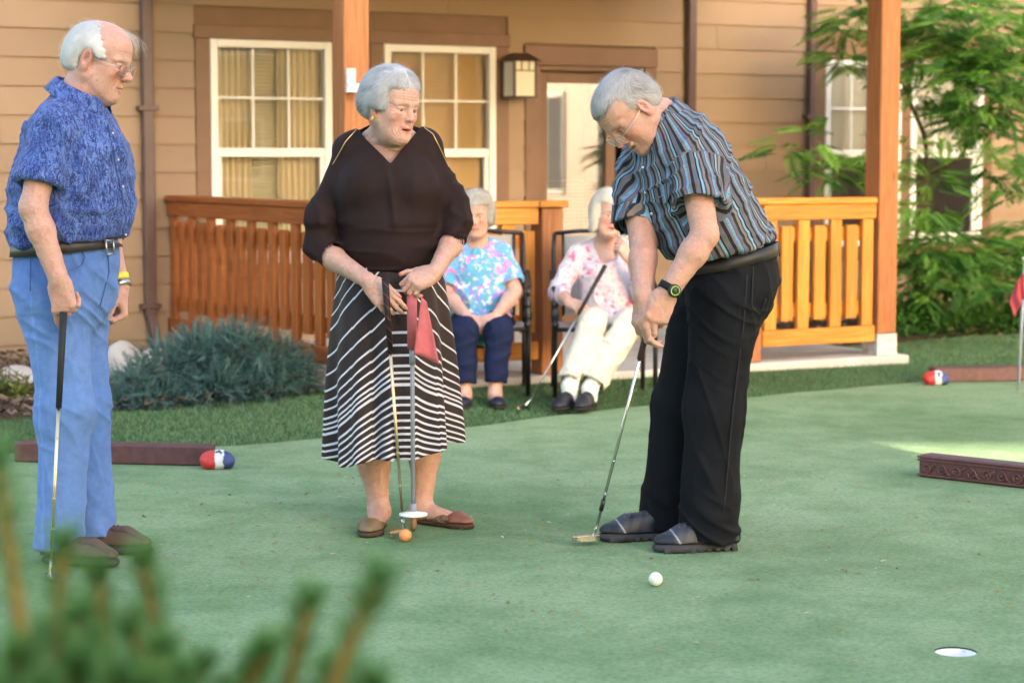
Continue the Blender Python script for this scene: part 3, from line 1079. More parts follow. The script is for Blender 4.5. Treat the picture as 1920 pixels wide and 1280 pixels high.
def surf(field, h, lo=None, hi=None, B=8, pad=.012):
    """surface nets on a sparse grid; returns verts, quads"""
    if lo is None:
        lo, hi = field.box()
        lo = lo - pad; hi = hi + pad
    lo = np.asarray(lo, float); hi = np.asarray(hi, float)
    S = h * B
    nb = np.maximum(np.ceil((hi - lo) / S).astype(int), 1)
    g = np.stack(np.meshgrid(*[np.arange(n_) for n_ in nb], indexing='ij'), -1).reshape(-1, 3)
    sup = (g // 4)
    key = (sup[:, 0] * 1000 + sup[:, 1]) * 1000 + sup[:, 2]
    order = np.argsort(key, kind='stable'); g = g[order]; key = key[order]
    starts = np.concatenate([[0], np.nonzero(np.diff(key))[0] + 1, [len(key)]])
    off = np.stack(np.meshgrid(*[np.arange(B + 1)] * 3, indexing='ij'), -1).reshape(-1, 3).astype(F4) * F4(h)
    blocks, vals = [], []
    for a, b in zip(starts[:-1], starts[1:]):
        gg = g[a:b]
        cen = lo + (gg + .5) * S
        cc = cen.mean(0); rr = float(np.linalg.norm(cen - cc, axis=1).max()) + S
        d = field.ev(cen, cc, rr + .04)
        kp = np.abs(d) < S * 1.25
        if not kp.any(): continue
        gg = gg[kp]
        pts = (lo + gg * S).astype(F4)[:, None, :] + off[None]
        val = field.ev(pts.reshape(-1, 3), cc, rr).reshape(len(gg), B + 1, B + 1, B + 1)
        act = (val.min((1, 2, 3)) < 0) & (val.max((1, 2, 3)) > 0)
        if act.any():
            blocks.append(gg[act]); vals.append(val[act])
    G = np.concatenate(blocks); Vv = np.concatenate(vals)
    ins = Vv < 0
    cnt = np.zeros((len(G), B, B, B), np.int8)
    for dx in (0, 1):
        for dy in (0, 1):
            for dz in (0, 1):
                cnt += ins[:, dx:dx + B, dy:dy + B, dz:dz + B]
    bi, ci, cj, ck = np.nonzero((cnt > 0) & (cnt < 8))
    corner = np.array([(dx, dy, dz) for dx in (0, 1) for dy in (0, 1) for dz in (0, 1)])
    cv = np.stack([Vv[bi, ci + c[0], cj + c[1], ck + c[2]] for c in corner], 1)
    acc = np.zeros((len(bi), 3)); num = np.zeros(len(bi))
    for i0 in range(8):
        for axx in range(3):
            if corner[i0][axx] == 1: continue
            c1 = corner[i0].copy(); c1[axx] = 1
            i1 = c1[0] * 4 + c1[1] * 2 + c1[2]
            m = (cv[:, i0] < 0) != (cv[:, i1] < 0)
            t = cv[m, i0] / (cv[m, i0] - cv[m, i1])
            pos = np.tile(corner[i0].astype(float), (m.sum(), 1)); pos[:, axx] = t
            acc[m] += pos; num[m] += 1
    cell = G[bi] * B + np.stack([ci, cj, ck], 1)
    verts = lo + (cell + acc / num[:, None]) * h
    big = (nb * B + 4).astype(np.int64)
    lin = ((cell[:, 0] + 1) * big[1] + cell[:, 1] + 1) * big[2] + cell[:, 2] + 1
    od = np.argsort(lin); slin = lin[od]
    def look(cl):
        l = ((cl[:, 0] + 1) * big[1] + cl[:, 1] + 1) * big[2] + cl[:, 2] + 1
        p = np.searchsorted(slin, l); p = np.minimum(p, len(slin) - 1)
        ok = slin[p] == l
        return np.where(ok, od[p], -1)
    quads = []
    for axx in range(3):
        i1 = [4, 2, 1][axx]
        m = (cv[:, 0] < 0) != (cv[:, i1] < 0)
        c = cell[m]; inside0 = cv[m, 0] < 0
        b_, c_ = (axx + 1) % 3, (axx + 2) % 3
        eb = np.zeros(3, int); eb[b_] = 1; ec = np.zeros(3, int); ec[c_] = 1
        q = np.stack([np.nonzero(m)[0], look(c - eb), look(c - eb - ec), look(c - ec)], 1)
        ok = (q >= 0).all(1)
        q = q[ok]; fl = inside0[ok]
        q[~fl] = q[~fl][:, ::-1]
        quads.append(q)
    return verts, np.concatenate(quads)

def vnormals(v, q):
    n = np.cross(v[q[:, 2]] - v[q[:, 0]], v[q[:, 3]] - v[q[:, 1]])
    out = np.zeros_like(v)
    for k in range(4): np.add.at(out, q[:, k], n)
    return out / (np.linalg.norm(out, axis=1, keepdims=True) + 1e-12)

_tab = np.random.default_rng(99).random((32, 32, 32))
def vnoise(P):
    P = np.asarray(P, float); i = np.floor(P).astype(int); f = P - i; f = f * f * (3 - 2 * f)
    r = 0
    for dx in (0, 1):
        for dy in (0, 1):
            for dz in (0, 1):
                w = (f[:, 0] if dx else 1 - f[:, 0]) * (f[:, 1] if dy else 1 - f[:, 1]) * (f[:, 2] if dz else 1 - f[:, 2])
                r = r + w * _tab[(i[:, 0] + dx) % 32, (i[:, 1] + dy) % 32, (i[:, 2] + dz) % 32]
    return r
def ridge(P, sharp=2.0):
    """0..1, crests are thin folds"""
    return (1 - np.abs(2 * vnoise(P) - 1)) ** sharp

def smooth01(x, a, b):
    t = np.clip((x - a) / (b - a + 1e-12), 0, 1)
    return t * t * (3 - 2 * t)

def frame(f, up=(0, 0, 1)):
    """rows: forward, left, up"""
    f = unit(f); l = unit(np.cross(up, f)); u = np.cross(f, l)
    return np.stack([f, l, u])

# ------------------------------------------------------------------ head
class Head:
    def __init__(s, C, f, u, scale=1.0, **o):
        s.C = np.asarray(C, float); s.A = frame(f, u); s.k = scale; s.o = o
    def w(s, p): return s.C + (np.asarray(p, float) * s.k) @ s.A
    def loc(s, P): return ((np.asarray(P, float) - s.C) @ s.A.T) / s.k
    def build(s, F):
        w, k, A, o = s.w, s.k, s.A, s.o
        fem = o.get('fem', 0); jowl = o.get('jowl', .5); nose = o.get('nose', 1.0); mouth = o.get('mouth', .0); smile = o.get('smile', 0.0)
        def E(c, r, kk=.02, ax=None):
            F.u(el(w(c), np.array(r) * k, A if ax is None else ax @ A), kk * k)
        def C(a, b, ra, rb, kk=.012):
            F.u(rc(w(a), w(b), ra * k, rb * k), kk * k)
        E((-.012, 0, .036), (.100, .078, .086))
        E((.022, 0, .048), (.070, .070, .066), .03)
        E((.028, 0, -.030), (.066, .060, .078), .03)
        E((-.01, 0, -.035), (.07, .062, .05), .03)
        for sg in (-1, 1):
            C((.005, sg * (.056 - .007 * fem), -.055), (.066, sg * .018, -.100), .020 + .005 * jowl, .020, .03)          # jaw
            E((.050, sg * .040, -.024), (.034, .026, .030), .022)                                          # cheek
            E((.044, sg * (.038 - .004 * fem), -.070), (.030, .022 + .006 * jowl - .002 * fem, .034 + .006 * jowl), .022)              # jowl
            C((.090, sg * .012, .024), (.072, sg * .050, .020), .009 - .0028 * fem, .008 - .002 * fem, .016)             # brow
        E((.074, 0, -.103), (.022, .024, .018), .022)                                                      # chin
        E((.062, 0, -.064), (.034, .034, .032), .02)                                                       # muzzle
        E((.03, 0, -.108), (.045, .04, .022 + .008 * jowl), .03)                                           # under the chin
        for sg in (-1, 1):
            F.s(el(w((.100, sg * .033, .003)), np.array((.020, .020, .013)) * k, A), .016 * k)             # socket
            E((.0735, sg * .033, .002), (.0145, .0165, .0125), .004)                                       # closed ball of eye with lids
            E((.079, sg * .033, -.013), (.010, .017, .006), .008)                                          # bag under the eye
            C((.086, sg * .020, .0105), (.075, sg * .047, .009), .0038, .0032, .006)                       # upper lid fold
        C((.088, 0, .018), (.104 + .006 * (nose - 1), 0, -.018), .0075, .0095 * nose, .014)                # bridge
        E((.108 + .008 * (nose - 1), 0, -.028), np.array((.013, .0125, .0115)) * nose, .01)
        for sg in (-1, 1):
            E((.097, sg * .0135 * nose, -.031), np.array((.011, .0075, .0085)) * nose, .007)
            F.s(el(w((.104, sg * .0065, -.0405)), np.array((.005, .0035, .004)) * k, A), .002)
            # fold from nose to mouth
            F.s(rc(w((.098, sg * .021, -.030)), w((.086, sg * .034, -.066)), .0022 * k, .0026 * k), .007 * k)
        zl = -.0665
        up = .006 * smile; mo = .025 + .0045 * min(max(smile, 0), 1)
        op = .004 + .008 * mouth
        for sg in (-1, 1):
            C((.0985, 0, zl + .004 + .3 * op), (.081, sg * mo, zl + up), .0042, .0026, .005)
            C((.0960, 0, zl - .006 - op), (.080, sg * (mo - .001), zl + up - .002), .0048, .0026, .005)
        if mouth > 0:
            F.s(el(w((.098, 0, zl - .001 - .3 * op)), np.array((.014, .017 + .006 * max(smile, 0), .0022 + .0045 * mouth)) * k, A), .002)
        else:
            F.s(el(w((.098, 0, zl - .001)), np.array((.012, .022, .0012)) * k, A), .002)
        if o.get('moustache'):
            for sg in (-1, 1): E((.094, sg * .011, -.0535), (.0085, .0150, .0062), .004)
        for sg in (-1, 1):                                                                                 # ears
            er = o.get('ear', 1.0)
            ca, sa = math.cos(.35), math.sin(.35)
            axE = np.array([[.94, sg * .33, -.1], [-sg * .33, .94, 0], [.1, 0, 1]]); axE = np.stack([unit(x) for x in axE])
            E((-.012, sg * .080, -.008), np.array((.019, .009, .034)) * er, .006, axE)
            E((-.006, sg * .080, -.034), np.array((.010, .007, .012)) * er, .006, axE)
            F.s(el(w((-.006, sg * .090, -.002)), np.array((.0095, .008, .018)) * k * er, axE @ A), .006 * k)
        # neck
        nb = o['neck']
        nr = o.get('neck_r', .056)
        F.u(rc(w((-.022, 0, -.055)), nb, nr * k, nr * 1.12 * k), .03)
        F.u(rc(w((.018, 0, -.085)), nb + s.A[0] * .03 * k, .036 * k, .044 * k), .03)
        for sg in (-1, 1):
            F.u(rc(w((-.02, sg * .055, -.05)), nb + s.A[0] * .045 + s.A[1] * sg * .018, .012 * k, .011 * k), .025)
        return F
    def wrinkle(s, P, k=1.0):
        """age lines: forehead, corners of the eyes, round the mouth, neck"""
        L = s.loc(P); a, b, c = L[:, 0], L[:, 1], L[:, 2]; ab = np.abs(b)
        n = vnoise(L * 38)
        fh = smooth01(a, .04, .06) * np.exp(-((c - .054) / .017) ** 2) * smooth01(ab, .058, .044)
        d = -.0013 * fh * (.5 + .5 * np.sin(c * 2 * math.pi / .0098 + 3.0 * n + ab * 20)) ** 3
        th = np.arctan2(c - .001, ab - .040); r = np.hypot(c - .001, ab - .040)
        cf = smooth01(r, .012, .017) * smooth01(r, .036, .024) * (ab > .046) * (a > .02)
        d -= .0011 * cf * (.5 + .5 * np.sin(th * 13 + 2 * n)) ** 2
        rm = np.hypot(ab, (c + .060) * 1.05)
        for r0, am in ((.0375, .0014), (.0455, .0011), (.054, .0008)):
            d -= am * np.exp(-((rm - r0 - .003 * (n - .5)) / .0018) ** 2) * (ab > .022) * (a > .03) * smooth01(c, -.02, -.034)
        nk = smooth01(c, -.10, -.125)
        d -= .0022 * nk * ridge(L * np.array((40, 26, 95)), 2.5)
        d += .0007 * (vnoise(L * 150) - .5) + .0012 * (vnoise(L * 62 + 5) - .5)
        return d * k
    def color(s, P, base, rngseed=0):
        """own colours of the face: lips, eyes, brows, flushed cheeks"""
        L = s.loc(P); o = s.o
        a, b, c = L[:, 0], L[:, 1], L[:, 2]
        col = np.tile(np.array(base, float), (len(P), 1))
        def blend(m, cc):
            m = np.clip(m, 0, 1)[:, None]
            col[:] = col * (1 - m) + np.array(cc) * m
        red = np.array(base) * (1.08, .66, .60)
        n = vnoise(P * 60); n2 = vnoise(P * 220)
        ab = np.abs(b)
        cheek = np.exp(-(((ab - .042) / .024) ** 2 + ((c + .028) / .024) ** 2)) * (a > .03)
        blend(cheek * o.get('flush', .6), red)
        blend(np.exp(-((b / .016) ** 2 + ((c + .03) / .018) ** 2)) * (a > .095) * .65, red)
        blend(np.exp(-(((ab - .083) / .014) ** 2)) * (np.abs(c) < .05) * (a < .015) * (a > -.04) * .6, red)
        blend((n - .5) * .5, red)
        blend(smooth01(n2, .72, .86) * .25, np.array(base) * (.72, .6, .5))
        zl = -.0665; op = .004 + .008 * o.get('mouth', 0); up = .006 * o.get('smile', 0)
        mo = .025 + .0045 * min(max(o.get('smile', 0), 0), 1)
        arc = zl + up * np.clip(ab / mo, 0, 1) ** 2
        lips = (a > .074) * smooth01(mo + .0015 - ab, 0, .004) * np.exp(-((c - arc + .001) / ((.0062 + op) * (1.05 - .45 * np.clip(ab / mo, 0, 1) ** 2))) ** 4)
        blend(lips * o.get('lipw', .55), o.get('lip', tuple(np.array(base) * (.95, .48, .45))))
        mw = .017 + .006 * max(o.get('smile', 0), 0) if o.get('mouth', 0) > 0 else .023
        mh = .0026 + .0045 * o.get('mouth', 0) if o.get('mouth', 0) > 0 else .0016
        slit = (a > .07) * ((ab / mw) ** 2 + ((c - arc + .001 + .3 * op * (o.get('mouth', 0) > 0)) / mh) ** 2 < 1)
        blend(slit * .9, (.12, .03, .03))
        if o.get('teeth'):
            blend((slit * (c - arc > -.0015) * (ab < .012)) * .75, (.6, .56, .48))
        if o.get('moustache'):
            mo = (a > .078) * np.exp(-(((ab - .012) / .017) ** 4 + ((c + .0525) / .0075) ** 4))
            blend(mo * .95, o['moustache'])
        # eyes
        eh = .0040 * o.get('eye', 1.0)
        for sg in (-1, 1):
            x = b - sg * .033
            yy = c - (.0005 - .06 * np.abs(x))
            ins = (a > .065) & ((x / .0135) ** 2 + (yy / eh) ** 2 < 1)
            lid = (a > .06) & ((x / .017) ** 2 + (yy / .0105) ** 2 < 1)
            blend(lid * .35, red * .92)
            blend(ins * .9, (.62, .56, .52))
            gx = x - o.get('gaze', 0) * .006
            blend((ins & (np.abs(gx) < .0062)) * 1.0, (.055, .05, .05))
            lash = (a > .062) & (np.abs(x) < .0155) & (np.abs(yy - eh * np.sqrt(np.clip(1 - (x / .0160) ** 2, 0, 1)) - .0006) < .0014)
            blend(lash * .7, (.14, .07, .055))
            br = (a > .05) * np.exp(-(((ab - .034) / .021) ** 4 + ((c - .0225 - .004 * np.cos((ab - .034) * 60)) / .0042) ** 2))
        blend(br * o.get('browk', .6) * (.55 + .6 * n2), o.get('brow', (.5, .47, .44)))
        return col

# ------------------------------------------------------------------ hand
def hand(F, W, d, n, thumb, curl=(.6, .8, .5), size=1.0, spread=.08, thumb_dir=(.55, .75, -.35), thumb_bend=.35, percurl=None, tips=None):
    """W wrist, d towards the knuckles, n out of the back of the hand, thumb = +1/-1 picks the thumb's side (d x n)*thumb"""
    W = np.asarray(W, float); d = unit(d); n = unit(n - d * np.dot(n, d)); t = np.cross(d, n) * thumb
    k = size
    def w(a, b, c): return W + (d * a + t * b + n * c) * k
    F.u(rc(w(-.01, 0, 0), w(.02, 0, 0), .024 * k, .026 * k, n, .72), .015)
    F.u(el(w(.050, .0, -.003), np.array((.050, .038, .0165)) * k, np.stack([d, t, n])), .015)
    F.u(rc(w(.020, .020, -.010), w(.050, .026, -.012), .016 * k, .014 * k), .014)
    F.u(rc(w(.015, -.022, -.008), w(.070, -.026, -.008), .014 * k, .012 * k), .014)
    lens = [(.043, .027, .021), (.047, .031, .023), (.043, .029, .022), (.034, .021, .019)]
    lat = [.029, .010, -.010, -.028]; fw = [.090, .094, .090, .082]
    for i in range(4):
        cu = curl if percurl is None else percurl[i]
        p = w(fw[i], lat[i], .001)
        F.u(rc(w(.03, lat[i] * .55, .004), p, .011 * k, .0115 * k), .010)
        sp = (1.5 - i) * spread
        ang = 0
        r = [.0100, .0090, .0082, .0068]
        if i == 3: r = [x * .86 for x in r]
        for j in range(3):
            ang += cu[j]
            dd = d * math.cos(ang) - n * math.sin(ang)
            dd = unit(dd + t * sp * (1 if j == 0 else .4))
            q = p + dd * lens[i][j] * k
            F.u(rc(p, q, r[j] * k, r[j + 1] * k), .0035 if j else .006)
            p = q
        if tips is not None: tips.append((p, dd))
    td = unit(d * thumb_dir[0] + t * thumb_dir[1] + n * thumb_dir[2])
    p = w(.022, .026, -.008)
    q = p + td * .036 * k
    F.u(rc(p, q, .0155 * k, .0125 * k), .012)
    td2 = unit(td + d * thumb_bend - t * thumb_bend * .5)
    q2 = q + td2 * .033 * k
    F.u(rc(q, q2, .0118 * k, .0105 * k), .004)
    td3 = unit(td2 + d * thumb_bend * .8 - t * thumb_bend * .6)
    q3 = q2 + td3 * .024 * k
    F.u(rc(q2, q3, .0108 * k, .0078 * k), .003)
    if tips is not None: tips.append((q3, td3))
    return F

# ------------------------------------------------------------------ hair: locks that follow the head
def strands(root, flow, field, n_seg, step, lift, seed, width=.0011, jitter=.25, taper=True, curl=0.0):
    """thin ribbons that start at root points, follow flow(P) over the surface 'field' at height 'lift'"""
    r = np.random.default_rng(seed)
    P = np.array(root, float); m = len(P)
    lift = np.broadcast_to(np.asarray(lift, float), (m,))
    js = r.normal(0, jitter, (m, 3))
    path = [P.copy()]; nrm = []
    ph = r.uniform(0, 6.28, m)
    for i in range(n_seg):
        g = field.grad(P)
        d = flow(P) + js
        if curl: 
            side = np.cross(g, d)
            d = d + side * (curl * np.sin(ph + i * 1.1))[:, None]
        d = d - g * np.einsum('ij,ij->i', d, g)[:, None]
        d /= np.linalg.norm(d, axis=1, keepdims=True) + 1e-9
        P = P + d * step
        e = field.ev(P)
        tgt = lift * min(1.0, (i + 1) / 2.0)
        P = P - g * (e - tgt)[:, None]
        path.append(P.copy()); nrm.append(g)
    nrm.append(g)
    V, Q = [], []
    K = n_seg + 1
    for i in range(K):
        a = path[max(i - 1, 0)]; b = path[min(i + 1, K - 1)]
        t = b - a; t /= np.linalg.norm(t, axis=1, keepdims=True) + 1e-9
        s_ = np.cross(t, nrm[i]); s_ /= np.linalg.norm(s_, axis=1, keepdims=True) + 1e-9
        wd = width * (1 - .75 * (i / (K - 1)) ** 2 if taper else 1)
        V.append(path[i] - s_ * wd); V.append(path[i] + s_ * wd)
    V = np.stack(V, 1)                      # m, 2K, 3
    base = np.arange(m)[:, None] * 2 * K
    for i in range(K - 1):
        Q.append(np.stack([base[:, 0] + 2 * i, base[:, 0] + 2 * i + 1, base[:, 0] + 2 * i + 3, base[:, 0] + 2 * i + 2], 1))
    return V.reshape(-1, 3), np.concatenate(Q), 2 * K
# ================================================================== PEOPLE
def m_skin():
    t = NT("skin")
    c = t.attr("Col", "Color")
    co = t.coord()
    n = t.noise(co, 170, 5, .7); n2 = t.noise(co, 45, 4, .65); sp = t.noise(co, 95, 2, .5)
    base = t.mix(t.ramp(n2, [(.38, .38), (.6, 0)]), c, (.56, .25, .19))
    base = t.mix(t.ramp(n, [(.52, 0), (.75, .35)]), base, (.80, .56, .45))
    base = t.mix(t.ramp(sp, [(.66, 0), (.74, .45)]), base, (.30, .13, .08))
    h = t.math('ADD', n, t.math('MULTIPLY', n2, .8))
    return t.set(base, t.ramp(n, [(.3, .38), (.7, .62)]), 0, t.bump(h, .42, .004), .4, sss=.12)
def m_vcol(name, rough=.7, bump=.15, bs=700, sheen=None, spec=.3, foldb=.0, metal=0):
    t = NT(name)
    c = t.attr("Col", "Color")
    co = t.coord()
    n = t.noise(co, bs, 2, .6)
    v = t.noise(co, 35, 4, .6)
    base = t.mix(1.0, c, t.ramp(v, [(.3, .88), (.7, 1.1)]), 'MULTIPLY')
    h = n
    if foldb: h = t.math('ADD', n, t.math('MULTIPLY', t.noise(co, 22, 4, .55, 1.2), foldb))
    return t.set(base, rough, metal, t.bump(h, bump, .003), spec, sheen=sheen)
M['skin'] = m_skin()
M['hair'] = m_vcol("hair", .5, .05, spec=.35)
M['cloth'] = m_vcol("cotton", .85, .25, 900, .15, .2, 3.0)
M['jersey'] = m_vcol("jersey", .78, .2, 900, None, .16, 1.2)
M['denim'] = m_vcol("denim", .85, .35, 800, .1, .2, 2.5)
M['brass_steel'] = mat_plain('straw_steel', (.72, .58, .36), .3, 1.0, var=.08, vs=30)
M['leather'] = m_vcol("leather", .45, .25, 300, None, .45)
M['rubber'] = m_vcol("rubber", .8, .3, 200, None, .25)
M['gold'] = mat_plain("gold", (.85, .55, .18), .3, 1.0, var=.05)
M['black_twill'] = m_vcol('black_twill_cloth', .8, .35, 800, None, .18, 2.5)
M['white_gloss'] = mat_plain("white_plastic", (.8, .8, .78), .35, var=.05)
M['lens'] = M['glass']
M['nickel'] = mat_plain("nickel", (.55, .52, .48), .3, 1.0, var=.05)

def m_leafshirt():
    t = NT("blue_fern_print")
    co = t.coord()
    a = t.noise(co, 12, 3, .6, 1.0)
    def strokes(scale, rot, lo_, hi_):
        c2 = t.coord("Object", (1, 1, .38), rot)
        w = t.noise(c2, scale, 4, .62, 2.2)
        r = t.math('ABSOLUTE', t.math('SUBTRACT', w, .5))
        return t.ramp(r, [(lo_, 1), (hi_, 0)])
    fine = t.noise(co, 260, 3, .7)
    base = t.mix(t.ramp(a, [(.38, 0), (.62, 1)]), (.042, .080, .29), (.105, .180, .48))
    base = t.mix(t.math('MULTIPLY', strokes(30, (.5, .9, .3), .016, .06), .92), base, (.007, .013, .070))
    base = t.mix(t.math('MULTIPLY', strokes(44, (1.4, .2, 1.1), .008, .035), .8), base, (.02, .028, .16))
    base = t.mix(t.math('MULTIPLY', strokes(24, (-.7, .5, 2.1), .004, .016), .6), base, (.22, .33, .66))
    base = t.mix(t.ramp(fine, [(.56, 0), (.74, .4)]), base, (.22, .32, .62))
    return t.set(base, .8, 0, t.bump(t.noise(co, 22, 4, .55, 1.2), .3, .006), .2, sheen=.1)
M['fern'] = m_leafshirt()

def m_stripeshirt():
    t = NT("striped_shirting")
    x, y, z = t.sep(t.attr("st"))[0:3]
    f = t.math('FRACT', t.math('DIVIDE', x, .088))
    stops = [(0, (.12, .115, .135)), (.13, (.012, .014, .022)), (.25, (.16, .15, .165)), (.34, (.15, .30, .43)), (.44, (.12, .02, .12)), (.462, (.13, .125, .15)),
             (.58, (.02, .022, .034)), (.68, (.21, .17, .15)), (.77, (.05, .055, .075)), (.83, (.19, .34, .46)), (.91, (.012, .014, .022)), (.965, (.14, .13, .15))]
    base = t.ramp(f, stops, 'CONSTANT')
    dash = t.math('LESS_THAN', t.math('FRACT', t.math('DIVIDE', y, .011)), .5)
    isb = t.math('MULTIPLY', t.math('GREATER_THAN', t.math('ABSOLUTE', t.math('SUBTRACT', f, .34)), -1), t.math('LESS_THAN', t.math('ABSOLUTE', t.math('SUBTRACT', f, .37)), .015))
    base = t.mix(t.math('MULTIPLY', isb, dash), base, (.05, .22, .36))
    co = t.coord()
    base = t.mix(1.0, base, t.ramp(t.noise(co, 30, 4), [(.3, .88), (.7, 1.12)]), 'MULTIPLY')
    return t.set(base, .75, 0, t.bump(t.noise(co, 24, 4, .55, 1.2), .25, .006), .25)
M['stripe'] = m_stripeshirt()

def m_floral(name, base_c, blobs, scale):
    t = NT(name)
    co = t.coord()
    cur = None
    w = t.noise(co, 30, 2, .5, out="Color")
    mp = t.mix(.06, co, w, 'ADD')
    base = base_c
    for i, (c, thr, s) in enumerate(blobs):
        n = t.noise(t.coord("Object", (1, 1, 1), (i * 1.3, i * .7, i * 2.1)), scale * s, 2.5, .6, .6)
        m = t.ramp(n, [(thr, 0), (thr + .05, 1)])
        base = t.mix(m, base, c)
    return t.set(base, .8, 0, t.bump(t.noise(co, 30, 4), .25, .006), .2)
M['flor_a'] = m_floral("blue_pink_floral", (.12, .36, .58), [((.62, .72, .80), .55, 1.0), ((.22, .22, .62), .58, .9), ((.10, .42, .38), .60, 1.3), ((.72, .20, .46), .56, .8), ((.70, .48, .66), .60, 1.1)], 24)
M['flor_b'] = m_floral("white_pink_floral", (.62, .56, .60), [((.50, .44, .54), .52, 1.0), ((.62, .14, .28), .60, .9), ((.30, .24, .33), .63, 1.4), ((.66, .30, .42), .62, 1.2)], 26)

class Person:
    def __init__(s, base, label, skin=(.58, .33, .24)):
        s.base = np.array(base, float)
        s.root = empty("person", tuple(s.base))
        tag(s.root, label, "person")
        s.skin = np.array(skin)
        s.bv, s.bq, s.bc = [], [], []
    def add(s, name, v, q, mat, col=None, attrs=None, parent=None, smooth=True):
        if col is not None and np.ndim(col) == 1: col = np.tile(col, (len(v), 1))
        fl = q if isinstance(q, list) else [q]
        return obj_np(name, np.asarray(v) - s.base, fl, mat, parent or s.root, smooth, col, attrs)
    def flesh(s, F, h, colf=None, lo=None, hi=None, head=None, wr=1.0):
        v, q = surf(F, h, lo, hi)
        c = colf(v) if colf else s.skincol(v)
        n = vnormals(v, q)
        if head is not None: v = v + n * head.wrinkle(v, wr)[:, None]
        elif h < .005:                                   # loose skin, veins, knuckle creases
            v = v + n * ((ridge(v * 55, 3) * .0016 + (vnoise(v * 120) - .5) * .0012 - .0006))[:, None]
        s.bq.append(q + sum(len(x) for x in s.bv)); s.bv.append(v); s.bc.append(c)
    def skincol(s, v):
        n = vnoise(v * 55); n2 = vnoise(v * 190 + 7)
        c = np.tile(s.skin, (len(v), 1))
        k = np.clip((n - .5) * .9, 0, 1)[:, None]
        c = c * (1 - k) + (s.skin * (1.05, .68, .62)) * k
        k = (smooth01(n2, .74, .88) * .3)[:, None]
        return c * (1 - k) + s.skin * (.7, .56, .48) * k
    def done(s, extra=None):
        v = np.concatenate(s.bv)
        return s.add("body", v, np.concatenate(s.bq), M['skin'], np.concatenate(s.bc))
    def cloth(s, name, F, h, mat, disp=None, col=None, st=None, parent=None, lo=None, hi=None):
        v, q = surf(F, h, lo, hi)
        at_ = {"st": st(v)} if st is not None else None
        c = None
        if col is not None: c = col(v) if callable(col) else np.tile(np.array(col, float), (len(v), 1))
        if disp is not None:
            n = vnormals(v, q)
            v = v + n * disp(v)[:, None]
        return s.add(name, v, q, mat, c, at_, parent)
    def mb(s, name, mb_, mat, parent=None):
        me = mb_.mesh(name)
        co = np.zeros(len(me.vertices) * 3, F4); me.vertices.foreach_get("co", co)
        co = co.reshape(-1, 3) - s.base
        me.vertices.foreach_set("co", co.astype(F4).ravel())
        me.update()
        if mat is not None: me.materials.append(mat)
        return link(bpy.data.objects.new(name, me), parent or s.root)

def hits(field, P, D, n=90, maxd=1.2):
    P = np.array(P, float); D = np.asarray(D, float); D = D / np.linalg.norm(D, axis=1, keepdims=True)
    t = np.zeros(len(P)); P0 = P.copy()
    for _ in range(n):
        e = field.ev(P); mv = np.where((e > .0006) & (t < maxd), np.maximum(e * .75, .0004), 0)
        t += mv; P = P0 + D * t[:, None]
    return P

def band(field, c, up, height, off=.003, thick=.004, n=64, start=.45, front=None, z0=0.0, a0=0, a1=2 * math.pi, wave=None):
    """strap lying on the surface of field round the axis up through c"""
    up = unit(up); ref = np.array((1.0, 0, 0)) if front is None else np.asarray(front, float)
    X = unit(ref - up * np.dot(ref, up)); Y = np.cross(up, X)
    closed = abs(a1 - a0 - 2 * math.pi) < 1e-6
    an = np.linspace(a0, a1, n, endpoint=not closed)
    D = np.cos(an)[:, None] * X + np.sin(an)[:, None] * Y
    rings = []
    for hh in (-.5, 0, .5):
        cz = c + up * (z0 + hh * height)
        if wave is not None: src = cz + D * start + up[None] * wave(an)[:, None]
        else: src = cz + D * start
        rings.append(hits(field, src, -D))
    lo_, mi_, hi_ = rings
    R0 = lo_ + D * off; R1 = lo_ + D * (off + thick); R2 = hi_ + D * (off + thick); R3 = hi_ + D * off
    V = np.stack([R0, R1, R2, R3], 1).reshape(-1, 3)
    m = n if closed else n - 1
    Q = []
    for k in range(m):
        k2 = (k + 1) % n
        for j in range(4):
            j2 = (j + 1) % 4
            Q.append((k * 4 + j, k * 4 + j2, k2 * 4 + j2, k2 * 4 + j))
    if not closed:
        Q += [(0, 1, 2, 3), ((n - 1) * 4 + 3, (n - 1) * 4 + 2, (n - 1) * 4 + 1, (n - 1) * 4)]
    return V, np.array(Q)

def arm_field(F, sh, eb, wr, r=(.052, .044, .043, .029), k=.02):
    sh, eb, wr = map(np.asarray, (sh, eb, wr))
    F.u(rc(sh, eb, r[0], r[1]), k)
    mid = eb + (wr - eb) * .3
    F.u(rc(eb, mid, r[1] * .98, r[2]), k)
    F.u(rc(mid, wr, r[2], r[3]), k)
    return F

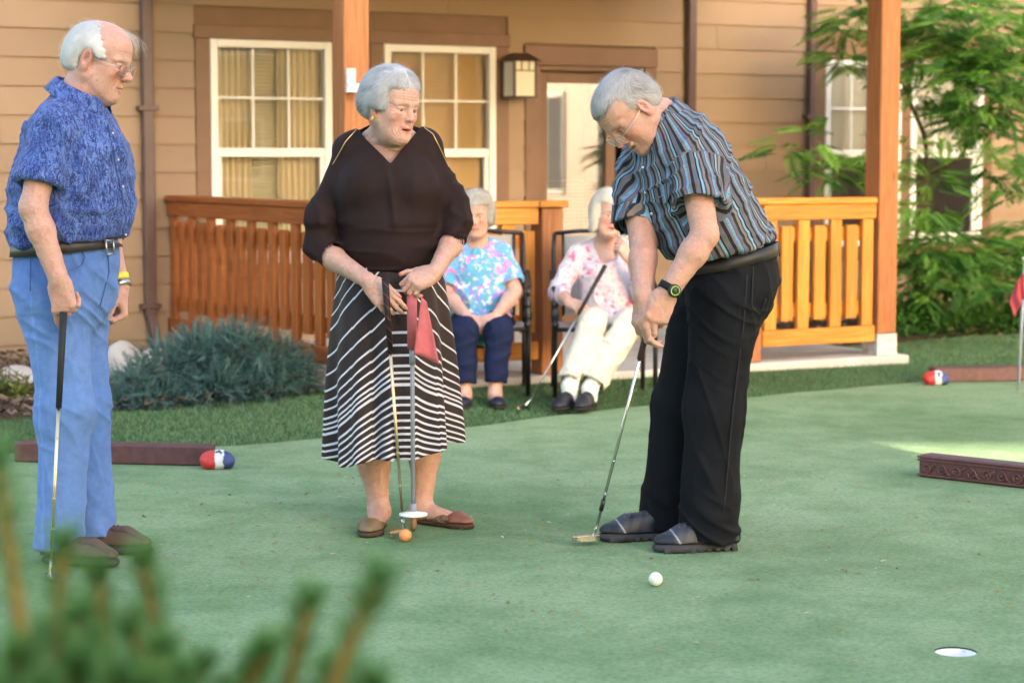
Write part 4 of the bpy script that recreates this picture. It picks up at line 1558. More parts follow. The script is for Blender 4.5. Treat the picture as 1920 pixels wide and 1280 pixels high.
def shoe(P, heel, d, L=.28, W=.095, H=.075, kind='walk', up_col=(.1, .05, .04), sole_col=(.06, .05, .05), sole_t=.026, name="shoe"):
    """heel on the ground, pointing along d"""
    heel = np.asarray(heel, float); d = unit((d[0], d[1], 0)); l = np.array((-d[1], d[0], 0)); z = np.array((0, 0, 1.0))
    ax = np.stack([d, l, z])
    def w(a, b, c): return heel + d * a * L + l * b * W + z * c
    S = Field()
    S.u(rc(w(.15, 0, sole_t * .5), w(.45, .02, sole_t * .5), W * .37, W * .38, z, .45), .01)
    S.u(rc(w(.45, .02, sole_t * .5), w(.76, .06, sole_t * .5), W * .38, W * .50, z, .45), .01)
    S.u(rc(w(.76, .06, sole_t * .5), w(.88, .03, sole_t * .5), W * .50, W * .38, z, .45), .01)
    S.cut(w(0, 0, sole_t), (0, 0, 1), .003); S.cut(w(0, 0, .002), (0, 0, -1), .002)
    if kind == 'trail':
        for i in range(9):
            for sg in (-1, 1):
                S.u(bx(w(.08 + i * .1, sg * (.37 if i < 5 else .43), .009), (.010, .007, .009), ax, .003), .004)
    U = Field()
    top = H
    U.u(rc(w(.14, 0, sole_t), w(.40, .0, sole_t), W * .36, W * .36), .01)
    U.u(rc(w(.40, .02, sole_t), w(.75, .05, sole_t), W * .38, W * .46, z, .92), .01)
    U.u(rc(w(.75, .05, sole_t), w(.885, .03, sole_t), W * .46, W * .33, z, .90), .012)
    if kind != 'flat':
        U.u(rc(w(.13, 0, sole_t), w(.15, 0, top), W * .36, W * .38), .012)
        U.u(rc(w(.17, 0, top - .012), w(.40, .01, top - .006), W * .36, W * .32), .02)
        U.u(rc(w(.40, .01, top - .006), w(.66, .04, sole_t + .028), W * .30, W * .34), .02)
        U.u(rc(w(.45, .01, top + .002), w(.60, .03, sole_t + .040), W * .18, W * .16, l, .8), .008)
    else:
        U.s(rc(w(.20, 0, sole_t + .046), w(.56, .02, sole_t + .046), .034, .036), .004)
    U.cut(w(0, 0, sole_t + .001), (0, 0, -1), .0)
    v, q = surf(U, .0036)
    uc = np.tile(np.array(up_col, float), (len(v), 1))
    lo_ = (v - heel) @ ax.T
    a = lo_[:, 0] / L; b = lo_[:, 1] / W; c = lo_[:, 2]
    if kind == 'trail':
        dk = ((np.sin(a * 44 + c * 60) > .35) & (a > .28) & (a < .75) & (c > sole_t + .006)) | ((a > .80) & (c < sole_t + .03))
        uc[dk] = np.array(up_col) * .45
        lt = np.abs((a - .78) - (c - sole_t) * 2.0 + .06) < .010
        uc[lt] = (.30, .31, .33)
    elif kind == 'moc':
        seam = np.abs(np.abs(b - .04) - .30 + (a - .7) ** 2 * .8) < .025
        uc[seam & (a > .5) & (c > sole_t + .015)] = np.array(up_col) * .45
    o = P.add(name, v, q, M['leather'], uc)
    v, q = surf(S, .0042)
    P.add("sole", v, q, M['rubber'], np.array(sole_col), parent=o)
    if kind in ('trail', 'lace', 'moc'):
        lc = MB()
        for i in range(5 if kind != 'moc' else 2):
            a0 = .42 + i * .065 if kind != 'moc' else .5 + i * .05
            A = hits(U, [w(a0, -.24, .2), w(a0 + .02, 0, .2), w(a0 + .04, .26, .2)], [(0, 0, -1.0)] * 3)
            lc.tube([A[0] + z * .0002, A[1] + z * .0005, A[2] + z * .0002], .0022, 6)
        P.mb("lace", lc, mat_plain("lace_cord", (.10, .10, .11) if kind == 'trail' else tuple(np.array(up_col) * .6), .8), o)
    return o, U

def collar(P, nb, up, front, r0, mat, st=None, back_h=.052, tip=.075, spread=.45, col=None, open_=.30):
    """shirt collar: stand and fall round the neck base nb"""
    up = unit(up); X = unit(np.asarray(front) - up * np.dot(front, up)); Y = np.cross(up, X)
    n = 60
    an = np.linspace(open_, 2 * math.pi - open_, n)
    rows = []
    for i, a in enumerate(an):
        D = math.cos(a) * X + math.sin(a) * Y
        fr = (math.cos(a) + 1) / 2                        # 1 at the front
        e = fr ** 3
        ra = r0 * (1 + .10 * fr)
        hb = back_h * (1 - .62 * fr)
        p0 = nb + D * (ra * .98) - up * (.012 + .04 * fr)
        p1 = nb + D * ra + up * hb
        p2 = nb + D * (ra + .006) + up * (hb + .004)
        p3 = nb + D * (ra + .013) + up * (hb - .004)
        p4 = nb + D * (ra + .032 + .010 * e) + up * (hb - .040 - .018 * fr)
        p5 = p4 + (D * .008 - up * (tip - .03)) * (e ** 2) + (Y * (-math.copysign(1, math.pi - a)) * -.012) * e ** 2
        p6 = p5 - D * .004
        p7 = nb + D * (ra + .009) + up * (hb - .010)
        rows.append([p0, p1, p2, p3, p4, p5, p6, p7])
    V = np.array(rows); m = V.shape[1]
    V = V.reshape(-1, 3)
    Q = [(i * m + j, (i + 1) * m + j, (i + 1) * m + j + 1, i * m + j + 1) for i in range(n - 1) for j in range(m - 1)]
    at_ = None
    if st is not None:
        at_ = {"st": np.stack([np.repeat(an * r0 * 1.6, m), np.tile(np.arange(m) * .02, n), np.zeros(n * m)], 1)}
    c = None if col is None else np.tile(np.array(col, float), (len(V), 1))
    return P.add("collar", V, np.array(Q), mat, c, at_)

def glasses(P, H, mat_f, lens_w=.024, lens_h=.017, z=.0, fwd=.112, r=.0011, rim='full'):
    g = MB()
    for sg in (-1, 1):
        pts = []
        for k in range(25):
            a = 2 * math.pi * k / 24
            x = lens_w * math.copysign(abs(math.cos(a)) ** .8, math.cos(a)); y = lens_h * math.copysign(abs(math.sin(a)) ** .8, math.sin(a))
            pts.append(H.w((fwd - abs(x + sg * 0) * .05 - (.006 if sg * x > .01 else 0), sg * .034 + x, z + y)))
        g.tube(pts, r, 6, caps=False)
        g.tube([H.w((fwd - .008, sg * (.034 + lens_w), z + .006)), H.w((fwd - .020, sg * .075, z + .008)), H.w((.03, sg * .081, z + .006)), H.w((-.005, sg * .084, z + .012)), H.w((-.022, sg * .085, z - .008))], r * 1.25, 6)
    g.tube([H.w((fwd, -.011, z + .003)), H.w((fwd + .003, 0, z + .007)), H.w((fwd, .011, z + .003))], r, 6)
    o = P.mb("eyeglasses", g, mat_f)
    for sg in (-1, 1):
        vv = [H.w((fwd - .001, sg * .034, z))] + [H.w((fwd - .001 - abs(lens_w * math.cos(2 * math.pi * k / 24)) * .05, sg * .034 + .98 * lens_w * math.copysign(abs(math.cos(2 * math.pi * k / 24)) ** .8, math.cos(2 * math.pi * k / 24)), z + .98 * lens_h * math.copysign(abs(math.sin(2 * math.pi * k / 24)) ** .8, math.sin(2 * math.pi * k / 24)))) for k in range(24)]
        m = MB(); m._add(vv, [(0, 1 + k, 1 + (k + 1) % 24) for k in range(24)])
        P.mb("lens", m, M['lens'], o)
    return o

def hair_cap(P, H, F_cap, cols, flow, n_str, seed, lift=(.0, .008), steps=9, step=.011, region=None, jitter=.22, width=.0012, curl=0.0, shell_h=.003, disp=None):
    """hair mass (own surface) with combed locks over it"""
    v, q = surf(F_cap, shell_h)
    r = np.random.default_rng(seed)
    L = H.loc(v)
    n = vnoise(L * 120) * .5 + vnoise(L * np.array((260, 260, 60))) * .5
    c0, c1 = np.array(cols[0]), np.array(cols[1])
    def tone(Lx):
        t = np.clip(vnoise(Lx * 34) * 1.1 - .05, 0, 1)
        if len(cols) > 2: t = cols[2](Lx, t)
        return t
    tt = tone(L) * .75 + n * .2
    col = c0 * (1 - tt[:, None]) + c1 * tt[:, None]
    if disp is not None:
        nn = vnormals(v, q); v = v + nn * disp(L)[:, None]
    o = P.add("hair", v, q, M['hair'], col)
    idx = r.integers(0, len(v), n_str)
    root = v[idx]
    if region is not None: root = root[region(H.loc(root))]
    lift_ = r.uniform(lift[0], lift[1], len(root))
    fl = lambda p: flow(H.loc(p)) @ H.A
    sv, sq, per = strands(root, fl, F_cap, steps, step, lift_, seed + 1, width, jitter, True, curl)
    Lr = H.loc(root)
    tt = np.clip(tone(Lr) + .06 + 1.3 * (vnoise(Lr * 85) - .5) + r.normal(0, .12, len(root)), 0, 1)
    sc_ = c0 * (1 - tt[:, None]) + c1 * tt[:, None]
    # stray hairs that stand off the mass
    ns = max(150, n_str // 12)
    r2 = v[r.integers(0, len(v), ns)]
    fv, fq, fper = strands(r2, fl, F_cap, steps, step, r.uniform(.004, .016, ns), seed + 2, width * .6, jitter * 2.2, True, .5)
    sv, sq = np.concatenate([sv, fv]), np.concatenate([sq, fq + len(sv)])
    sc2 = np.concatenate([np.repeat(sc_, per, 0), np.tile(c1 * .95, (len(fv), 1))])
    P.add("locks", sv, sq, M['hair'], sc2, parent=o)
    return o

def putter(name, label, top, tip, grip_len, grip_mat, head_dir, head='blade', shaft_r=.0058, neck=.06, group="putters", band_at=None, shaft_mat=None):
    top, tip = np.asarray(top, float), np.asarray(tip, float)
    e = empty(name, tuple(tip))
    tag(e, label, "golf putter", group)
    L = np.linalg.norm(top - tip); ax = (top - tip) / L
    def W(p): return np.asarray(p, float) - tip
    gl = grip_len
    MB().tube([W(tip + ax * (L - gl)), W(tip + ax * (L - gl * .5)), W(top)], [.0095, .0108, .0125], 12).build("grip", grip_mat, e)
    sh = MB().tube([W(tip + ax * neck), W(tip + ax * (L - gl))], [shaft_r * .8, shaft_r], 10)
    for k in range(1, 5):
        p = tip + ax * (neck + (L - gl - neck) * k / 5)
        sh.tube([W(p), W(p + ax * .004)], shaft_r * 1.12, 10)
    sh.build("shaft", shaft_mat or M['steel'], e)
    d = unit((head_dir[0], head_dir[1], 0)); side = np.array((-d[1], d[0], 0))
    hb = MB()
    nk = W(tip + ax * neck)
    hz = .010
    foot = np.array((0, 0, hz + .012)) + 0
    hb.tube([nk, nk * .5 + foot * .5 , foot, foot - np.array((0, 0, .012))], [.0055, .005, .006, .006], 8)
    poly = []
    for k in range(20):
        a = 2 * math.pi * k / 20
        poly.append((.052 * math.copysign(abs(math.cos(a)) ** .6, math.cos(a)), .016 * math.copysign(abs(math.sin(a)) ** .8, math.sin(a))))
    Mx = Matrix(((d[0], side[0], 0, d[0] * .025), (d[1], side[1], 0, d[1] * .025), (0, 0, 1, .003), (0, 0, 0, 1)))
    hb.prism(poly, Mx, .016)
    hb.build("club_head", M['steel'], e)
    if band_at is not None:
        p = tip + ax * band_at
        MB().tube([W(p), W(p + ax * .04)], shaft_r * 1.35, 10).build("ferrule", M['blackiron'], e)
    return e
# ------------------------------------------------------------------ man in the blue fern shirt
def man_blue():
    Y0 = 6.75
    fwd = unit((.966, -.259, 0)); lft = np.array((.259, .966, 0)); up = np.array((0, 0, 1.0))
    def q(x, y, off=0.0):                 # point of the middle plane seen at x,y, moved sideways to his left by off
        return at(x, y, Y0 + .966 * off)
    P = Person(at(128, 1052, Y0) * (1, 1, 0), "white-haired man in blue leaf-print shirt and pale jeans holding a putter", (.54, .315, .245))
    # head
    neck = q(150, 184)
    H = Head(q(186, 113), (.93, -.20, -.30), (.30, -.02, .95), 1.0, neck=neck, neck_r=.058, jowl=1.1, nose=1.22, ear=1.15, flush=.8, brow=(.62, .58, .55), eye=.75, mouth=0, smile=.5, lipw=.4)
    Fh = Field(); H.build(Fh)
    Fh.u(rc(neck, q(138, 225), .066, .10), .03)
    P.flesh(Fh, .0024, lambda v: H.color(v, P.skin), head=H)
    # arms
    Fa = Field()
    shR, ebR, wrR = q(92, 250, -.185), q(62, 390, -.255), q(110, 524, -.265)
    arm_field(Fa, shR + (ebR - shR) * .5, ebR, wrR, (.046, .041, .042, .030))
    hd = unit(q(122, 590, -.26) - wrR)
    hand(Fa, wrR, hd, unit(np.array((-.25, -.95, .1))), 1, curl=(1.25, 1.25, .7), size=1.04, thumb_dir=(.75, .35, -.45), thumb_bend=.4,
         percurl=[(.35, .35, .25), (1.2, 1.25, .8), (1.35, 1.35, .8), (1.4, 1.35, .8)])
    shL, ebL, wrL = q(150, 240, .19), q(190, 405, .24), q(226, 538, .17)
    arm_field(Fa, shL + (ebL - shL) * .5, ebL, wrL, (.046, .041, .041, .030))
    hand(Fa, wrL, unit((.06, -.05, -1)), unit((.85, .35, .1)), 1, size=1.03, curl=(1.15, 1.2, .8), thumb_dir=(.75, .3, -.6), thumb_bend=.3)
    P.flesh(Fa, .0034)
    # shirt
    S = Field()
    pts = [(128, 462, .178), (131, 415, .196), (136, 350, .196), (141, 290, .178), (134, 262, .140), (138, 252, .09)]
    for (x0, y0, r0), (x1, y1, r1) in zip(pts[:-1], pts[1:]):
        S.u(rc(q(x0, y0), q(x1, y1), r0, r1, fwd, .93), .04)
    S.u(rc(q(98, 246, -.145), q(126, 240, .145), .066, .066), .06)
    S.u(rc(q(132, 178), q(106, 232, -.12), .040, .062), .05)
    S.u(rc(q(136, 178), q(135, 232, .12), .040, .06), .05)
    T = Field()
    slR0, slR1 = q(94, 250, -.165), q(73, 348, -.225)
    T.u(rc(slR0, slR1, .072, .079), .03)
    slL0, slL1 = q(140, 245, .17), q(170, 350, .215)
    T.u(rc(slL0, slL1, .078, .078), .03)
    T.cut(slR1 + up * .0, unit(slR1 - slR0) * 1.0, .004) if False else None
    def sleeve_end(Fi, a, b, r_in):
        d = unit(b - a)
        def fn(Pn):
            Pn = np.asarray(Pn, F4)
            near = np.linalg.norm(Pn - b.astype(F4), axis=1) - .15
            return np.maximum(-((Pn - b.astype(F4)) @ d.astype(F4)), near)
        Fi.ops.append(('s', .003, fn, b, .16))
        Fi.s(rc(b - d * .06, b + d * .05, r_in * .9, r_in), .004)
    sleeve_end(T, slR0, slR1, .071); sleeve_end(T, slL0, slL1, .067)
    S.merge(T, .025)
    S.s(rc(neck - up * .03, neck + unit(H.C - neck) * .2 + up * .05, .064, .075), .006)     # neck opening
    S.cut(q(128, 452), unit((.09, 0, -1)), .006)
    def disp(v):
        z = v[:, 2]
        low = smooth01(z, 1.32, 1.05)
        a = ridge(v * np.array((7, 7, 18)) + 3, 3) * (.003 + .014 * low)
        b = ridge(np.stack([v[:, 0] * 9 + v[:, 2] * 6, v[:, 1] * 9, v[:, 2] * 5 - v[:, 0] * 4], 1), 4) * .013
        return a + b - .006
    P.cloth("shirt", S, .0056, M['fern'], disp)
    collar(P, neck - up * .004 - fwd * .006, unit(H.C - neck + up * .10), fwd, .080, M['fern'], back_h=.05, tip=.085, open_=.22)
    # placket edge, buttons
    bt = MB(); pk = []
    for (x, y) in [(212, 250), (222, 300), (231, 350), (237, 400), (236, 440)]:
        p = hits(S, [at(x, y, Y0 - .5)], [unit(at(x, y, Y0) - at(x, y, Y0 - .5))])[0]
        bt.lathe([(.0038, 0), (.0038, .002), (.002, .0026)], p - fwd * 0 + np.array((0, -.004, 0)), 10, axis=(.4, -.9, 0))
    P.mb("button", bt, M['nickel'])
    ys = np.linspace(215, 448, 40)
    xs_ = np.interp(ys, [215, 250, 300, 350, 400, 448], [196, 207, 217, 226, 232, 231])
    src = np.array([at(x, y, Y0 - .5) for x, y in zip(xs_, ys)]); dr = np.array([at(x, y, Y0) - at(x, y, Y0 - .5) for x, y in zip(xs_, ys)])
    hp = hits(S, src, dr)
    P.mb("placket", MB().tube(list(hp + np.array((0, -.001, 0))), .0035, 6), M['fern'])
    # jeans
    J = Field()
    J.u(rc(q(128, 440), q(126, 480), .168, .176, fwd, .93), .03)
    J.u(rc(q(126, 480), q(122, 530), .176, .178, fwd, .92), .03)
    hipR, kneeR, hemR = q(100, 550, -.075), q(122, 770, -.085), q(111, 1030, -.10)
    hipL, kneeL, hemL = q(140, 550, .075), q(158, 760, .085), q(176, 1000, .10)
    J.chain([hipR, kneeR, hemR], [.114, .087, .080], .05); J.chain([hipL, kneeL, hemL], [.112, .084, .077], .035)
    for hm, kn in ((hemR, kneeR), (hemL, kneeL)):
        d = unit(hm - kn)
        Jc = hm.copy()
        def fn(Pn, Jc=Jc, d=d):
            near = np.linalg.norm(Pn - Jc.astype(F4), axis=1) - .16
            return np.maximum(-((Pn - Jc.astype(F4)) @ unit(d + np.array((-.05, 0, 0))).astype(F4)), near)
        J.ops.append(('s', .003, fn, Jc, .17))
        J.s(rc(Jc - d * .07, Jc + d * .05, .066, .072), .004)
    J.cut(q(126, 438), unit((.09, 0, 1)), .004)
    def dispj(v):
        z = v[:, 2]
        w1 = smooth01(z, .62, .80) * smooth01(z, 1.0, .86)
        w2 = np.exp(-((z - .46) / .10) ** 2); w3 = smooth01(z, .22, .05)
        hor = ridge(v * np.array((6, 6, 24)) + np.stack([z * 0, z * 0, v[:, 0] * 14 + v[:, 1] * 9], 1), 3.2)
        return hor * (.0015 + .008 * w1 + .006 * w2 + .006 * w3) + ridge(v * np.array((14, 14, 3)) + np.stack([z * 5, z * 0, z * 0], 1), 4) * .005 + ridge(v * np.array((26, 26, 40)), 3) * .0025 * (w1 + w3) - .006
    def colj(v):
        n = vnoise(v * np.array((5, 5, 3)))[:, None]
        c = np.array((.072, .150, .42)) * (1 - n) + np.array((.155, .275, .59)) * n
        # faded thighs, seams
        ax_ = (v - q(100, 550, -.2)) @ lft
        seam = np.abs((v - (hipR + (hemR - hipR) * np.clip((hipR[2] - v[:, 2]) / (hipR[2] - hemR[2]), 0, 1)[:, None])) @ fwd + .018) < .004
        near = (v - q(110, 700)) @ lft < -.09
        c[seam & near] *= 1.18
        return c
    jeans = P.cloth("jeans", J, .0062, M['denim'], dispj, colj)
    # pocket welt and fly stitching
    for pl, nm in (([(148, 462), (160, 480), (154, 497), (130, 506)], "pocket_seam"), ([(203, 478), (205, 510), (196, 545), (188, 575)], "fly_seam"), ([(28, 462), (58, 466), (57, 545)], "back_pocket_seam")):
        src = []
        for i in range(len(pl) - 1):
            for t in np.linspace(0, 1, 8):
                src.append((pl[i][0] * (1 - t) + pl[i + 1][0] * t, pl[i][1] * (1 - t) + pl[i + 1][1] * t))
        s_ = np.array([at(x, y, Y0 - .5) for x, y in src]); d_ = np.array([at(x, y, Y0) - at(x, y, Y0 - .5) for x, y in src])
        P.mb(nm, MB().tube(list(hits(J, s_, d_) + np.array((0, -.0030, 0))), .0018, 6), mat_plain("denim_stitch", (.05, .11, .33), .9), jeans)
    # belt
    bc = q(127, 461); tilt = unit((-.09, 0, 1))
    v, f_ = band(J, bc, tilt, .036, .004, .005, 72)
    bl = P.add("belt", v, f_, M['leather'], np.array((.035, .028, .026)))
    p = hits(J, [bc + fwd * .5 + np.array((0, -.05, 0))], [-fwd])[0]
    mbk = MB(); r_ = unit(np.cross(tilt, fwd))
    for (a, b) in (((-.026, -.022), (.026, -.022)), ((.026, -.022), (.026, .022)), ((.026, .022), (-.026, .022)), ((-.026, .022), (-.026, -.022))):
        mbk.tube([p + fwd * .013 + r_ * a[0] + tilt * a[1], p + fwd * .013 + r_ * b[0] + tilt * b[1]], .0035, 6)
    P.mb("buckle", mbk, M['nickel'], bl)
    # shoes
    for heel, dd in ((q(78, 1056, -.11), fwd), (q(140, 1030, .10), unit((.98, -.18, 0)))):
        heel = heel * (1, 1, 0)
        shoe(P, heel, dd, .268, .096, .066, 'moc', (.105, .052, .042), (.055, .05, .048), .034)
    # wrist band and watch
    wd = unit(wrL - ebL)
    v, f_ = band(Fa, wrL - wd * .030, wd, .022, .0015, .003, 30, .07); P.add("wristband", v, f_, M['leather'], np.array((.75, .66, .05)))
    v, f_ = band(Fa, wrL - wd * .006, wd, .018, .0015, .004, 30, .07); P.add("watch", v, f_, M['nickel'])
    # glasses
    glasses(P, H, M['nickel'], .023, .017, -.006, .112)
    # hair: white fringe round a bald crown
    Cp = Field()
    Cp.u(el(H.w((-.010, 0, .030)), np.array((.113, .0880, .0905)), H.A), .0)
    Cp.u(el(H.w((-.055, 0, -.015)), np.array((.066, .076, .062)), H.A), .03)
    def cutf(Pn):
        L = H.loc(Pn)
        hairline = np.maximum(L[:, 0] - (.050 - .50 * np.maximum(L[:, 2] - .02, 0)) + .004 * np.sin(L[:, 2] * 300), -.058 - L[:, 2])      # temples, nape
        bald = .034 - np.sqrt(np.maximum(0, L[:, 1] ** 2 + (np.minimum(L[:, 0] + .035, 0) / 1.1) ** 2))
        top = -1.0
        ear = .030 - np.sqrt((L[:, 0] + .006) ** 2 + ((L[:, 2] + .012) * .8) ** 2)
        front = L[:, 0] + .018
        return np.maximum(np.maximum(hairline, top), np.maximum(ear, np.where(L[:, 2] < .005, front, -1))).astype(F4)
    Cp.ops.append(('i', .014, cutf, None, 0))
    hair_cap(P, H, Cp, ((.60, .60, .60), (.82, .81, .80)), lambda L: np.stack([-.5 - .2 * L[:, 0] * 10, 0 * L[:, 1], -.85 + 0 * L[:, 2]], 1), 5500, 11, (.0, .004), 6, .008, jitter=.3, width=.00045)
    # wisps over the crown
    w_ = MB(); r = np.random.default_rng(5)
    for i in range(26):
        a = r.uniform(-.035, .04); b = r.uniform(.045, .095)
        p0 = H.w((b * .6 - .02, a, .118 - .3 * abs(a))); p1 = H.w((b + .012, a * 1.2 + r.normal(0, .008), .114 + r.uniform(-.01, .016)))
        p2 = H.w((b + .035 + r.uniform(0, .012), a * 1.3 + r.normal(0, .012), .085 + r.uniform(-.02, .015))); p3 = p2 + H.A[0] * r.uniform(-.006, .010) - H.A[2] * r.uniform(.01, .03)
        tt = np.linspace(0, 1, 10)[:, None]
        cv = (1 - tt) ** 3 * p0 + 3 * (1 - tt) ** 2 * tt * p1 + 3 * (1 - tt) * tt ** 2 * p2 + tt ** 3 * p3
        w_.tube(list(cv), list(np.linspace(.0004, .0002, 10)), 3, caps=False)
    P.mb("wisps", w_, mat_plain("white_wisps", (.62, .60, .58), .5))
    P.done()
    # his putter
    putter("putter", "putter with black ribbed grip held upright by the man in the blue shirt", at(119, 585, Y0 - .265), onz(94, 1086, .0) + np.array((0, 0, .0)), .30, mat_plain("black_grip", (.012, .012, .013), .7, bump=.5, bs=300), (.5, -.75), shaft_mat=M['brass_steel'])
    return P
man_blue()
# ------------------------------------------------------------------ woman with the flagstick
def woman_brown():
    Y0 = 7.32
    up = np.array((0, 0, 1.0)); fwd = unit((.10, -.995, 0)); lft = np.cross(up, fwd)
    def q(x, y, dy=0.0): return at(x, y, Y0 + dy)
    P = Person(at(745, 990, Y0) * (1, 1, 0), "silver-haired woman in brown top and striped skirt with putter and flagstick", (.55, .34, .265))
    neck = q(727, 262, .01)
    H = Head(q(735, 200, -.07), (.72, -.66, -.20), (.20, -.10, .97), .96, neck=neck, neck_r=.050, fem=1, jowl=.35, nose=.92, mouth=.16, smile=1.2, flush=.6,
             lip=(.52, .12, .11), lipw=.9, brow=(.30, .22, .18), browk=.28, eye=1.3, gaze=-.4, teeth=0)
    Fh = Field(); H.build(Fh)
    # chest that shows in the neckline
    Fh.u(rc(neck, q(731, 300, .03), .058, .11, fwd, .75), .05)
    Fh.u(rc(q(690, 272, .02), q(768, 270, .02), .042, .042), .05)
    Fh.u(rc(q(705, 330, .005), q(760, 330, .005), .080, .080, fwd, .9), .05)
    for sg, xx in ((-1, 690), (1, 768)):
        Fh.u(rc(neck + fwd * .035 - up * .02, q(xx, 268, -.035), .010, .010), .02)            # collar bone
    Fh.cut(q(730, 345), (0, 0, -1), .01)
    P.flesh(Fh, .0025, lambda v: H.color(v, P.skin), head=H)
    Fa = Field()
    tips = []
    shR, ebR, wrR = q(640, 285, .02), q(600, 468, .0), q(692, 528, -.20)
    arm_field(Fa, shR + (ebR - shR) * .45, ebR, wrR, (.041, .036, .039, .026))
    hand(Fa, wrR, unit(q(722, 562, -.235) - wrR), unit((-.35, -.85, .45)), -1, size=.95, tips=tips, thumb_dir=(.85, .25, -.35), thumb_bend=.1,
         percurl=[(.35, .45, .3), (.5, .7, .4), (.6, .8, .5), (.6, .85, .5)])
    shL, ebL, wrL = q(810, 285, .02), q(857, 440, .02), q(816, 508, -.19)
    arm_field(Fa, shL + (ebL - shL) * .45, ebL, wrL, (.041, .036, .039, .026))
    tl = []
    hand(Fa, wrL, unit(q(779, 528, -.225) - wrL), unit((.15, -.72, .65)), 1, size=.95, tips=tl, thumb_dir=(.80, .55, -.15), thumb_bend=.15,
         percurl=[(.75, 1.1, .6), (.8, 1.2, .7), (.85, 1.2, .7), (.8, 1.15, .7)])
    tips += tl
    def nails(v):
        c = P.skincol(v)
        for (p, d) in tips:
            m = (np.linalg.norm(v - p, axis=1) < .0095) & ((v - p) @ d > -.0035)
            c[m] = (.70, .16, .08)
        return c
    P.flesh(Fa, .0031, nails)
    # legs
    Fl = Field()
    for (kn, mid, an, toe) in ((q(697, 800, .02), q(701, 868, .05), q(711, 958, .02), q(704, 985, -.12)), (q(797, 790, .05), q(796, 850, .09), q(791, 950, .07), q(842, 978, .0))):
        Fl.u(rc(kn, mid, .052, .054), .03); Fl.u(rc(mid, an, .054, .034), .03)
        a0 = an * (1, 1, 0) + up * .05
        Fl.u(rc(an, a0 - unit(toe - an) * 0 + up * .01, .034, .036), .02)
        tz = toe * (1, 1, 0) + up * .028
        Fl.u(rc(a0, tz, .034, .028), .02)
        Fl.u(rc(a0, a0 - unit((toe - an) * (1, 1, 0)) * .035 - up * .015, .033, .028), .02)
    P.flesh(Fl, .0048)
    # hidden middle of the body
    Fm = Field()
    Fm.chain([q(731, 300, .03), q(733, 400, .03), q(735, 520, .03)], [.12, .135, .15], .04, fwd, .8)
    Fm.chain([q(700, 540, .03), q(697, 800, .02)], [.085, .055], .04); Fm.chain([q(775, 540, .03), q(797, 790, .05)], [.085, .055], .04)
    P.flesh(Fm, .012)
    P.done()
    # top
    S = Field()
    pts = [(735, 505, .168), (734, 455, .174), (733, 405, .174), (731, 350, .168), (730, 305, .146), (729, 285, .11)]
    for (x0, y0, r0), (x1, y1, r1) in zip(pts[:-1], pts[1:]):
        S.u(rc(q(x0, y0, .03), q(x1, y1, .03), r0, r1, fwd, .80), .04)
    S.u(rc(q(690, 350, -.05), q(775, 350, -.05), .088, .088), .07)                              # bust
    S.u(rc(q(735, 440, -.02), q(735, 460, -.02), .135, .135), .06)                              # stomach
    S.u(rc(q(664, 276, .02), q(795, 270, .02), .052, .052), .05)
    S.u(rc(q(727, 258, .03), q(657, 278, .02), .040, .052), .04); S.u(rc(q(727, 258, .03), q(800, 272, .02), .040, .052), .04)
    # loose batwing sleeves
    T = Field()
    T.u(rc(q(656, 290, .02), q(602, 415, .01), .052, .050), .05); T.u(rc(q(602, 415, .01), q(596, 458, -.005), .050, .049), .04)
    T.u(rc(q(596, 458, -.005), q(634, 490, -.07), .050, .048), .03)
    T.u(rc(q(800, 284, .02), q(846, 390, .02), .052, .050), .05); T.u(rc(q(846, 390, .02), q(852, 432, .01), .050, .049), .04)
    T.u(rc(q(852, 432, .01), q(840, 466, -.07), .050, .048), .03)
    def cuff(c, d, r_in):
        c = np.asarray(c, float); d = unit(d)
        def fn(Pn):
            return np.maximum(-((Pn - c.astype(F4)) @ d.astype(F4)), np.linalg.norm(Pn - c.astype(F4), axis=1) - .10)
        T.ops.append(('s', .003, fn, c, .11)); T.s(rc(c - d * .05, c + d * .04, r_in * .9, r_in), .003)
    cuff(q(624, 478, -.05), q(692, 528, -.20) - q(600, 468, 0), .046)
    cuff(q(843, 462, -.06), q(816, 508, -.19) - q(857, 440, .02), .046)
    S.u(rc(q(668, 325, .03), q(652, 368, .03), .045, .02), .05); S.u(rc(q(798, 320, .03), q(814, 355, .03), .045, .02), .05)
    S.merge(T, .03)
    # V neck
    vpt = q(735, 303, -.12)
    for xx, yy in ((668, 214), (776, 214)):
        pass
    A, B, C_ = q(652, 222, 0), q(803, 216, 0), q(735, 305, 0)
    def vcut(Pn):
        Pn = np.asarray(Pn, float)
        k = Y0 / Pn[:, 1] * 1.0
        X, Z = Pn[:, 0], Pn[:, 2]
        def half(p0, p1):
            d = np.array((p1[0] - p0[0], p1[2] - p0[2])); nrm = np.array((-d[1], d[0])) / np.linalg.norm(d)
            return (X - p0[0]) * nrm[0] + (Z - p0[2]) * nrm[1]
        e = np.maximum(-half(A, C_), -half(C_, B))
        e = e * -1
        e = np.minimum(half(A, C_), half(C_, B))
        front = Pn[:, 1] - (Y0 + .05)
        return np.maximum(-e, front).astype(F4)
    S.ops.append(('s', .004, vcut, C_, .30))
    S.s(rc(neck - up * .03, neck + up * .16 + fwd * .03, .064, .085), .006)
    S.cut(q(735, 512), (0, 0, -1), .004)
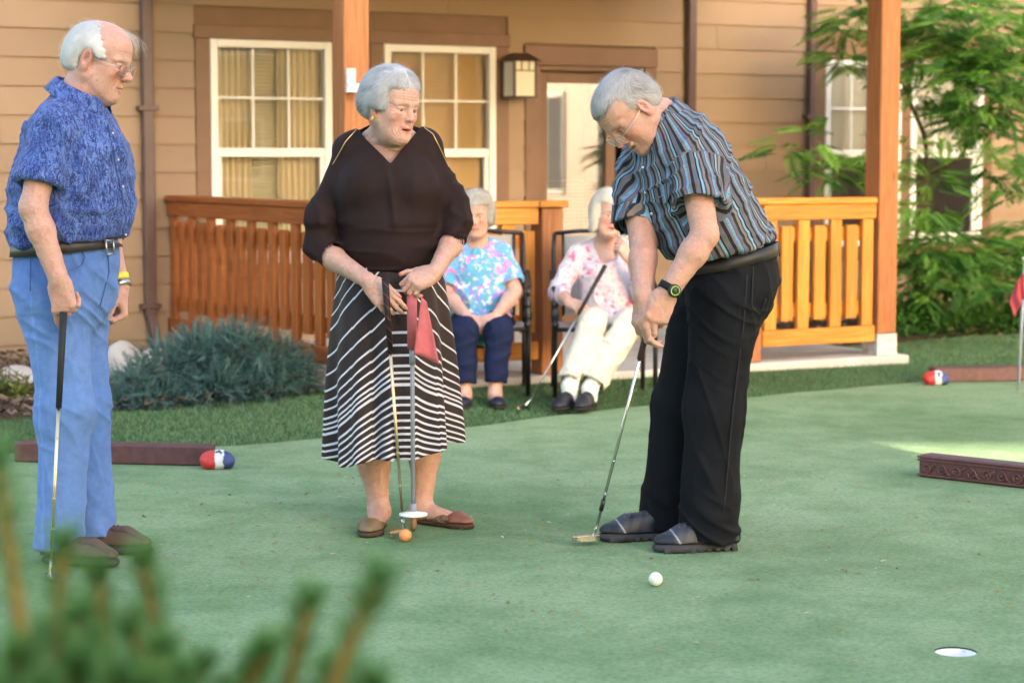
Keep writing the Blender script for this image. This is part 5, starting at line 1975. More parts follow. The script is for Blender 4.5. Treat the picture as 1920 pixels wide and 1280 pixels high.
    def disp(v):
        z = v[:, 2]; x = v[:, 0]
        zc = q(735, 415)[2]
        tuck = np.exp(-((z - zc) / .035) ** 2)
        below = smooth01(z, zc, zc - .03)
        horiz = ridge(np.stack([x * 4, v[:, 1] * 4, z * 30], 1), 3) * .007 * below
        vert = ridge(np.stack([x * 16 + z * 2, v[:, 1] * 6, z * 2.5], 1), 4) * .016 * smooth01(z, zc + .28, zc + .05) * (1 - below)
        arms = ridge(np.stack([x * 10 - z * 9, v[:, 1] * 6, z * 12 + x * 9], 1), 3) * .010 * smooth01(np.abs(x - q(735, 400)[0]), .17, .22)
        return horiz + vert + arms - .004 - below * .004 + tuck * .004
    top = P.cloth("blouse", S, .0056, M['jersey'], disp, (.024, .0135, .0135))
    # gold zips on the shoulders
    for pl in ([(668, 244), (648, 266), (628, 302), (608, 338)], [(796, 240), (812, 252), (826, 280), (842, 314)]):
        pp = [(np.interp(t, range(len(pl)), [a[0] for a in pl]), np.interp(t, range(len(pl)), [a[1] for a in pl])) for t in np.linspace(0, len(pl) - 1, 24)]
        s_ = np.array([at(x, y, Y0 - .6) for x, y in pp]); d_ = np.array([at(x, y, Y0) - at(x, y, Y0 - .6) for x, y in pp])
        h_ = hits(S, s_, d_); ok = h_[:, 1] < Y0 + .25
        if ok.sum() > 3: P.mb("zip", MB().tube(list(h_[ok] + np.array((0, -.001, .001))), .0015, 6), M['gold'], top)
    # necklace, earring
    v, f_ = band(Fh, neck - up * .012 + fwd * .012, unit(up * .9 + fwd * .38), .0022, .0005, .002, 60, .16)
    P.add("necklace", v, f_, M['gold'])
    P.mb("earring", MB().tube([H.w((-.004, -.084, -.038)), H.w((.002, -.088, -.046)), H.w((.001, -.088, -.058)), H.w((-.006, -.086, -.062))], [.002, .004, .004, .002], 8), M['gold'])
    # ring
    # skirt: gored, flaring, with printed stripes
    nu, nv = 270, 110
    uu = np.linspace(0, 2 * math.pi, nu, endpoint=False)
    vv = np.linspace(0, 1, nv)
    wc = q(733, 497, .03); hc = q(741, 842, .03)
    U, V_ = np.meshgrid(uu, vv)
    fr_ = np.cos(U)                                   # 1 = front (towards fwd)
    sd_ = np.sin(U)                                   # + = her left (picture right)
    rx = .182 + (.232 - .182) * V_ ** .9 + .012 * np.sin(V_ * math.pi); ry = .150 + (.205 - .150) * V_ ** .9 + .012 * np.sin(V_ * math.pi)
    pl = np.cos(U * 9 + .6) * .5 + np.cos(U * 14 + 2 + .5 * np.sin(3 * U)) * .5
    amp = .004 + .024 * V_ ** 1.4
    rr = 1 + pl * amp / .2
    ctr = wc[None, None] * (1 - V_[..., None]) + hc[None, None] * V_[..., None]
    pos = ctr + lft * (sd_ * rx * rr)[..., None] + fwd * (fr_ * ry * rr)[..., None]
    hemdrop = -.035 * sd_ + .010 * np.sin(5 * U)
    pos[..., 2] += -(np.maximum(0, V_ - .25) / .75) ** 1.2 * hemdrop * -1 * -1 - .01 * fr_ * V_
    vert = pos.reshape(-1, 3)
    # stripes: arc distance from the middle front bends them down towards the sides
    ylist = np.array([512, 539, 578, 613, 635, 653, 672, 684, 694, 704, 729, 741, 755, 769, 782, 793, 804, 816, 828, 838.0, 860, 900, 940])
    vl = (ylist - 497) / (840 - 497)
    arc = np.abs(((U + math.pi) % (2 * math.pi)) - math.pi - .12) * .2
    pan = np.maximum(arc - .035, 0)
    saw = (pan / .07) % 1.0
    ve = V_ - (pan * (1.05 - .5 * V_) + .004 * (saw - .5) * (pan > 0)) / .64
    vl = np.concatenate([[-1.2, -1.0, -.82, -.66, -.5, -.37, -.25, -.14, -.05], vl[1:]])
    gg = np.interp(ve, vl, np.arange(len(vl)))
    dens = np.interp(ve, (vl[1:] + vl[:-1]) / 2, 1 / np.diff(vl)) / .64
    st = np.stack([gg, dens, V_], -1).reshape(-1, 3)
    ii, jj = np.meshgrid(np.arange(nv - 1), np.arange(nu), indexing='ij')
    a = (ii * nu + jj).ravel(); b = (ii * nu + (jj + 1) % nu).ravel()
    qd = np.stack([a, a + nu, b + nu, b], 1)
    # inner face
    inner = vert - (vert - ctr.reshape(-1, 3)) * .018
    n0 = len(vert)
    hem_a = (nv - 1) * nu + np.arange(nu); hem_b = (nv - 1) * nu + (np.arange(nu) + 1) % nu
    rim = np.stack([hem_a, hem_a + n0, hem_b + n0, hem_b], 1)
    qs = np.concatenate([qd, qd[:, ::-1] + n0, rim])
    sk = P.add("skirt", np.concatenate([vert, inner]), qs, mat_skirt(), None, {'st': np.concatenate([st, st])})
    # slip-on shoes
    o1, U1 = shoe(P, q(712, 965, .02) * (1, 1, 0), unit((-.14, -.98, 0)), .245, .092, .05, 'flat', (.17, .115, .06), (.07, .045, .03), .020)
    o2, U2 = shoe(P, q(780, 962, .09) * (1, 1, 0), unit((.80, -.55, 0)), .245, .090, .05, 'flat', (.20, .075, .045), (.07, .035, .025), .020)
    for o_, U_, base, d in ((o1, U1, q(712, 965, .02) * (1, 1, 0), unit((-.14, -.98, 0))), (o2, U2, q(780, 962, .09) * (1, 1, 0), unit((.80, -.55, 0)))):
        l = np.array((-d[1], d[0], 0)); stp = MB()
        for (a0, b0, a1, b1) in ((.50, -.046, .66, .046), (.66, -.046, .50, .046)):
            p0 = base + d * a0 * .245 + l * b0 + up * .030; p3 = base + d * a1 * .245 + l * b1 + up * .030
            pm = (p0 + p3) / 2 + up * .040
            tt = np.linspace(0, 1, 9)[:, None]
            cv = (1 - tt) ** 2 * p0 + 2 * (1 - tt) * tt * pm + tt ** 2 * p3
            for i in range(8):
                stp.obox(cv[i], cv[i + 1], .022, .005, (0, 0, 1), .001)
        P.mb("strap", stp, mat_plain("strap_leather", (.16, .09, .05), .5), o_)
    # hair: full silver set, darker at the nape
    Cp = Field()
    Cp.u(el(H.w((-.028, 0, .044)), np.array((.108, .092, .096)) * .97, H.A), 0)
    Cp.u(el(H.w((-.004, 0, .062)), np.array((.092, .083, .082)) * .97, H.A), .02)
    Cp.u(el(H.w((-.060, 0, -.004)), np.array((.070, .082, .072)) * .97, H.A), .04)
    for sg in (-1, 1):
        Cp.u(el(H.w((.010, sg * .072, .018)), np.array((.040, .022, .055)) * .97, H.A), .03)
    def cutf(Pn):
        L = H.loc(Pn); a_, b_, c_ = L[:, 0], np.abs(L[:, 1]), L[:, 2]
        face = np.minimum(a_ - (.050 - .30 * (b_ - .05)), .066 - c_ + .10 * b_)
        earz = np.minimum(a_ + .024, -.012 - c_)
        nape = -.070 - c_ - .2 * a_
        return np.maximum(np.maximum(face, earz), nape).astype(F4)
    Cp.ops.append(('i', .022, cutf, None, 0))
    def flow(L):
        a_, b_, c_ = L[:, 0], L[:, 1], L[:, 2]
        sg = np.sign(b_ + .01)
        topz = smooth01(c_, .06, .12)
        return np.stack([-.75 + .9 * topz * (a_ > .02), sg * (.5 * topz), -.55 * (1 - topz) - .1], 1)
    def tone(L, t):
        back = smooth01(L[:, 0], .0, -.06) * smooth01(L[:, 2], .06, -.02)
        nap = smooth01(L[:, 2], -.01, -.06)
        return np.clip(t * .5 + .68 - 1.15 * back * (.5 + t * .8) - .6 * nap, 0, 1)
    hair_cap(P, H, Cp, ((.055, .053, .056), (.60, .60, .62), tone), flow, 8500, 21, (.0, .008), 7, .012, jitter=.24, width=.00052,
             disp=lambda L: (ridge(L * np.array((22, 40, 40)), 2) - .5) * .004)
    # her putter and the flagstick
    putter("putter", "putter with spiral-wrapped black grip beside the orange ball", at(722, 522, Y0 - .262), onz(757, 1003, 0), .26, mat_spiral(), (-.55, -.83), shaft_mat=M['brass_steel'])
    fs = empty("flagstick", tuple(at(775, 990, Y0 - .24) * (1, 1, 0)))
    tag(fs, "grey flagstick with red flag and white disc held by the woman in the striped skirt", "flagstick")
    b = np.array(fs.location)
    top_ = at(772, 520, Y0 - .205) - b; dk = at(775, 962, Y0 - .225) - b
    grey = mat_plain("grey_rod", (.24, .27, .33), .45, var=.08)
    MB().tube([dk, dk + (top_ - dk) * .985], .0075, 12).build("rod", grey, fs)
    MB().tube([dk + (top_ - dk) * .63, dk + (top_ - dk) * .70], .0105, 12).build("collar", grey, fs)
    MB().tube([dk + (0, 0, .002), dk + (0, 0, .035)], .0105, 12).build("socket", grey, fs)
    MB().lathe([(.046, 0), (.049, .003), (.049, .008), (.02, .013), (.012, .016)], dk + (0, 0, -.008), 28).build("disc", M['white_gloss'], fs)
    MB().lathe([(.006, -.062), (.011, -.050), (.0125, -.020), (.010, -.0085)], dk, 14).build("ferrule", mat_plain("brass_foot", (.32, .20, .11), .45, .6, var=.3, vs=60), fs)
    flagm = mat_plain("red_flag_cloth", (.52, .12, .13), .8, var=.12, vs=40, bump=.3, bs=400)
    MB().tube([dk + (top_ - dk) * .70, dk + (top_ - dk) * .93], [.0170, .0175], 16).build("flag_sleeve", flagm, fs)
    pts = [at(790, 556, Y0 - .27), at(776, 664, Y0 - .30), at(824, 681, Y0 - .30), at(800, 566, Y0 - .28)]
    n = 14; g = []
    for i in range(n):
        t = i / (n - 1)
        l_ = pts[0] * (1 - t) + pts[1] * t; r_ = pts[3] * (1 - t) + pts[2] * t
        for j in range(9):
            s_ = j / 8
            p = l_ * (1 - s_) + r_ * s_
            g.append(p + np.array((0, -.012 * math.sin(s_ * 5 + t * 2) * t, .004 * math.sin(s_ * 6) * t)) - b)
    qd = [(i * 9 + j, i * 9 + j + 1, (i + 1) * 9 + j + 1, (i + 1) * 9 + j) for i in range(n - 1) for j in range(8)]
    g = np.array(g); g2 = g + np.array((0, .003, 0)); N = len(g)
    qd = np.array(qd)
    per = [j for j in range(9)] + [i * 9 + 8 for i in range(1, n)] + [(n - 1) * 9 + j for j in range(7, -1, -1)] + [i * 9 for i in range(n - 2, 0, -1)]
    rim = np.array([(per[k], per[(k + 1) % len(per)], per[(k + 1) % len(per)] + N, per[k] + N) for k in range(len(per))])
    obj_np("flag", np.concatenate([g, g2]), [qd[:, ::-1], qd + N, rim], flagm, fs)
    return P

def mat_skirt():
    t = NT("striped_jersey")
    x, y, z = t.sep(t.attr("st"))[0:3]
    d = t.math('ABSOLUTE', t.math('SUBTRACT', t.math('FRACT', t.math('ADD', x, .5)), .5))
    m = t.math('LESS_THAN', t.math('DIVIDE', d, y), .0040)
    base = t.mix(m, (.026, .0155, .016), (.64, .64, .74))
    return t.set(base, .6, 0, t.bump(t.noise(t.coord(), 30, 4), .15, .005), .3)

def mat_spiral():
    t = NT("spiral_grip")
    co = t.coord()
    x, y, z = t.sep(co)[0:3]
    w = t.math('FRACT', t.math('ADD', t.math('MULTIPLY', z, 28), t.math('MULTIPLY', x, 30)))
    base = t.mix(t.ramp(w, [(.0, 1), (.10, 1), (.13, 0)], 'LINEAR'), (.010, .011, .013), (.20, .03, .04))
    return t.set(base, .6, 0, None, .3)
woman_brown()
# ------------------------------------------------------------------ man bending over his putt
def man_stripe():
    Y0 = 7.02
    up = np.array((0, 0, 1.0)); fwd = unit((-.86, -.51, 0)); lft = np.cross(up, fwd)
    def q(x, y, dy=0.0): return at(x, y, Y0 + dy)
    P = Person(at(1300, 1010, Y0) * (1, 1, 0), "grey-haired man in striped shirt and black trousers bending to putt", (.53, .31, .24))
    pel = q(1372, 478, .0)
    neck = q(1238, 226, -.05)
    axis = unit(neck - pel)
    side = unit(lft - axis * np.dot(lft, axis))                   # his left, towards the camera
    frt = np.cross(side, axis)                                     # out of the chest
    H = Head(q(1182, 209, -.10), (-.50, -.30, -.80), (-.76, -.22, .60), 1.03, neck=neck + axis * .01, neck_r=.058, jowl=.9, nose=1.12, ear=1.05, flush=.9, mouth=.18, smile=1.2, teeth=1,
             moustache=(.50, .47, .40), brow=(.22, .17, .14), browk=.7, eye=.6, lipw=.4)
    Fh = Field(); H.build(Fh)
    Fh.u(rc(neck, neck - axis * .09, .064, .09), .03)
    P.flesh(Fh, .0024, lambda v: H.color(v, P.skin), head=H)
    Fa = Field()
    shL, ebL, wrL = q(1298, 300, -.19), q(1322, 440, -.27), q(1252, 548, -.30)
    arm_field(Fa, shL + (ebL - shL) * .45, ebL, wrL, (.049, .043, .045, .033))
    grip_top, grip_end = q(1222, 585, -.30), q(1203, 682, -.31)
    tip = onz(1112, 1020, 0.0)
    hand(Fa, wrL, unit(q(1226, 606, -.315) - wrL), unit((.35, -.88, .25)), 1, size=1.06, thumb_dir=(.85, .1, -.4), thumb_bend=.25,
         percurl=[(.75, 1.0, .6), (.85, 1.15, .7), (.95, 1.2, .8), (1.0, 1.2, .8)])
    shR, ebR, wrR = q(1186, 330, .02), q(1206, 455, -.10), q(1206, 556, -.27)
    arm_field(Fa, shR + (ebR - shR) * .45, ebR, wrR, (.049, .043, .044, .033))
    hand(Fa, wrR, unit(q(1200, 628, -.285) - wrR), unit((-.80, -.55, .15)), -1, size=1.06, thumb_dir=(.92, .28, -.15), thumb_bend=.12,
         percurl=[(.35, .7, .4), (.5, .9, .6), (.6, 1.0, .6), (.6, 1.0, .6)])
    P.flesh(Fa, .0034)
    Fm = Field(); Fm.chain([neck - axis * .1, (neck + pel) / 2, pel], [.1, .13, .13], .04, frt, .8)
    P.flesh(Fm, .012)
    P.done()
    # shirt
    S = Field()
    L = np.linalg.norm(neck - pel)
    def tp(t, f=0.0): return pel + axis * (L * t) + frt * f
    S.u(rc(tp(.04, -.003), tp(.22, .03), .160, .184, frt, .92), .04)
    S.u(rc(tp(.22, .03), tp(.5, .025), .186, .186, frt, .90), .04)
    S.u(rc(tp(.5, .025), tp(.74, -.005), .186, .168, frt, .82), .05)
    S.u(rc(tp(.74, -.005), tp(.86, -.01), .168, .10, frt, .80), .05)
    S.u(rc(q(1288, 292, -.15), q(1200, 300, .12), .064, .060), .06)
    S.u(rc(tp(.93, -.02), q(1290, 280, -.13), .045, .062), .05); S.u(rc(tp(.93, -.02), q(1208, 292, .10), .045, .058), .05)
    T = Field()
    a0, a1 = q(1293, 300, -.165), q(1310, 385, -.235)
    T.u(rc(a0, a1, .074, .092), .03)
    b0, b1 = q(1192, 318, .06), q(1190, 425, -.05)
    T.u(rc(b0, b1, .070, .076), .03)
    def cuff(c, d, r_in):
        c = np.asarray(c, float); d = unit(d)
        def fn(Pn): return np.maximum(-((Pn - c.astype(F4)) @ d.astype(F4)), np.linalg.norm(Pn - c.astype(F4), axis=1) - .16)
        T.ops.append(('s', .003, fn, c, .17)); T.s(rc(c - d * .06, c + d * .05, r_in * .88, r_in), .003)
    dA, dB = unit(a1 - a0 + np.array((-.02, 0, 0))), unit(b1 - b0)
    cuff(a1, dA, .083); cuff(b1, dB, .068)
    S.merge(T, .022)
    S.s(rc(neck - axis * .035, H.C, .064, .074), .006)
    S.cut(pel + axis * .030, -axis * .55 - up * .85, .006)
    def disp(v):
        t = (v - pel) @ axis / L; s_ = (v - pel) @ side; f = (v - pel) @ frt
        low = smooth01(t, .55, .05)
        a = ridge(np.stack([s_ * 9 + t * 3, f * 9, t * 4], 1), 3) * (.004 + .014 * low)
        b = ridge(np.stack([t * 14 + f * 12, s_ * 7, f * 5 - t * 4], 1), 4) * .012
        c = ridge(v * np.array((20, 20, 26)), 3) * .004
        return a + b + c - .009
    def st(v):
        p = v - pel
        s_, f = p @ side, p @ frt
        x = np.arctan2(s_, f + .02) * .185
        y = p @ axis
        # sleeves run along the arm
        for c0, c1, k in ((a0, a1, 1), (b0, b1, 2)):
            d = unit(c1 - c0); rel = v - c0
            al = rel @ d; rad = rel - al[:, None] * d
            r = np.linalg.norm(rad, axis=1)
            e1 = unit(np.cross(d, (0.2, .3, .93))); e2 = np.cross(d, e1)
            outward = rel @ (side if k == 1 else -side)
            m = (al > .0) & (r < .115) & (outward > (-.02 if k == 1 else .0) + .06 * 0) & (al > .02 - outward * .2)
            lim = np.linalg.norm(v - (c0 + d * .06), axis=1) < .17
            m &= lim
            x = np.where(m, np.arctan2(rad @ e2, rad @ e1) * .085 + .03, x)
            y = np.where(m, al, y)
        return np.stack([x, y, v[:, 2]], 1)
    shirt = P.cloth("shirt", S, .0056, M['stripe'], disp, None, st)
    collar(P, neck - axis * .004, unit(axis + up * .12), unit(frt), .070, M['stripe'], st=True, back_h=.050, tip=.085, open_=.38)
    # snaps down the front, pocket flaps
    sn = MB()
    for t in (.80, .66, .52, .38, .24, .10):
        p = hits(S, [tp(t, .6)], [-frt])[0]
        sn.lathe([(.0055, 0), (.0055, .0035), (.003, .005)], p - frt * .003, 12, axis=frt)
    P.mb("snap_button", sn, M['white_gloss'], shirt)
    for sg in (-1, 1):
        n_ = 9; V, Q = [], []
        for i in range(n_):
            u_ = i / (n_ - 1) - .5
            for k, tt in enumerate((.665, .60 - .045 * (1 - abs(2 * u_)))):
                src = pel + axis * (L * tt) + side * (sg * .085 + u_ * .105) + frt * .6
                h = hits(S, [src], [-frt])[0]
                V += [h + frt * .002, h + frt * .006]
        for i in range(n_ - 1):
            b = i * 4
            for (x0, x1, x2, x3) in ((1, 3, 7, 5), (0, 4, 6, 2), (0, 1, 5, 4), (2, 6, 7, 3)):
                Q.append((b + x0, b + x1, b + x2, b + x3))
        V = np.array(V)
        stv = np.stack([((V - pel) @ side) * 1.0 + .03, (V - pel) @ axis, V[:, 2]], 1)
        P.add("pocket_flap", V, np.array(Q), M['stripe'], None, {"st": stv}, shirt, smooth=False)
    # trousers
    J = Field()
    J.u(rc(pel + axis * .01, q(1370, 520, .0), .158, .172, fwd, .92), .04)
    hipL, kneeL, hemL = q(1362, 560, -.085), q(1338, 770, -.10), q(1330, 1012, -.11)
    hipR, kneeR, hemR = q(1325, 560, .085), q(1275, 760, .10), q(1247, 990, .10)
    J.chain([hipL, kneeL, hemL], [.122, .098, .100], .05); J.chain([hipR, kneeR, hemR], [.118, .094, .092], .03)
    J.u(rc(q(1392, 520, -.03), q(1385, 555, -.04), .10, .10), .05)
    for hm, kn in ((hemR, kneeR), (hemL, kneeL)):
        d = unit(hm - kn)
        def fn(Pn, hm=hm, d=d): return np.maximum(-((Pn - hm.astype(F4)) @ d.astype(F4)), np.linalg.norm(Pn - hm.astype(F4), axis=1) - .16)
        J.ops.append(('s', .003, fn, hm, .17)); J.s(rc(hm - d * .08, hm + d * .05, .080, .086), .004)
    J.cut(pel + axis * .018, axis * .6 + up * .8, .004)
    def dispj(v):
        z = v[:, 2]
        w1 = smooth01(z, .60, .85); w3 = smooth01(z, .25, .05)
        hor = ridge(v * np.array((6, 6, 22)) + np.stack([z * 0, z * 0, v[:, 0] * 12 - v[:, 1] * 8], 1), 3)
        return hor * (.002 + .008 * w1 + .013 * w3) + ridge(v * np.array((13, 13, 2.5)) + np.stack([z * 4, z * 0, z * 0], 1), 4) * .008 - .006
    tr = P.cloth("trousers", J, .0064, M['black_twill'], dispj, (.0055, .0065, .0095))
    # back pocket and side seam
    for pl, nm in (([(1412, 500), (1409, 575), (1425, 590), (1436, 560)], "back_pocket_seam"), ([(1402, 492), (1395, 600), (1375, 760), (1357, 960)], "side_seam"), ([(1330, 505), (1365, 508), (1398, 508)], "front_pocket_seam")):
        src = [(np.interp(t, range(len(pl)), [a[0] for a in pl]), np.interp(t, range(len(pl)), [a[1] for a in pl])) for t in np.linspace(0, len(pl) - 1, 30)]
        s_ = np.array([at(x, y, Y0 - .6) for x, y in src]); d_ = np.array([at(x, y, Y0) - at(x, y, Y0 - .6) for x, y in src])
        h_ = hits(J, s_, d_); h_ = h_[h_[:, 1] < Y0 + .25]
        P.mb(nm, MB().tube(list(h_ + np.array((0, -.002, 0))), .0026, 6), mat_plain("black_stitch", (.010, .011, .015), .8), tr)
    ba = unit(axis * .6 + up * .8)
    v, f_ = band(J, pel - ba * .006, ba, .040, .005, .006, 72, .4)
    bl = P.add("belt", v, f_, M['leather'], np.array((.022, .02, .02)))
    lp = MB()
    for a in (.9, 1.9, 2.9):
        D = math.cos(a) * side + math.sin(a) * -fwd; D = unit(D - ba * np.dot(D, ba))
        h = hits(J, [pel - ba * .01 + D * .4], [-D])[0]
        lp.obox(h + D * .011 - ba * .026, h + D * .011 + ba * .026, .012, .004, D, .001)
    P.mb("belt_loop", lp, mat_plain("black_twill", (.011, .012, .016), .85), bl)
    # trail shoes
    shoe(P, q(1385, 1020, -.12) * (1, 1, 0), unit((-.985, -.17, 0)), .295, .105, .072, 'trail', (.030, .036, .052), (.050, .050, .058), .030)
    shoe(P, q(1280, 995, .08) * (1, 1, 0), unit((-.985, -.17, 0)), .295, .105, .072, 'trail', (.030, .036, .052), (.050, .050, .058), .030)
    # watch
    wd = unit(wrL - ebL)
    v, f_ = band(Fa, wrL - wd * .012, wd, .024, .001, .0035, 36, .048)
    wt = P.add("watch", v, f_, M['rubber'], np.array((.012, .012, .013)))
    c0 = wrL - wd * .012; dv = unit(np.array((.35, -.93, .0)) - wd * np.dot((.35, -.93, 0), wd))
    p = hits(Fa, [c0 + dv * .08], [-dv])[0]
    P.mb("watch_case", MB().lathe([(.021, 0), (.022, .006), (.020, .012)], p, 24, axis=dv), mat_plain("black_case", (.012, .012, .013), .35), wt)
    P.mb("watch_bezel", MB().lathe([(.0165, .0121), (.0165, .0138), (.0125, .0140), (.0125, .0122)], p, 24, axis=dv), mat_plain("lime_bezel", (.26, .40, .05), .4), wt)
    P.mb("watch_face", MB().lathe([(.0124, .0122), (.0124, .0128)], p, 20, axis=dv), mat_plain("watch_screen", (.03, .05, .04), .15), wt)
    glasses(P, H, M['nickel'], .023, .017, -.010, .114)
    # hair, combed forward, thin grey white
    Cp = Field()
    Cp.u(el(H.w((-.016, 0, .040)), np.array((.107, .083, .089)) * 1.03, H.A), 0)
    Cp.u(el(H.w((.020, 0, .074)), np.array((.066, .064, .047)) * 1.03, H.A), .02)
    Cp.u(el(H.w((-.05, 0, -.01)), np.array((.066, .073, .062)) * 1.03, H.A), .03)
    def cutf(Pn):
        Lc = H.loc(Pn); a_, b_, c_ = Lc[:, 0], np.abs(Lc[:, 1]), Lc[:, 2]
        face = np.minimum(a_ - (.040 - .5 * np.maximum(b_ - .05, 0)), .078 - c_ + .06 * b_)
        temple = np.minimum(a_ - .026, .04 - c_)
        earz = np.minimum(a_ + .026, .012 - c_)
        return np.maximum(np.maximum(np.maximum(face, temple), earz), -.058 - c_).astype(F4)
    Cp.ops.append(('i', .018, cutf, None, 0))
    def flow(Lc):
        topz = smooth01(Lc[:, 2], .04, .10)
        return np.stack([-.35 + 1.3 * topz, .25 * topz + 0 * Lc[:, 1], -.8 * (1 - topz) + 0 * topz], 1)
    def tone(Lc, t):
        fr_ = smooth01(Lc[:, 0], .02, .08)
        return np.clip(.35 + .75 * t - .12 * fr_ + .3 * smooth01(Lc[:, 2], .06, .0), 0, 1)
    hair_cap(P, H, Cp, ((.12, .105, .105), (.58, .56, .56), tone), flow, 8500, 31, (.0, .0055), 7, .011, jitter=.2, width=.00052)
    putter("putter", "putter with maroon grip swung by the man in the striped shirt", grip_top, tip + np.array((0, 0, .012)), np.linalg.norm(grip_end - grip_top), mat_plain("maroon_grip", (.075, .030, .030), .7, bump=.3, bs=300), (-.93, -.36), neck=.055, band_at=.12)
    return P
man_stripe()
# ------------------------------------------------------------------ garden chairs
def garden_chair(loc, rz, label, proto=[]):
    if not proto:
        e = empty("garden_chair", (0, 0, 0))
        ir = M['blackiron']
        sling = mat_plain("grey_sling", (.42, .40, .37), .85, var=.1, vs=60, bump=.3, bs=600)
        W2 = .272
        for sx in (-1, 1):
            MB().lathe([(.013, 0), (.013, .30), (.013, .385), (.020, .39), (.020, .40), (.013, .405), (.021, .43), (.024, .455), (.017, .48), (.012, .49), (.019, .50), (.019, .51), (.013, .52), (.013, .56)], (sx * W2, 0, 0), 14).build("leg", ir, e)
            MB().tube([(sx * (W2 - .02), .43, 0), (sx * (W2 - .02), .40, .20), (sx * (W2 - .02), .385, .38)], .013, 10).build("leg", ir, e)
            MB().tube([(sx * (W2 - .02), .405, .645), (sx * W2, .33, .665), (sx * (W2 + .006), .20, .628), (sx * (W2 + .008), .08, .60), (sx * (W2 + .006), .01, .592), (sx * W2, -.012, .575), (sx * W2, .0, .555)], .0135, 10).build("arm", ir, e)
            MB().tube([(sx * W2, 0, .375), (sx * (W2 - .02), .385, .37)], .011, 8).build("side_rail", ir, e)
        bf = MB()
        for sx in (-1, 1):
            bf.tube([(sx * (W2 - .02), .385, .37), (sx * (W2 - .02), .40, .55), (sx * (W2 - .022), .44, .78), (sx * (W2 - .03), .462, .875)], .013, 10)
            bf.tube([(sx * (W2 - .075), .39, .42), (sx * (W2 - .075), .435, .76), (sx * (W2 - .075), .458, .87)], .008, 8)
        bf.tube([(-W2 + .03, .462, .875), (-.1, .468, .888), (.1, .468, .888), (W2 - .03, .462, .875)], .012, 10)
        bf.build("back_frame", ir, e)
        n = 12; vs = []
        for i in range(n):
            t = i / (n - 1)
            for j in range(7):
                s_ = j / 6 - .5
                vs.append((s_ * .39, .388 + .072 * t + .018 * math.sin(t * 3.1), .43 + .435 * t))
        fs = [(i * 7 + j, i * 7 + j + 1, (i + 1) * 7 + j + 1, (i + 1) * 7 + j) for i in range(n - 1) for j in range(6)]
        v = np.array(vs); N = len(v)
        obj_np("back_sling", np.concatenate([v, v + (0, .006, 0)]), [np.array(fs), np.array(fs)[:, ::-1] + N], sling, e)
        MB().tube([(-W2, .0, .372), (W2, .0, .372)], .012, 8).build("front_rail", ir, e)
        MB().box((-W2 + .014, .008, .366), (W2 - .022, .39, .384), .006).build("seat", sling, e)
        proto.append(e)
        src, new = e, e
    else:
        src = proto[0]
        new = src.copy(); COL.objects.link(new)
        for ch in list(src.children):
            c = ch.copy(); COL.objects.link(c); c.parent = new
    new.location = loc; new.rotation_euler = (0, 0, rz)
    tag(new, label, "chair", "black iron garden chairs")
    return new
GZ = .016
garden_chair((-.185, 11.22, GZ), R(0), "black iron garden chair under the woman in the blue floral blouse")
garden_chair((.505, 11.20, GZ), R(3), "black iron garden chair under the woman in the white floral blouse")

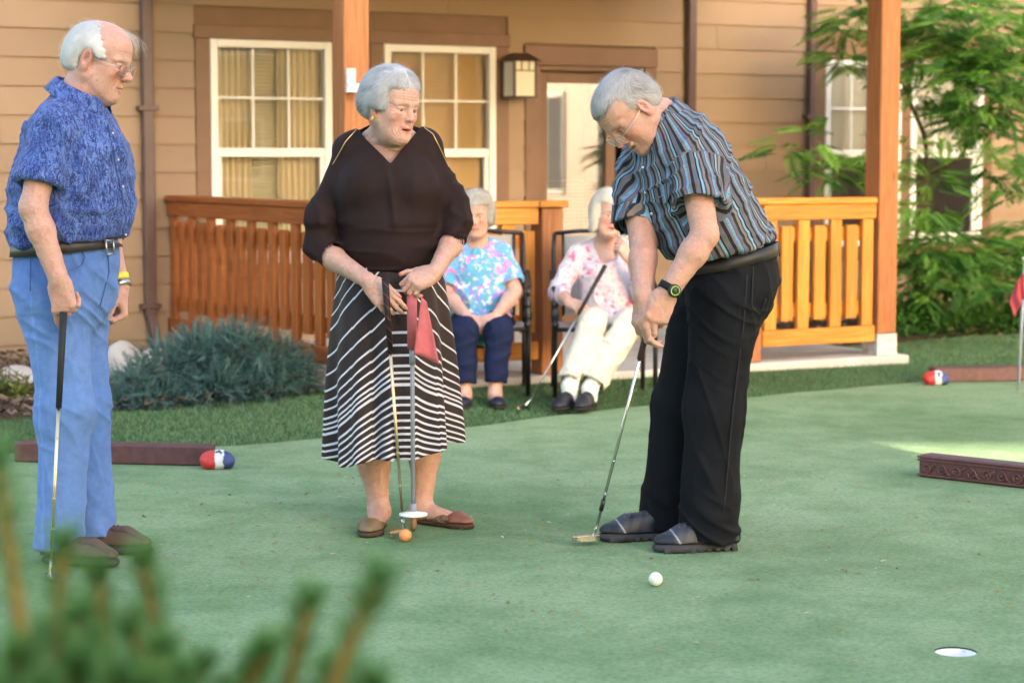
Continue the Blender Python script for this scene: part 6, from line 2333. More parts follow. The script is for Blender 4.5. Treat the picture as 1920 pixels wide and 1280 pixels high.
# ------------------------------------------------------------------ seated women
def seated(o):
    up = np.array((0, 0, 1.0))
    J = o['j']
    P = Person(np.array((J['hip'][0], J['hip'][1] - .2, GZ)), o['label'], o.get('skin', (.56, .35, .28)))
    fwd = unit(o.get('fwd', (0, -1, 0)))
    neck = J['neck']
    H = Head(J['head'], o['f'], o['u'], o.get('hs', .94), neck=neck, neck_r=.048, fem=1, jowl=1.0, nose=1.05, **o['face'])
    Fh = Field(); H.build(Fh)
    Fh.u(rc(neck, neck - up * .07 + fwd * .01, .056, .09, fwd, .8), .04)
    Fh.u(rc(neck - up * .05 + (-.10, 0, 0), neck - up * .05 + (.10, 0, 0), .04, .04), .05)
    P.flesh(Fh, .0038, lambda v: H.color(v, P.skin), head=H)
    Fa = Field()
    for sd_ in ('R', 'L'):
        sh, eb, wr = J['sh' + sd_], J['el' + sd_], J['wr' + sd_]
        arm_field(Fa, sh + (eb - sh) * .4, eb, wr, (.042, .039, .040, .026))
        hand(Fa, wr, unit(J['kn' + sd_ + 'h'] - wr), np.array(J['n' + sd_]), o['thumb'][sd_], size=.92, **o['hand' + sd_])
    P.flesh(Fa, .0046)
    Fl = Field()
    for sd_ in ('R', 'L'):
        an = J['an' + sd_]; kn = J['knee' + sd_]; sdir = unit(o['shoe_d'][sd_])
        Fl.u(rc(kn, an, .05, .034), .02); Fl.u(rc(an, an * (1, 1, 0) + up * (GZ + .05), .033, .033), .02)
        Fl.u(rc(an * (1, 1, 0) + up * (GZ + .045), an * (1, 1, 0) + up * (GZ + .032) + sdir * .10, .032, .026), .02)
        Fl.u(rc(J['hip'] - up * .03, kn, .055, .045), .03)
    Fl.chain([J['hip'], (J['hip'] + neck) / 2, neck - up * .1], [.085, .10, .09], .04)
    P.flesh(Fl, .009)
    P.done()
    # blouse
    S = Field()
    hip = J['hip']
    mid = hip * .5 + neck * .5
    w = o.get('bulk', 1.0)
    S.u(rc(hip + up * .02, hip * .7 + neck * .3 + fwd * .03, .165 * w, .165 * w, fwd, .86), .05)
    S.u(rc(hip * .7 + neck * .3 + fwd * .03, hip * .38 + neck * .62 + fwd * .02, .165 * w, .158 * w, fwd, .84), .05)
    S.u(rc(hip * .38 + neck * .62 + fwd * .02, hip * .12 + neck * .88, .158 * w, .09, fwd, .8), .05)
    S.u(rc(J['shR'] + (.02, 0, 0), J['shL'] - (.02, 0, 0), .05, .05), .05)
    S.u(rc(neck - up * .01, J['shR'], .035, .052), .04); S.u(rc(neck - up * .01, J['shL'], .035, .052), .04)
    if o.get('tail'): S.u(rc(hip + up * .0 + fwd * .05, hip - up * .02 + fwd * .13, .16 * w, .15 * w, up, .55), .05)
    T = Field()
    for sd_ in ('R', 'L'):
        sh, eb, wr = J['sh' + sd_], J['el' + sd_], J['wr' + sd_]
        end = o['sleeve']
        if end < 1:
            c = sh + (eb - sh) * end; T.u(rc(sh, c, .058, .068), .02); d = unit(eb - sh)
        else:
            c = eb + (wr - eb) * (end - 1); T.u(rc(sh, eb, .058, .056), .02); T.u(rc(eb, c, .056, .042), .02); d = unit(wr - eb)
        r_in = .058 if end < 1 else .036
        def fn(Pn, c=c, d=d): return np.maximum(-((Pn - c.astype(F4)) @ d.astype(F4)), np.linalg.norm(Pn - c.astype(F4), axis=1) - .11)
        T.ops.append(('s', .003, fn, c, .12)); T.s(rc(c - d * .04, c + d * .04, r_in * .9, r_in), .003)
    S.merge(T, .025)
    S.s(rc(neck - up * .025 + fwd * .035, J['head'] + fwd * .03, .058 + o.get('scoop', 0), .085), .006)
    if o.get('scoop'): S.s(el(neck - up * .055 + fwd * .10, (.062, .06, .055)), .01)
    def disp(v):
        return ridge(np.stack([v[:, 0] * 10, v[:, 1] * 8, v[:, 2] * 10 + v[:, 0] * 5], 1), 3) * .012 - .005
    b = P.cloth("blouse", S, .0075, o['mat'], disp)
    if o.get('bow'):
        k = hits(S, [neck - up * .045 + fwd * .4], [-fwd])[0]
        bw = MB()
        for sg in (-1, 1):
            bw.tube([k, k + np.array((sg * .02, -.012, -.03)), k + np.array((sg * .028, -.01, -.075))], [.012, .014, .005], 8)
        bw.lathe([(.004, -.012), (.014, 0), (.004, .012)], k, 10)
        P.mb("bow", bw, o['mat'], b)
    # trousers
    Tr = Field()
    Tr.u(rc(hip + (-.06, 0, -.02), hip + (.06, 0, -.02), .125, .125), .04)
    for sd_ in ('R', 'L'):
        kn, an = J['knee' + sd_], J['an' + sd_]
        hp = hip + np.array(((-.075 if kn[0] < hip[0] + .02 and sd_ == 'R' else .075), -.03, -.02))
        hem = kn + (an - kn) * o.get('hem', .9)
        Tr.u(rc(hp, kn, .098, .072), .03); Tr.u(rc(kn, hem, .074, o.get('hem_r', .06)), .02)
        d = unit(hem - kn)
        def fn(Pn, c=hem, d=d): return np.maximum(-((Pn - c.astype(F4)) @ d.astype(F4)), np.linalg.norm(Pn - c.astype(F4), axis=1) - .09)
        Tr.ops.append(('s', .003, fn, hem, .10)); Tr.s(rc(hem - d * .05, hem + d * .04, o.get('hem_r', .06) * .82, o.get('hem_r', .06) * .88), .003)
    def dispt(v):
        return ridge(np.stack([v[:, 0] * 9 + v[:, 2] * 8, v[:, 1] * 7, v[:, 2] * 12 - v[:, 0] * 6], 1), 3) * .011 - .005
    P.cloth("trousers", Tr, .0078, M['cloth'] if o.get('pants_sheen', 1) else M['black_cloth'], dispt, o['pants'])
    if o.get('socks'):
        Sk = Field()
        for sd_ in ('R', 'L'):
            an = J['an' + sd_]; kn = J['knee' + sd_]
            Sk.u(rc(an + unit(kn - an) * .06, an, .042, .040), .01); Sk.u(rc(an, an * (1, 1, 0) + up * (GZ + .05), .040, .040), .02)
        P.cloth("socks", Sk, .007, M['cloth'], None, (.74, .73, .72))
    for sd_ in ('R', 'L'):
        an = J['an' + sd_]; d = unit(o['shoe_d'][sd_])
        shoe(P, an * (1, 1, 0) + up * GZ - d * .06, d, .245, .09, .062, o['shoe'], o['shoe_c'], (.02, .018, .018), .022)
    # hair
    k = o.get('hs', .94)
    Cp = Field()
    Cp.u(el(H.w((-.022, 0, .046)), np.array((.112, .096, .094)) * k, H.A), 0)
    Cp.u(el(H.w((-.002, 0, .064)), np.array((.094, .087, .084)) * k, H.A), .02)
    Cp.u(el(H.w((-.05, 0, -.005)), np.array((.078, .090, .075)) * k, H.A), .04)
    for sg in (-1, 1):
        Cp.u(el(H.w((.008, sg * .080, -.005 - .02 * o.get('long', 0))), np.array((.042, .026, .060 + .03 * o.get('long', 0))) * k, H.A), .03)
    def cutf(Pn):
        L = H.loc(Pn); a_, b_, c_ = L[:, 0], np.abs(L[:, 1]), L[:, 2]
        face = np.minimum(a_ - (.048 - .35 * np.maximum(b_ - .06, 0)), .064 - c_ + .06 * b_)
        return np.maximum(face, -.075 - .035 * o.get('long', 0) - c_).astype(F4)
    Cp.ops.append(('i', .022, cutf, None, 0))
    def flow(L):
        sg = np.sign(L[:, 1] + 1e-4); tz = smooth01(L[:, 2], .06, .12)
        return np.stack([-.4 + .5 * tz, sg * .6 * tz, -.7 * (1 - tz)], 1)
    hair_cap(P, H, Cp, o['hair'], flow, 3200, o['seed'], (.0, .012), 7, .011, jitter=.4, width=.0008, curl=o.get('curl', .5), shell_h=.0045,
             disp=lambda L: (ridge(L * 48, 1.5) - .5) * .010)
    return P

M['black_cloth'] = m_vcol("dark_cloth", .85, .25, 900, None, .15, 2.0)
def qa(x, y, Y): return at(x, y, Y)
seated(dict(label="seated woman in blue and pink floral blouse and navy trousers, hands in lap", seed=41,
    f=(-.12, -.97, -.20), u=(-.05, -.18, .98), hs=.93, face=dict(mouth=0, smile=.5, flush=.7, lip=(.55, .10, .12), lipw=.95, eye=1.8, brow=(.22, .17, .14), browk=.9),
    j=dict(head=qa(893, 402, 11.30), neck=qa(895, 450, 11.37), hip=qa(902, 602, 11.40),
           shR=qa(850, 474, 11.37), elR=qa(838, 552, 11.30), wrR=qa(878, 596, 11.03), knRh=qa(902, 606, 10.98), nR=(0.1, -.6, .8),
           shL=qa(942, 474, 11.37), elL=qa(966, 548, 11.28), wrL=qa(930, 592, 11.03), knLh=qa(908, 602, 10.97), nL=(-.1, -.6, .8),
           kneeR=qa(870, 622, 10.90), anR=qa(872, 738, 10.86), kneeL=qa(936, 622, 10.90), anL=qa(928, 735, 10.86)),
    thumb={'R': -1, 'L': 1}, handR=dict(curl=(.5, .5, .3), thumb_dir=(.7, .5, -.1)), handL=dict(curl=(.55, .55, .3), thumb_dir=(.7, .5, -.1)),
    sleeve=.78, mat=M['flor_a'], bow=1, tail=1, pants=(.012, .018, .055), pants_sheen=0, hem=.84, hem_r=.058, shoe='flat', shoe_c=(.012, .014, .03), shoe_d={'R': (-.1, -1, 0), 'L': (.1, -1, 0)},
    hair=((.34, .31, .28), (.66, .63, .58)), curl=.6))
seated(dict(label="seated white-haired woman in pale floral blouse and cream trousers, hand at chin", seed=51,
    f=(.30, -.93, -.10), u=(.16, -.08, .98), hs=.95, face=dict(mouth=.5, smile=.9, flush=.7, lip=(.55, .14, .14), lipw=.95, eye=1.6, teeth=1, brow=(.30, .24, .20), browk=.9),
    j=dict(head=qa(1141, 402, 11.25), neck=qa(1136, 455, 11.33), hip=qa(1148, 600, 11.38),
           shR=qa(1084, 476, 11.34), elR=qa(1046, 548, 11.25), wrR=qa(1066, 566, 11.02), knRh=qa(1086, 574, 10.95), nR=(-.2, -.55, .8),
           shL=qa(1188, 474, 11.34), elL=qa(1206, 548, 11.16), wrL=qa(1182, 486, 11.08), knLh=qa(1166, 462, 11.07), nL=(.55, -.8, .2),
           kneeR=qa(1110, 606, 10.95), anR=qa(1068, 724, 10.76), kneeL=qa(1178, 608, 10.98), anL=qa(1106, 728, 10.76)),
    thumb={'R': -1, 'L': 1}, handR=dict(curl=(.9, 1.0, .6), thumb_dir=(.8, .3, -.3)), handL=dict(curl=(.8, 1.0, .7), thumb_dir=(.8, .35, -.2), percurl=[(.25, .5, .3), (.9, 1.1, .7), (1.1, 1.2, .8), (1.1, 1.2, .8)]),
    sleeve=1.55, mat=M['flor_b'], scoop=.008, tail=1, pants=(.62, .58, .49), hem=.93, hem_r=.072, socks=1, shoe='lace', shoe_c=(.012, .013, .02), shoe_d={'R': (-.45, -.9, 0), 'L': (-.4, -.92, 0)},
    hair=((.60, .57, .52), (.82, .79, .72)), curl=.9, long=1))
putter("putter", "putter with black grip leaning across the seated woman in cream trousers", qa(1135, 498, 10.98), qa(986, 772, 10.72) * (1, 1, 0) + np.array((0, 0, GZ)), .30, mat_plain("black_grip_two", (.012, .012, .013), .6), (-.6, -.8))
# ================================================================== THINGS ON THE GREEN
def ball(px, py, col, label, name="golf_ball"):
    c = onz(px, py, 0.0)
    n, m = 28, 18
    mb = MB(); r = .0214
    mb.lathe([(r * math.sin(math.pi * (k + .02) / (m + .04)), r - r * math.cos(math.pi * (k + .02) / (m + .04))) for k in range(m + 1)], (0, 0, 0), n)
    t = NT(name + "_paint")
    v = t.vor(t.coord(), 300)
    t.set(col, .35, 0, t.bump(t.ramp(v, [(.2, 0), (.45, 1)]), .35, .001), .5)
    o = mb.build(name, t.m); o.location = (c[0], c[1], .0005)
    tag(o, label, "golf ball")
ball(1229, 1098, (.78, .76, .70), "white golf ball lying in front of the bending man's shoes")
ball(760, 1015, (.85, .30, .10), "orange golf ball beside the woman's putter head")

cup = empty("golf_cup", (HOLE[0], HOLE[1], 0))
tag(cup, "white-lined cup sunk in the putting green", "golf hole")
prof = [(.0555, -.004), (.0555, -.10), (.053, -.10), (.053, -.004)]
mb = MB(); n = 40; vs = []; fs = []
for (r, z) in prof:
    for k in range(n):
        a = 2 * math.pi * k / n; vs.append((r * math.cos(a), r * math.sin(a), z))
for i in range(len(prof)):
    i2 = (i + 1) % len(prof)
    for k in range(n):
        k2 = (k + 1) % n; fs.append((i * n + k, i * n + k2, i2 * n + k2, i2 * n + k))
mb._add(vs, fs, False)
cupw = mat_plain("cup_plastic", (.85, .86, .88), .5, var=.03)
mb.build("liner", cupw, cup)
MB().lathe([(.0529, -.098), (.0529, -.060)], (0, 0, 0), n).build("floor_disc", cupw, cup)
MB().lathe([(.0588, -.10), (.0588, -.101)], (0, 0, 0), n).build("sleeve_foot", M['dark'], cup)

# barriers
def beam(p0, p1, h, w, label, carved=False):
    p0, p1 = np.array(p0, float), np.array(p1, float)
    d = unit(p1 - p0); L = np.linalg.norm(p1 - p0); nrm = np.array((d[1], -d[0], 0))       # towards the viewer
    if nrm[1] > 0: nrm = -nrm
    e = empty("barrier_beam", (p0[0], p0[1], .0), math.atan2(d[1], d[0]))
    tag(e, label, "barrier")
    MB().box((0, 0, .001), (L, w, h), .006).build("beam", M['barrier'], e)
    if carved:
        for zz in (.006, h - .024, h - .012):
            MB().box((-.004, -.008, zz), (L, -.0002, zz + .009), .002).build("moulding", M['barrier'], e)
        one = MB()
        R_ = .0205; zc = .038
        sp = []
        for k in range(34):
            t = k / 33; a = -math.pi * .5 + t * 2 * math.pi * 1.35; r = R_ * (1 - .62 * t)
            sp.append((.034 + r * math.cos(a), -.006, zc + r * math.sin(a)))
        one.tube(sp, [.0042 - .0018 * k / 33 for k in range(34)], 7)
        one.lathe([(.001, -.0), (.008, .002), (.006, .006), (.001, .008)], (.034, -.002, zc), 8, axis=(0, -1, 0))
        one.tube([(.034, -.005, zc - R_), (.052, -.005, zc - R_ * .5), (.060, -.005, zc + R_ * .5), (.074, -.005, zc + R_)], [.004, .0045, .004, .003], 7)
        for a in (.3, 1.3, 2.4):
            one.tube([(.060, -.004, zc + .004), (.060 + .012 * math.cos(a), -.005, zc + .004 + .012 * math.sin(a))], [.004, .0015], 6)
        two = MB(); two.v = [(x_, y_, 2 * zc - z_) for x_, y_, z_ in one.v]; two.f = [f_[::-1] for f_ in one.f]; two.sm = list(one.sm)
        me1, me2 = one.mesh("scroll"), two.mesh("scroll")
        for m_ in (me1, me2): m_.materials.append(M['barrier'])
        k = 0
        while .068 * k + .09 < L:
            o = bpy.data.objects.new("scroll", me1 if k % 2 == 0 else me2); o.location = (.068 * k + .006, 0, 0); link(o, e); k += 1
    return e
a = onz(26, 866); b = onz(392, 874)
beam(a, b, .085, .10, "plain maroon timber beam lying behind the man in the blue shirt")
a = onz(1752, 718, -.003); b = onz(2080, 712, -.003)
beam(a, b, .085, .10, "plain maroon timber beam beside the free-standing flagstick")
a = onz(1722, 893); b = onz(2060, 932)
beam(a, b, .092, .09, "carved maroon block with scroll relief at the sunlit patch", True)

def painted_rock(px, py, Y_, L, h, rz, label, mark, seed):
    c = onz(px, py)
    r = np.random.default_rng(seed)
    F = Field()
    F.u(el((0, 0, h * .46), (L * .5, L * .34, h * .54)), 0)
    F.u(el((-L * .22, .004, h * .42), (L * .27, L * .31, h * .45)), .02)
    F.u(el((L * .20, -.003, h * .40), (L * .28, L * .28, h * .42)), .02)
    F.cut((0, 0, .001), (0, 0, -1), .004)
    v, q_ = surf(F, .0028)
    nz = vnormals(v, q_); v = v + nz * ((vnoise(v * 45) - .5) * .008)[:, None]
    x = v[:, 0] / L + (vnoise(v * 60) - .5) * .05
    col = np.tile((.62, .045, .04), (len(v), 1)); col[x > -.06] = (.74, .74, .74); col[x > .20] = (.03, .055, .20)
    for (x0, z0, x1, z1) in mark:                                         # brushed dark strokes on the white band
        p0, p1 = np.array((x0, z0)), np.array((x1, z1)); d = p1 - p0; pp = np.stack([v[:, 0] / L, v[:, 2] / h], 1) - p0
        t = np.clip(pp @ d / (d @ d), 0, 1); ds = np.linalg.norm(pp - t[:, None] * d, axis=1)
        col[(ds < .035) & (v[:, 1] < .01)] = (.03, .035, .04)
    v[:, 2] = np.maximum(v[:, 2], .0005)
    o = obj_np("painted_rock", v, [q_], M['leather'], None, True, col)
    o.location = (c[0], c[1], 0); o.rotation_euler = (0, 0, rz)
    tag(o, label, "rock", "rocks painted red, white and blue")
painted_rock(408, 878, 0, .142, .078, R(4), "red white and blue painted rock at the beam behind the man in the blue shirt", [(-.02, .93, .06, .99), (.06, .99, .12, .90)], 3)
painted_rock(1755, 721, 0, .145, .080, R(-6), "red white and blue painted rock at the beam beside the free-standing flagstick", [(.02, .86, .12, .90), (.12, .90, .05, .66), (.05, .66, .16, .62)], 4)

# second flagstick at the right
fb = onz(1909, 731)
fs = empty("flagstick", (fb[0], fb[1], 0))
tag(fs, "slim grey flagstick with maroon flag standing free in the green", "flagstick")
greyr = mat_plain("grey_rod_two", (.30, .34, .42), .4, var=.08)
tp_ = at(1922, 486, fb[1]) - np.array((fb[0], fb[1], 0))
MB().tube([(0, 0, -.03), tp_], .0085, 12).build("rod", greyr, fs)
MB().tube([tp_ - (0, 0, .004), tp_ + (0, 0, .012)], .016, 12).build("knob", M['white_gloss'], fs)
fl = mat_plain("maroon_flag_cloth", (.36, .05, .07), .85, var=.15, vs=40)
MB().tube([tp_ * .885, tp_ * .70], .014, 12).build("flag_sleeve", fl, fs)
V, Q = [], []
for i in range(12):
    t = i / 11
    for j in range(8):
        s_ = j / 7
        x = -.012 - s_ * .065 * (1 - abs(t - .52) * .9); z = tp_[2] * (.885 - .19 * t) - s_ * .10 * (.55 + .5 * t)
        V.append((tp_[0] * .8 + x, -.012 + .016 * math.sin(s_ * 7 + t * 3), z))
Q = [(i * 8 + j, i * 8 + j + 1, (i + 1) * 8 + j + 1, (i + 1) * 8 + j) for i in range(11) for j in range(7)]
V = np.array(V); N = len(V); Q = np.array(Q)
obj_np("flag", np.concatenate([V, V + (0, .003, 0)]), [Q, Q[:, ::-1] + N], fl, fs)

# boulders in the left bed
def boulder(px, py, Y_, r3, seed, label):
    c = at(px, py, Y_)
    F = Field(); r = np.random.default_rng(seed)
    F.u(el((0, 0, r3[2] * .55), r3), 0)
    for k in range(4):
        F.u(el(r.uniform(-.4, .4, 3) * np.array(r3) + (0, 0, r3[2] * .5), np.array(r3) * r.uniform(.5, .8)), .04)
    v, q_ = surf(F, .012)
    n_ = vnormals(v, q_); v = v + n_ * ((vnoise(v * 9 + seed) - .5) * .05 + (vnoise(v * 30) - .5) * .012)[:, None]
    o = obj_np("boulder", v, [q_], M['rock']); o.location = (c[0], c[1], .02)
    tag(o, label, "boulder")
boulder(228, 690, 12.1, (.125, .12, .14), 1, "rounded pale boulder against the siding")
boulder(290, 672, 12.3, (.10, .10, .12), 2, "small pale boulder at the foot of the downspout")
boulder(42, 705, 11.6, (.12, .11, .085), 3, "low pale boulder beside the yellow-green shrub")
# ================================================================== PLANTS
def pinnate(npair=8):
    """compound leaf along +x, length 1: leaflets and stalk"""
    v, f = [], []
    def leaflet(p, d, L, W):
        d = unit(d); s_ = unit(np.cross((0, 0, 1.0), d)); b = len(v)
        droop = np.array((0, 0, -.10 * L))
        v.extend([p, p + d * L * .45 + s_ * W + (0, 0, .02 * L), p + d * L + droop, p + d * L * .45 - s_ * W + (0, 0, .02 * L)])
        f.extend([(b, b + 2, b + 1), (b, b + 3, b + 2)])
    for k in range(npair):
        x = .22 + .72 * k / (npair - 1)
        z = -.22 * x * x
        for sg in (-1, 1):
            L = .30 * (1 - .45 * abs(x - .5))
            leaflet(np.array((x, 0, z)), np.array((.45, sg * .9, -.1)), L, L * .165)
    leaflet(np.array((.97, 0, -.21)), np.array((1.0, 0, -.35)), .24, .04)
    b = len(v)
    v.extend([np.array((0, -.008, 0)), np.array((0, .008, 0)), np.array((1, .004, -.22)), np.array((.5, 0, -.055 + .01))])
    f.extend([(b, b + 1, b + 3), (b + 1, b + 2, b + 3)])
    return np.array(v), np.array(f)
PV, PF = pinnate()
def leaf_cloud(name, parent, base, centers, radii, n, size, tone_lo, tone_hi, seed, out_bias=.7, zflat=.25, tv=PV, tf=PF, mat=None):
    r = np.random.default_rng(seed)
    w = np.array([a[0] * a[1] * a[2] for a in radii]) ** .75; w = w / w.sum()
    k = r.choice(len(centers), n, p=w)
    c = np.array(centers)[k]; rad = np.array(radii)[k]
    d = r.normal(0, 1, (n, 3)); d /= np.linalg.norm(d, axis=1, keepdims=True)
    rr = r.uniform(.25, 1, n) ** .5
    p = c + d * rad * rr[:, None]
    o = d * out_bias + r.normal(0, .6, (n, 3)); o[:, 2] = o[:, 2] * zflat - .05
    sz = size * r.uniform(.65, 1.2, n)
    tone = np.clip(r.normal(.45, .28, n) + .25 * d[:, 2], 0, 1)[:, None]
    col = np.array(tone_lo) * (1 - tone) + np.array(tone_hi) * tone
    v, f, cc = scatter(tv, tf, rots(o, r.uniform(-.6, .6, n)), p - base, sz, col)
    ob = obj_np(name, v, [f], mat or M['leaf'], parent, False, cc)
    return ob, p

# ---- fern-leaved tree right of the porch
tb = np.array((2.98, 15.15, .05))
tree = empty("tree", tuple(tb)); tag(tree, "slender fern-leaved tree with arching branches beside the porch post", "tree")
def tp3(px, py, Y): return at(px, py, Y)
br = [[tb, tp3(1712, 470, 15.1), tp3(1730, 385, 15.0), tp3(1718, 340, 14.9)],
      [tp3(1735, 400, 15.0), tp3(1738, 260, 15.0), tp3(1702, 190, 14.9), tp3(1712, 110, 14.9), tp3(1740, 30, 15.0), tp3(1755, -60, 15.0)],
      [tp3(1735, 330, 15.0), tp3(1800, 300, 14.8), tp3(1826, 240, 14.7), tp3(1810, 140, 14.7), tp3(1840, 40, 14.7)],
      [tp3(1738, 260, 15.0), tp3(1690, 150, 15.2), tp3(1640, 90, 15.2), tp3(1580, 40, 15.3)],
      [tp3(1718, 340, 14.9), tp3(1640, 310, 15.0), tp3(1560, 290, 14.9), tp3(1490, 280, 14.9)],
      [tp3(1826, 240, 14.7), tp3(1890, 220, 14.6), tp3(1960, 190, 14.6)]]
tk = MB()
for i, pts in enumerate(br):
    n_ = len(pts); r0 = (.022, .016, .013, .010, .009, .009)[i]
    P_ = np.array(pts); tt = np.linspace(0, n_ - 1, n_ * 5)
    sm_ = np.stack([np.interp(tt, range(n_), P_[:, k]) for k in range(3)], 1)
    for _ in range(3): sm_[1:-1] = (sm_[:-2] + 2 * sm_[1:-1] + sm_[2:]) / 4
    tk.tube([p - tb for p in sm_], list(np.linspace(r0, r0 * .4, len(sm_))), 7)
tk.build("trunk", M['bark'], tree)
cen, rad = [], []
for (x, y, Y, a, b, c) in [(1600, 40, 15.2, .22, .3, .16), (1585, 110, 15.2, .12, .2, .10), (1725, 30, 15.0, .30, .35, .22), (1830, 60, 14.7, .40, .4, .30), (1760, 150, 14.9, .26, .35, .18), (1850, 170, 14.6, .32, .35, .28),
                           (1900, 100, 14.5, .28, .3, .35), (1800, 225, 14.8, .14, .3, .09), (1880, 280, 14.6, .18, .3, .30), (1500, 270, 14.95, .20, .2, .13), (1545, 310, 14.95, .17, .2, .12), (1600, 315, 15.0, .14, .2, .09), (1700, 270, 14.7, .12, .2, .07),
                           (1735, 330, 14.6, .19, .25, .13), (1730, 400, 14.6, .16, .2, .10), (1900, 350, 14.5, .12, .2, .16), (1720, 90, 15.3, .3, .3, .2)]:
    cen.append(tp3(x, y, Y)); rad.append((a, b, c))
leaf_cloud("crown", tree, tb, cen, rad, 900, .25, (.035, .14, .035), (.27, .52, .10), 3)
# low ferny suckers at the foot
sh = empty("fern_shrub", tuple(np.array((3.2, 15.25, .05)))); tag(sh, "ferny green shrub filling the bed below the white window", "shrub")
sb = np.array(sh.location)
cen, rad = [], []
for (x, y, Y, a, b, c) in [(1720, 470, 14.9, .20, .2, .14), (1790, 460, 14.9, .25, .25, .16), (1860, 480, 15.0, .22, .25, .14), (1730, 530, 14.9, .20, .22, .12), (1810, 530, 14.9, .26, .25, .14), (1890, 520, 15.0, .22, .25, .12), (1930, 440, 15.0, .2, .2, .1)]:
    cen.append(tp3(x, y, Y)); rad.append((a, b, c))
leaf_cloud("foliage", sh, sb, cen, rad, 480, .23, (.025, .12, .034), (.21, .46, .09), 5)
r = np.random.default_rng(8)
for k in range(12):
    st_ = MB(); p = np.array((r.uniform(-.7, .8), r.uniform(-.1, .25), .0)); q_ = p + np.array((r.uniform(-.15, .15), -.1, r.uniform(.3, .6)))
    st_.tube([p, (p + q_) / 2 + (.02, 0, 0), q_], [.008, .006, .003], 6).build("stem", M['bark'], sh)
# ground cover hedge
hd_ = empty("ground_cover", (3.4, 14.95, .05)); tag(hd_, "low mat of small glossy leaves at the foot of the fern-leaved tree", "ground cover")
ov = np.array([(0, 0, 0), (.35, .26, .05), (1, 0, -.06), (.35, -.26, .05)]); of = np.array([(0, 2, 1), (0, 3, 2)])
cen, rad = [], []
for k in range(17):
    x = 1672 + k * 19; yb = 650 - (x - 1680) * .075
    Yg = 14.75 + (x - 1690) / 230 * .42
    cen.append(tp3(x, yb - 36, Yg + .12)); rad.append((.10, .18, .145))
    cen.append(tp3(x, yb - 62, Yg + .35)); rad.append((.12, .2, .14))
leaf_cloud("foliage", hd_, np.array(hd_.location), cen, rad, 7600, .044, (.016, .075, .024), (.14, .36, .07), 6, zflat=.6, tv=ov, tf=of)

# ---- blue-green juniper left
def sprig():
    v, f = [], []
    r = np.random.default_rng(4)
    for k in range(26):
        x = k / 26; a = k * 2.4
        d = np.array((.75, math.cos(a) * .7, math.sin(a) * .7)); L = .22 * (1 - .5 * x)
        s_ = unit(np.cross(d, (.3, .5, .8))); b = len(v); p = np.array((x, 0, 0.0))
        v.extend([p - s_ * .022, p + s_ * .022, p + unit(d) * L]); f.append((b, b + 1, b + 2))
    b = len(v); v.extend([np.array((0, -.012, 0)), np.array((0, .012, 0)), np.array((1, 0, 0))]); f.append((b, b + 1, b + 2))
    return np.array(v), np.array(f)
SV, SF = sprig()
jb_ = np.array((-1.72, 11.35, .05))
jn = empty("juniper_bush", tuple(jb_)); tag(jn, "spreading blue-green juniper bush in front of the side railing", "bush")
cen, rad = [], []
for (x, y, Y, a, b, c) in [(250, 720, 10.75, .13, .2, .10), (310, 700, 11.0, .18, .3, .15), (380, 680, 11.1, .20, .3, .17), (450, 672, 11.2, .20, .3, .17), (520, 690, 11.3, .18, .25, .15), (560, 705, 11.35, .10, .2, .11), (300, 750, 10.7, .18, .2, .07), (400, 735, 10.85, .22, .25, .12), (490, 730, 11.05, .18, .25, .12), (365, 658, 11.3, .12, .2, .08), (430, 652, 11.35, .13, .2, .08), (225, 752, 10.6, .07, .12, .06)]:
    cen.append(tp3(x, y, Y)); rad.append((a, b, c))
r = np.random.default_rng(14)
leaf_cloud("foliage", jn, jb_, cen, rad, 4000, .108, (.014, .050, .048), (.11, .22, .205), 15, out_bias=1.0, zflat=1.0, tv=SV, tf=SF, mat=M['needle'])
for k in range(26):
    st_ = MB(); p = np.array((r.uniform(-.25, .3), r.uniform(-.2, .2), -.02)); c_ = cen[r.integers(0, len(cen))] - jb_
    st_.tube([p, p * .4 + c_ * .5, c_], [.012, .008, .004], 6).build("stem", M['bark'], jn)
# ---- small yellow-green shrub at the far left
ys_ = at(10, 770, 10.9) * (1, 1, 0) + np.array((0, 0, .05))
yb = empty("low_shrub", tuple(ys_)); tag(yb, "low yellow-green leafy shrub beside the low pale boulder", "shrub")
cen = [tp3(15, 730, 10.95), tp3(40, 750, 10.8), tp3(-20, 740, 10.9), tp3(60, 765, 10.75)]; rad = [(.13, .15, .10), (.08, .12, .07), (.14, .15, .10), (.05, .1, .04)]
leaf_cloud("foliage", yb, ys_, cen, rad, 1100, .04, (.045, .075, .018), (.24, .28, .07), 17, zflat=.8, tv=ov, tf=of)
for k in range(9):
    MB().tube([(r.uniform(-.05, .08), 0, -.02), (r.uniform(-.12, .14), r.uniform(-.1, .1), .10), (r.uniform(-.2, .2), r.uniform(-.12, .12), .2)], [.006, .004, .002], 5).build("stem", M['bark'], yb)

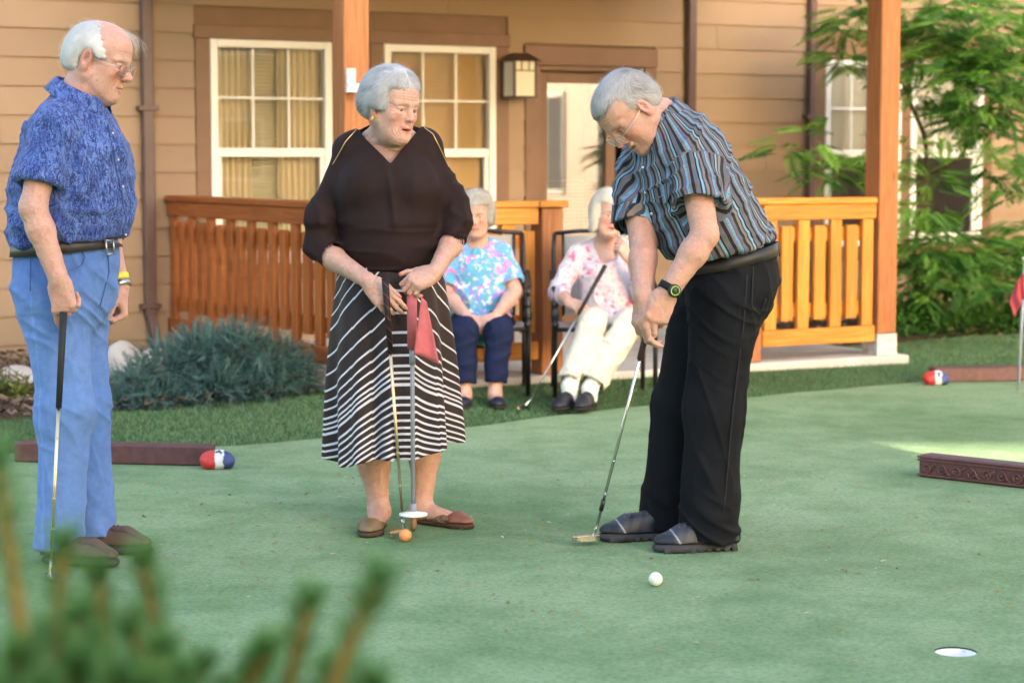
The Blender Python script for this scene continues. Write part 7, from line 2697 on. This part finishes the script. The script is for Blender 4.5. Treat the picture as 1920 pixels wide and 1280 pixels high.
# ---- pine in the near foreground
def pine():
    base = np.array((-.34, 1.75, 0.0))
    e = empty("pine_shrub", tuple(base)); tag(e, "pine shrub with upright brown-stemmed shoots tufted with green needles", "pine shrub")
    r = np.random.default_rng(23)
    shoots = [  # px of foot, px of tip, distance
        (60, 1420, -8, 800, 1.62), (110, 1420, 118, 955, 1.80), (190, 1420, 118, 1120, 1.86), (250, 1420, 186, 1010, 1.84), (300, 1420, 268, 985, 1.82), (260, 1420, 176, 1150, 1.70), (330, 1420, 250, 1110, 1.78),
        (300, 1420, 378, 1180, 1.92), (430, 1420, 500, 1150, 1.90), (520, 1420, 578, 1062, 1.80), (590, 1420, 708, 1022, 1.62), (-30, 1420, 30, 1160, 1.62), (20, 1420, 10, 1240, 1.6), (400, 1420, 480, 1170, 1.95), (620, 1400, 690, 1215, 1.7), (130, 1420, 90, 1230, 1.6), (210, 1420, 220, 1200, 1.6), (0, 1420, 60, 1130, 1.75), (160, 1420, 150, 1090, 1.72), (60, 1420, 140, 1180, 1.66), (240, 1420, 300, 1150, 1.7), (120, 1420, 40, 1190, 1.7), (330, 1420, 330, 1210, 1.66), (200, 1420, 270, 1220, 1.6), (450, 1420, 420, 1230, 1.8), (560, 1420, 620, 1190, 1.75)]
    stems = MB(); NV, NF, NC = [], [], []
    tv = np.array([(0, -.5, 0), (0, .5, 0), (.6, .35, 0), (.6, -.35, 0), (1, 0, 0)]); tf3 = np.array([(0, 1, 2), (0, 2, 3), (3, 2, 4)])
    for (x0, y0, x1, y1, Y) in shoots:
        a, b = at(x0, y0, Y + .06), at(x1, y1 + 75, Y)
        m_ = (a + b) / 2 + np.array((r.normal(0, .012), 0, r.normal(0, .01)))
        tt = np.linspace(0, 1, 16)[:, None]
        cv = (1 - tt) ** 2 * a + 2 * (1 - tt) * tt * m_ + tt ** 2 * b
        stems.tube([p - base for p in cv], list(np.linspace(.0075, .0042, 16)), 8)
        n = 620
        t = 1 - .85 * r.uniform(0, 1, n) ** 1.9
        p = np.stack([np.interp(t, tt[:, 0], cv[:, k]) for k in range(3)], 1)
        ax = unit(b - a)
        d = r.normal(0, 1, (n, 3)); d -= (d @ ax)[:, None] * ax; d /= np.linalg.norm(d, axis=1, keepdims=True)
        d = d * r.uniform(.45, 1.0, n)[:, None] + ax * (.85 + .5 * (t > .93))[:, None]
        L = r.uniform(.026, .044, n)
        tone = np.clip(r.normal(.45, .25, n), 0, 1)[:, None]
        col = np.array((.06, .16, .06)) * (1 - tone) + np.array((.28, .50, .16)) * tone
        v, f, c = scatter(tv, tf3, rots(d, r.uniform(0, 6.28, n)), p - base, np.column_stack([L, np.full(n, .0013), L]), col)
        NF.append(f + sum(len(x) for x in NV)); NV.append(v); NC.append(c)
    # trunk and twigs below the picture carry the shoots
    stems.tube([(0, .1, 0), (.01, .1, .35), (.0, .1, .62)], [.03, .025, .018], 8)
    for (x0, y0, x1, y1, Y) in shoots:
        stems.tube([np.array((0, .1, .55)), (at(x0, y0, Y + .06) - base) * .5 + np.array((0, .05, .28)), at(x0, y0, Y + .06) - base], [.012, .009, .0075], 6)
    stems.build("branches", mat_plain("pine_twig", (.46, .25, .07), .8, var=.3, vs=60, bump=.4, bs=200), e)
    obj_np("needles", np.concatenate(NV), [np.concatenate(NF)], M['needle'], e, False, np.concatenate(NC))
pine()
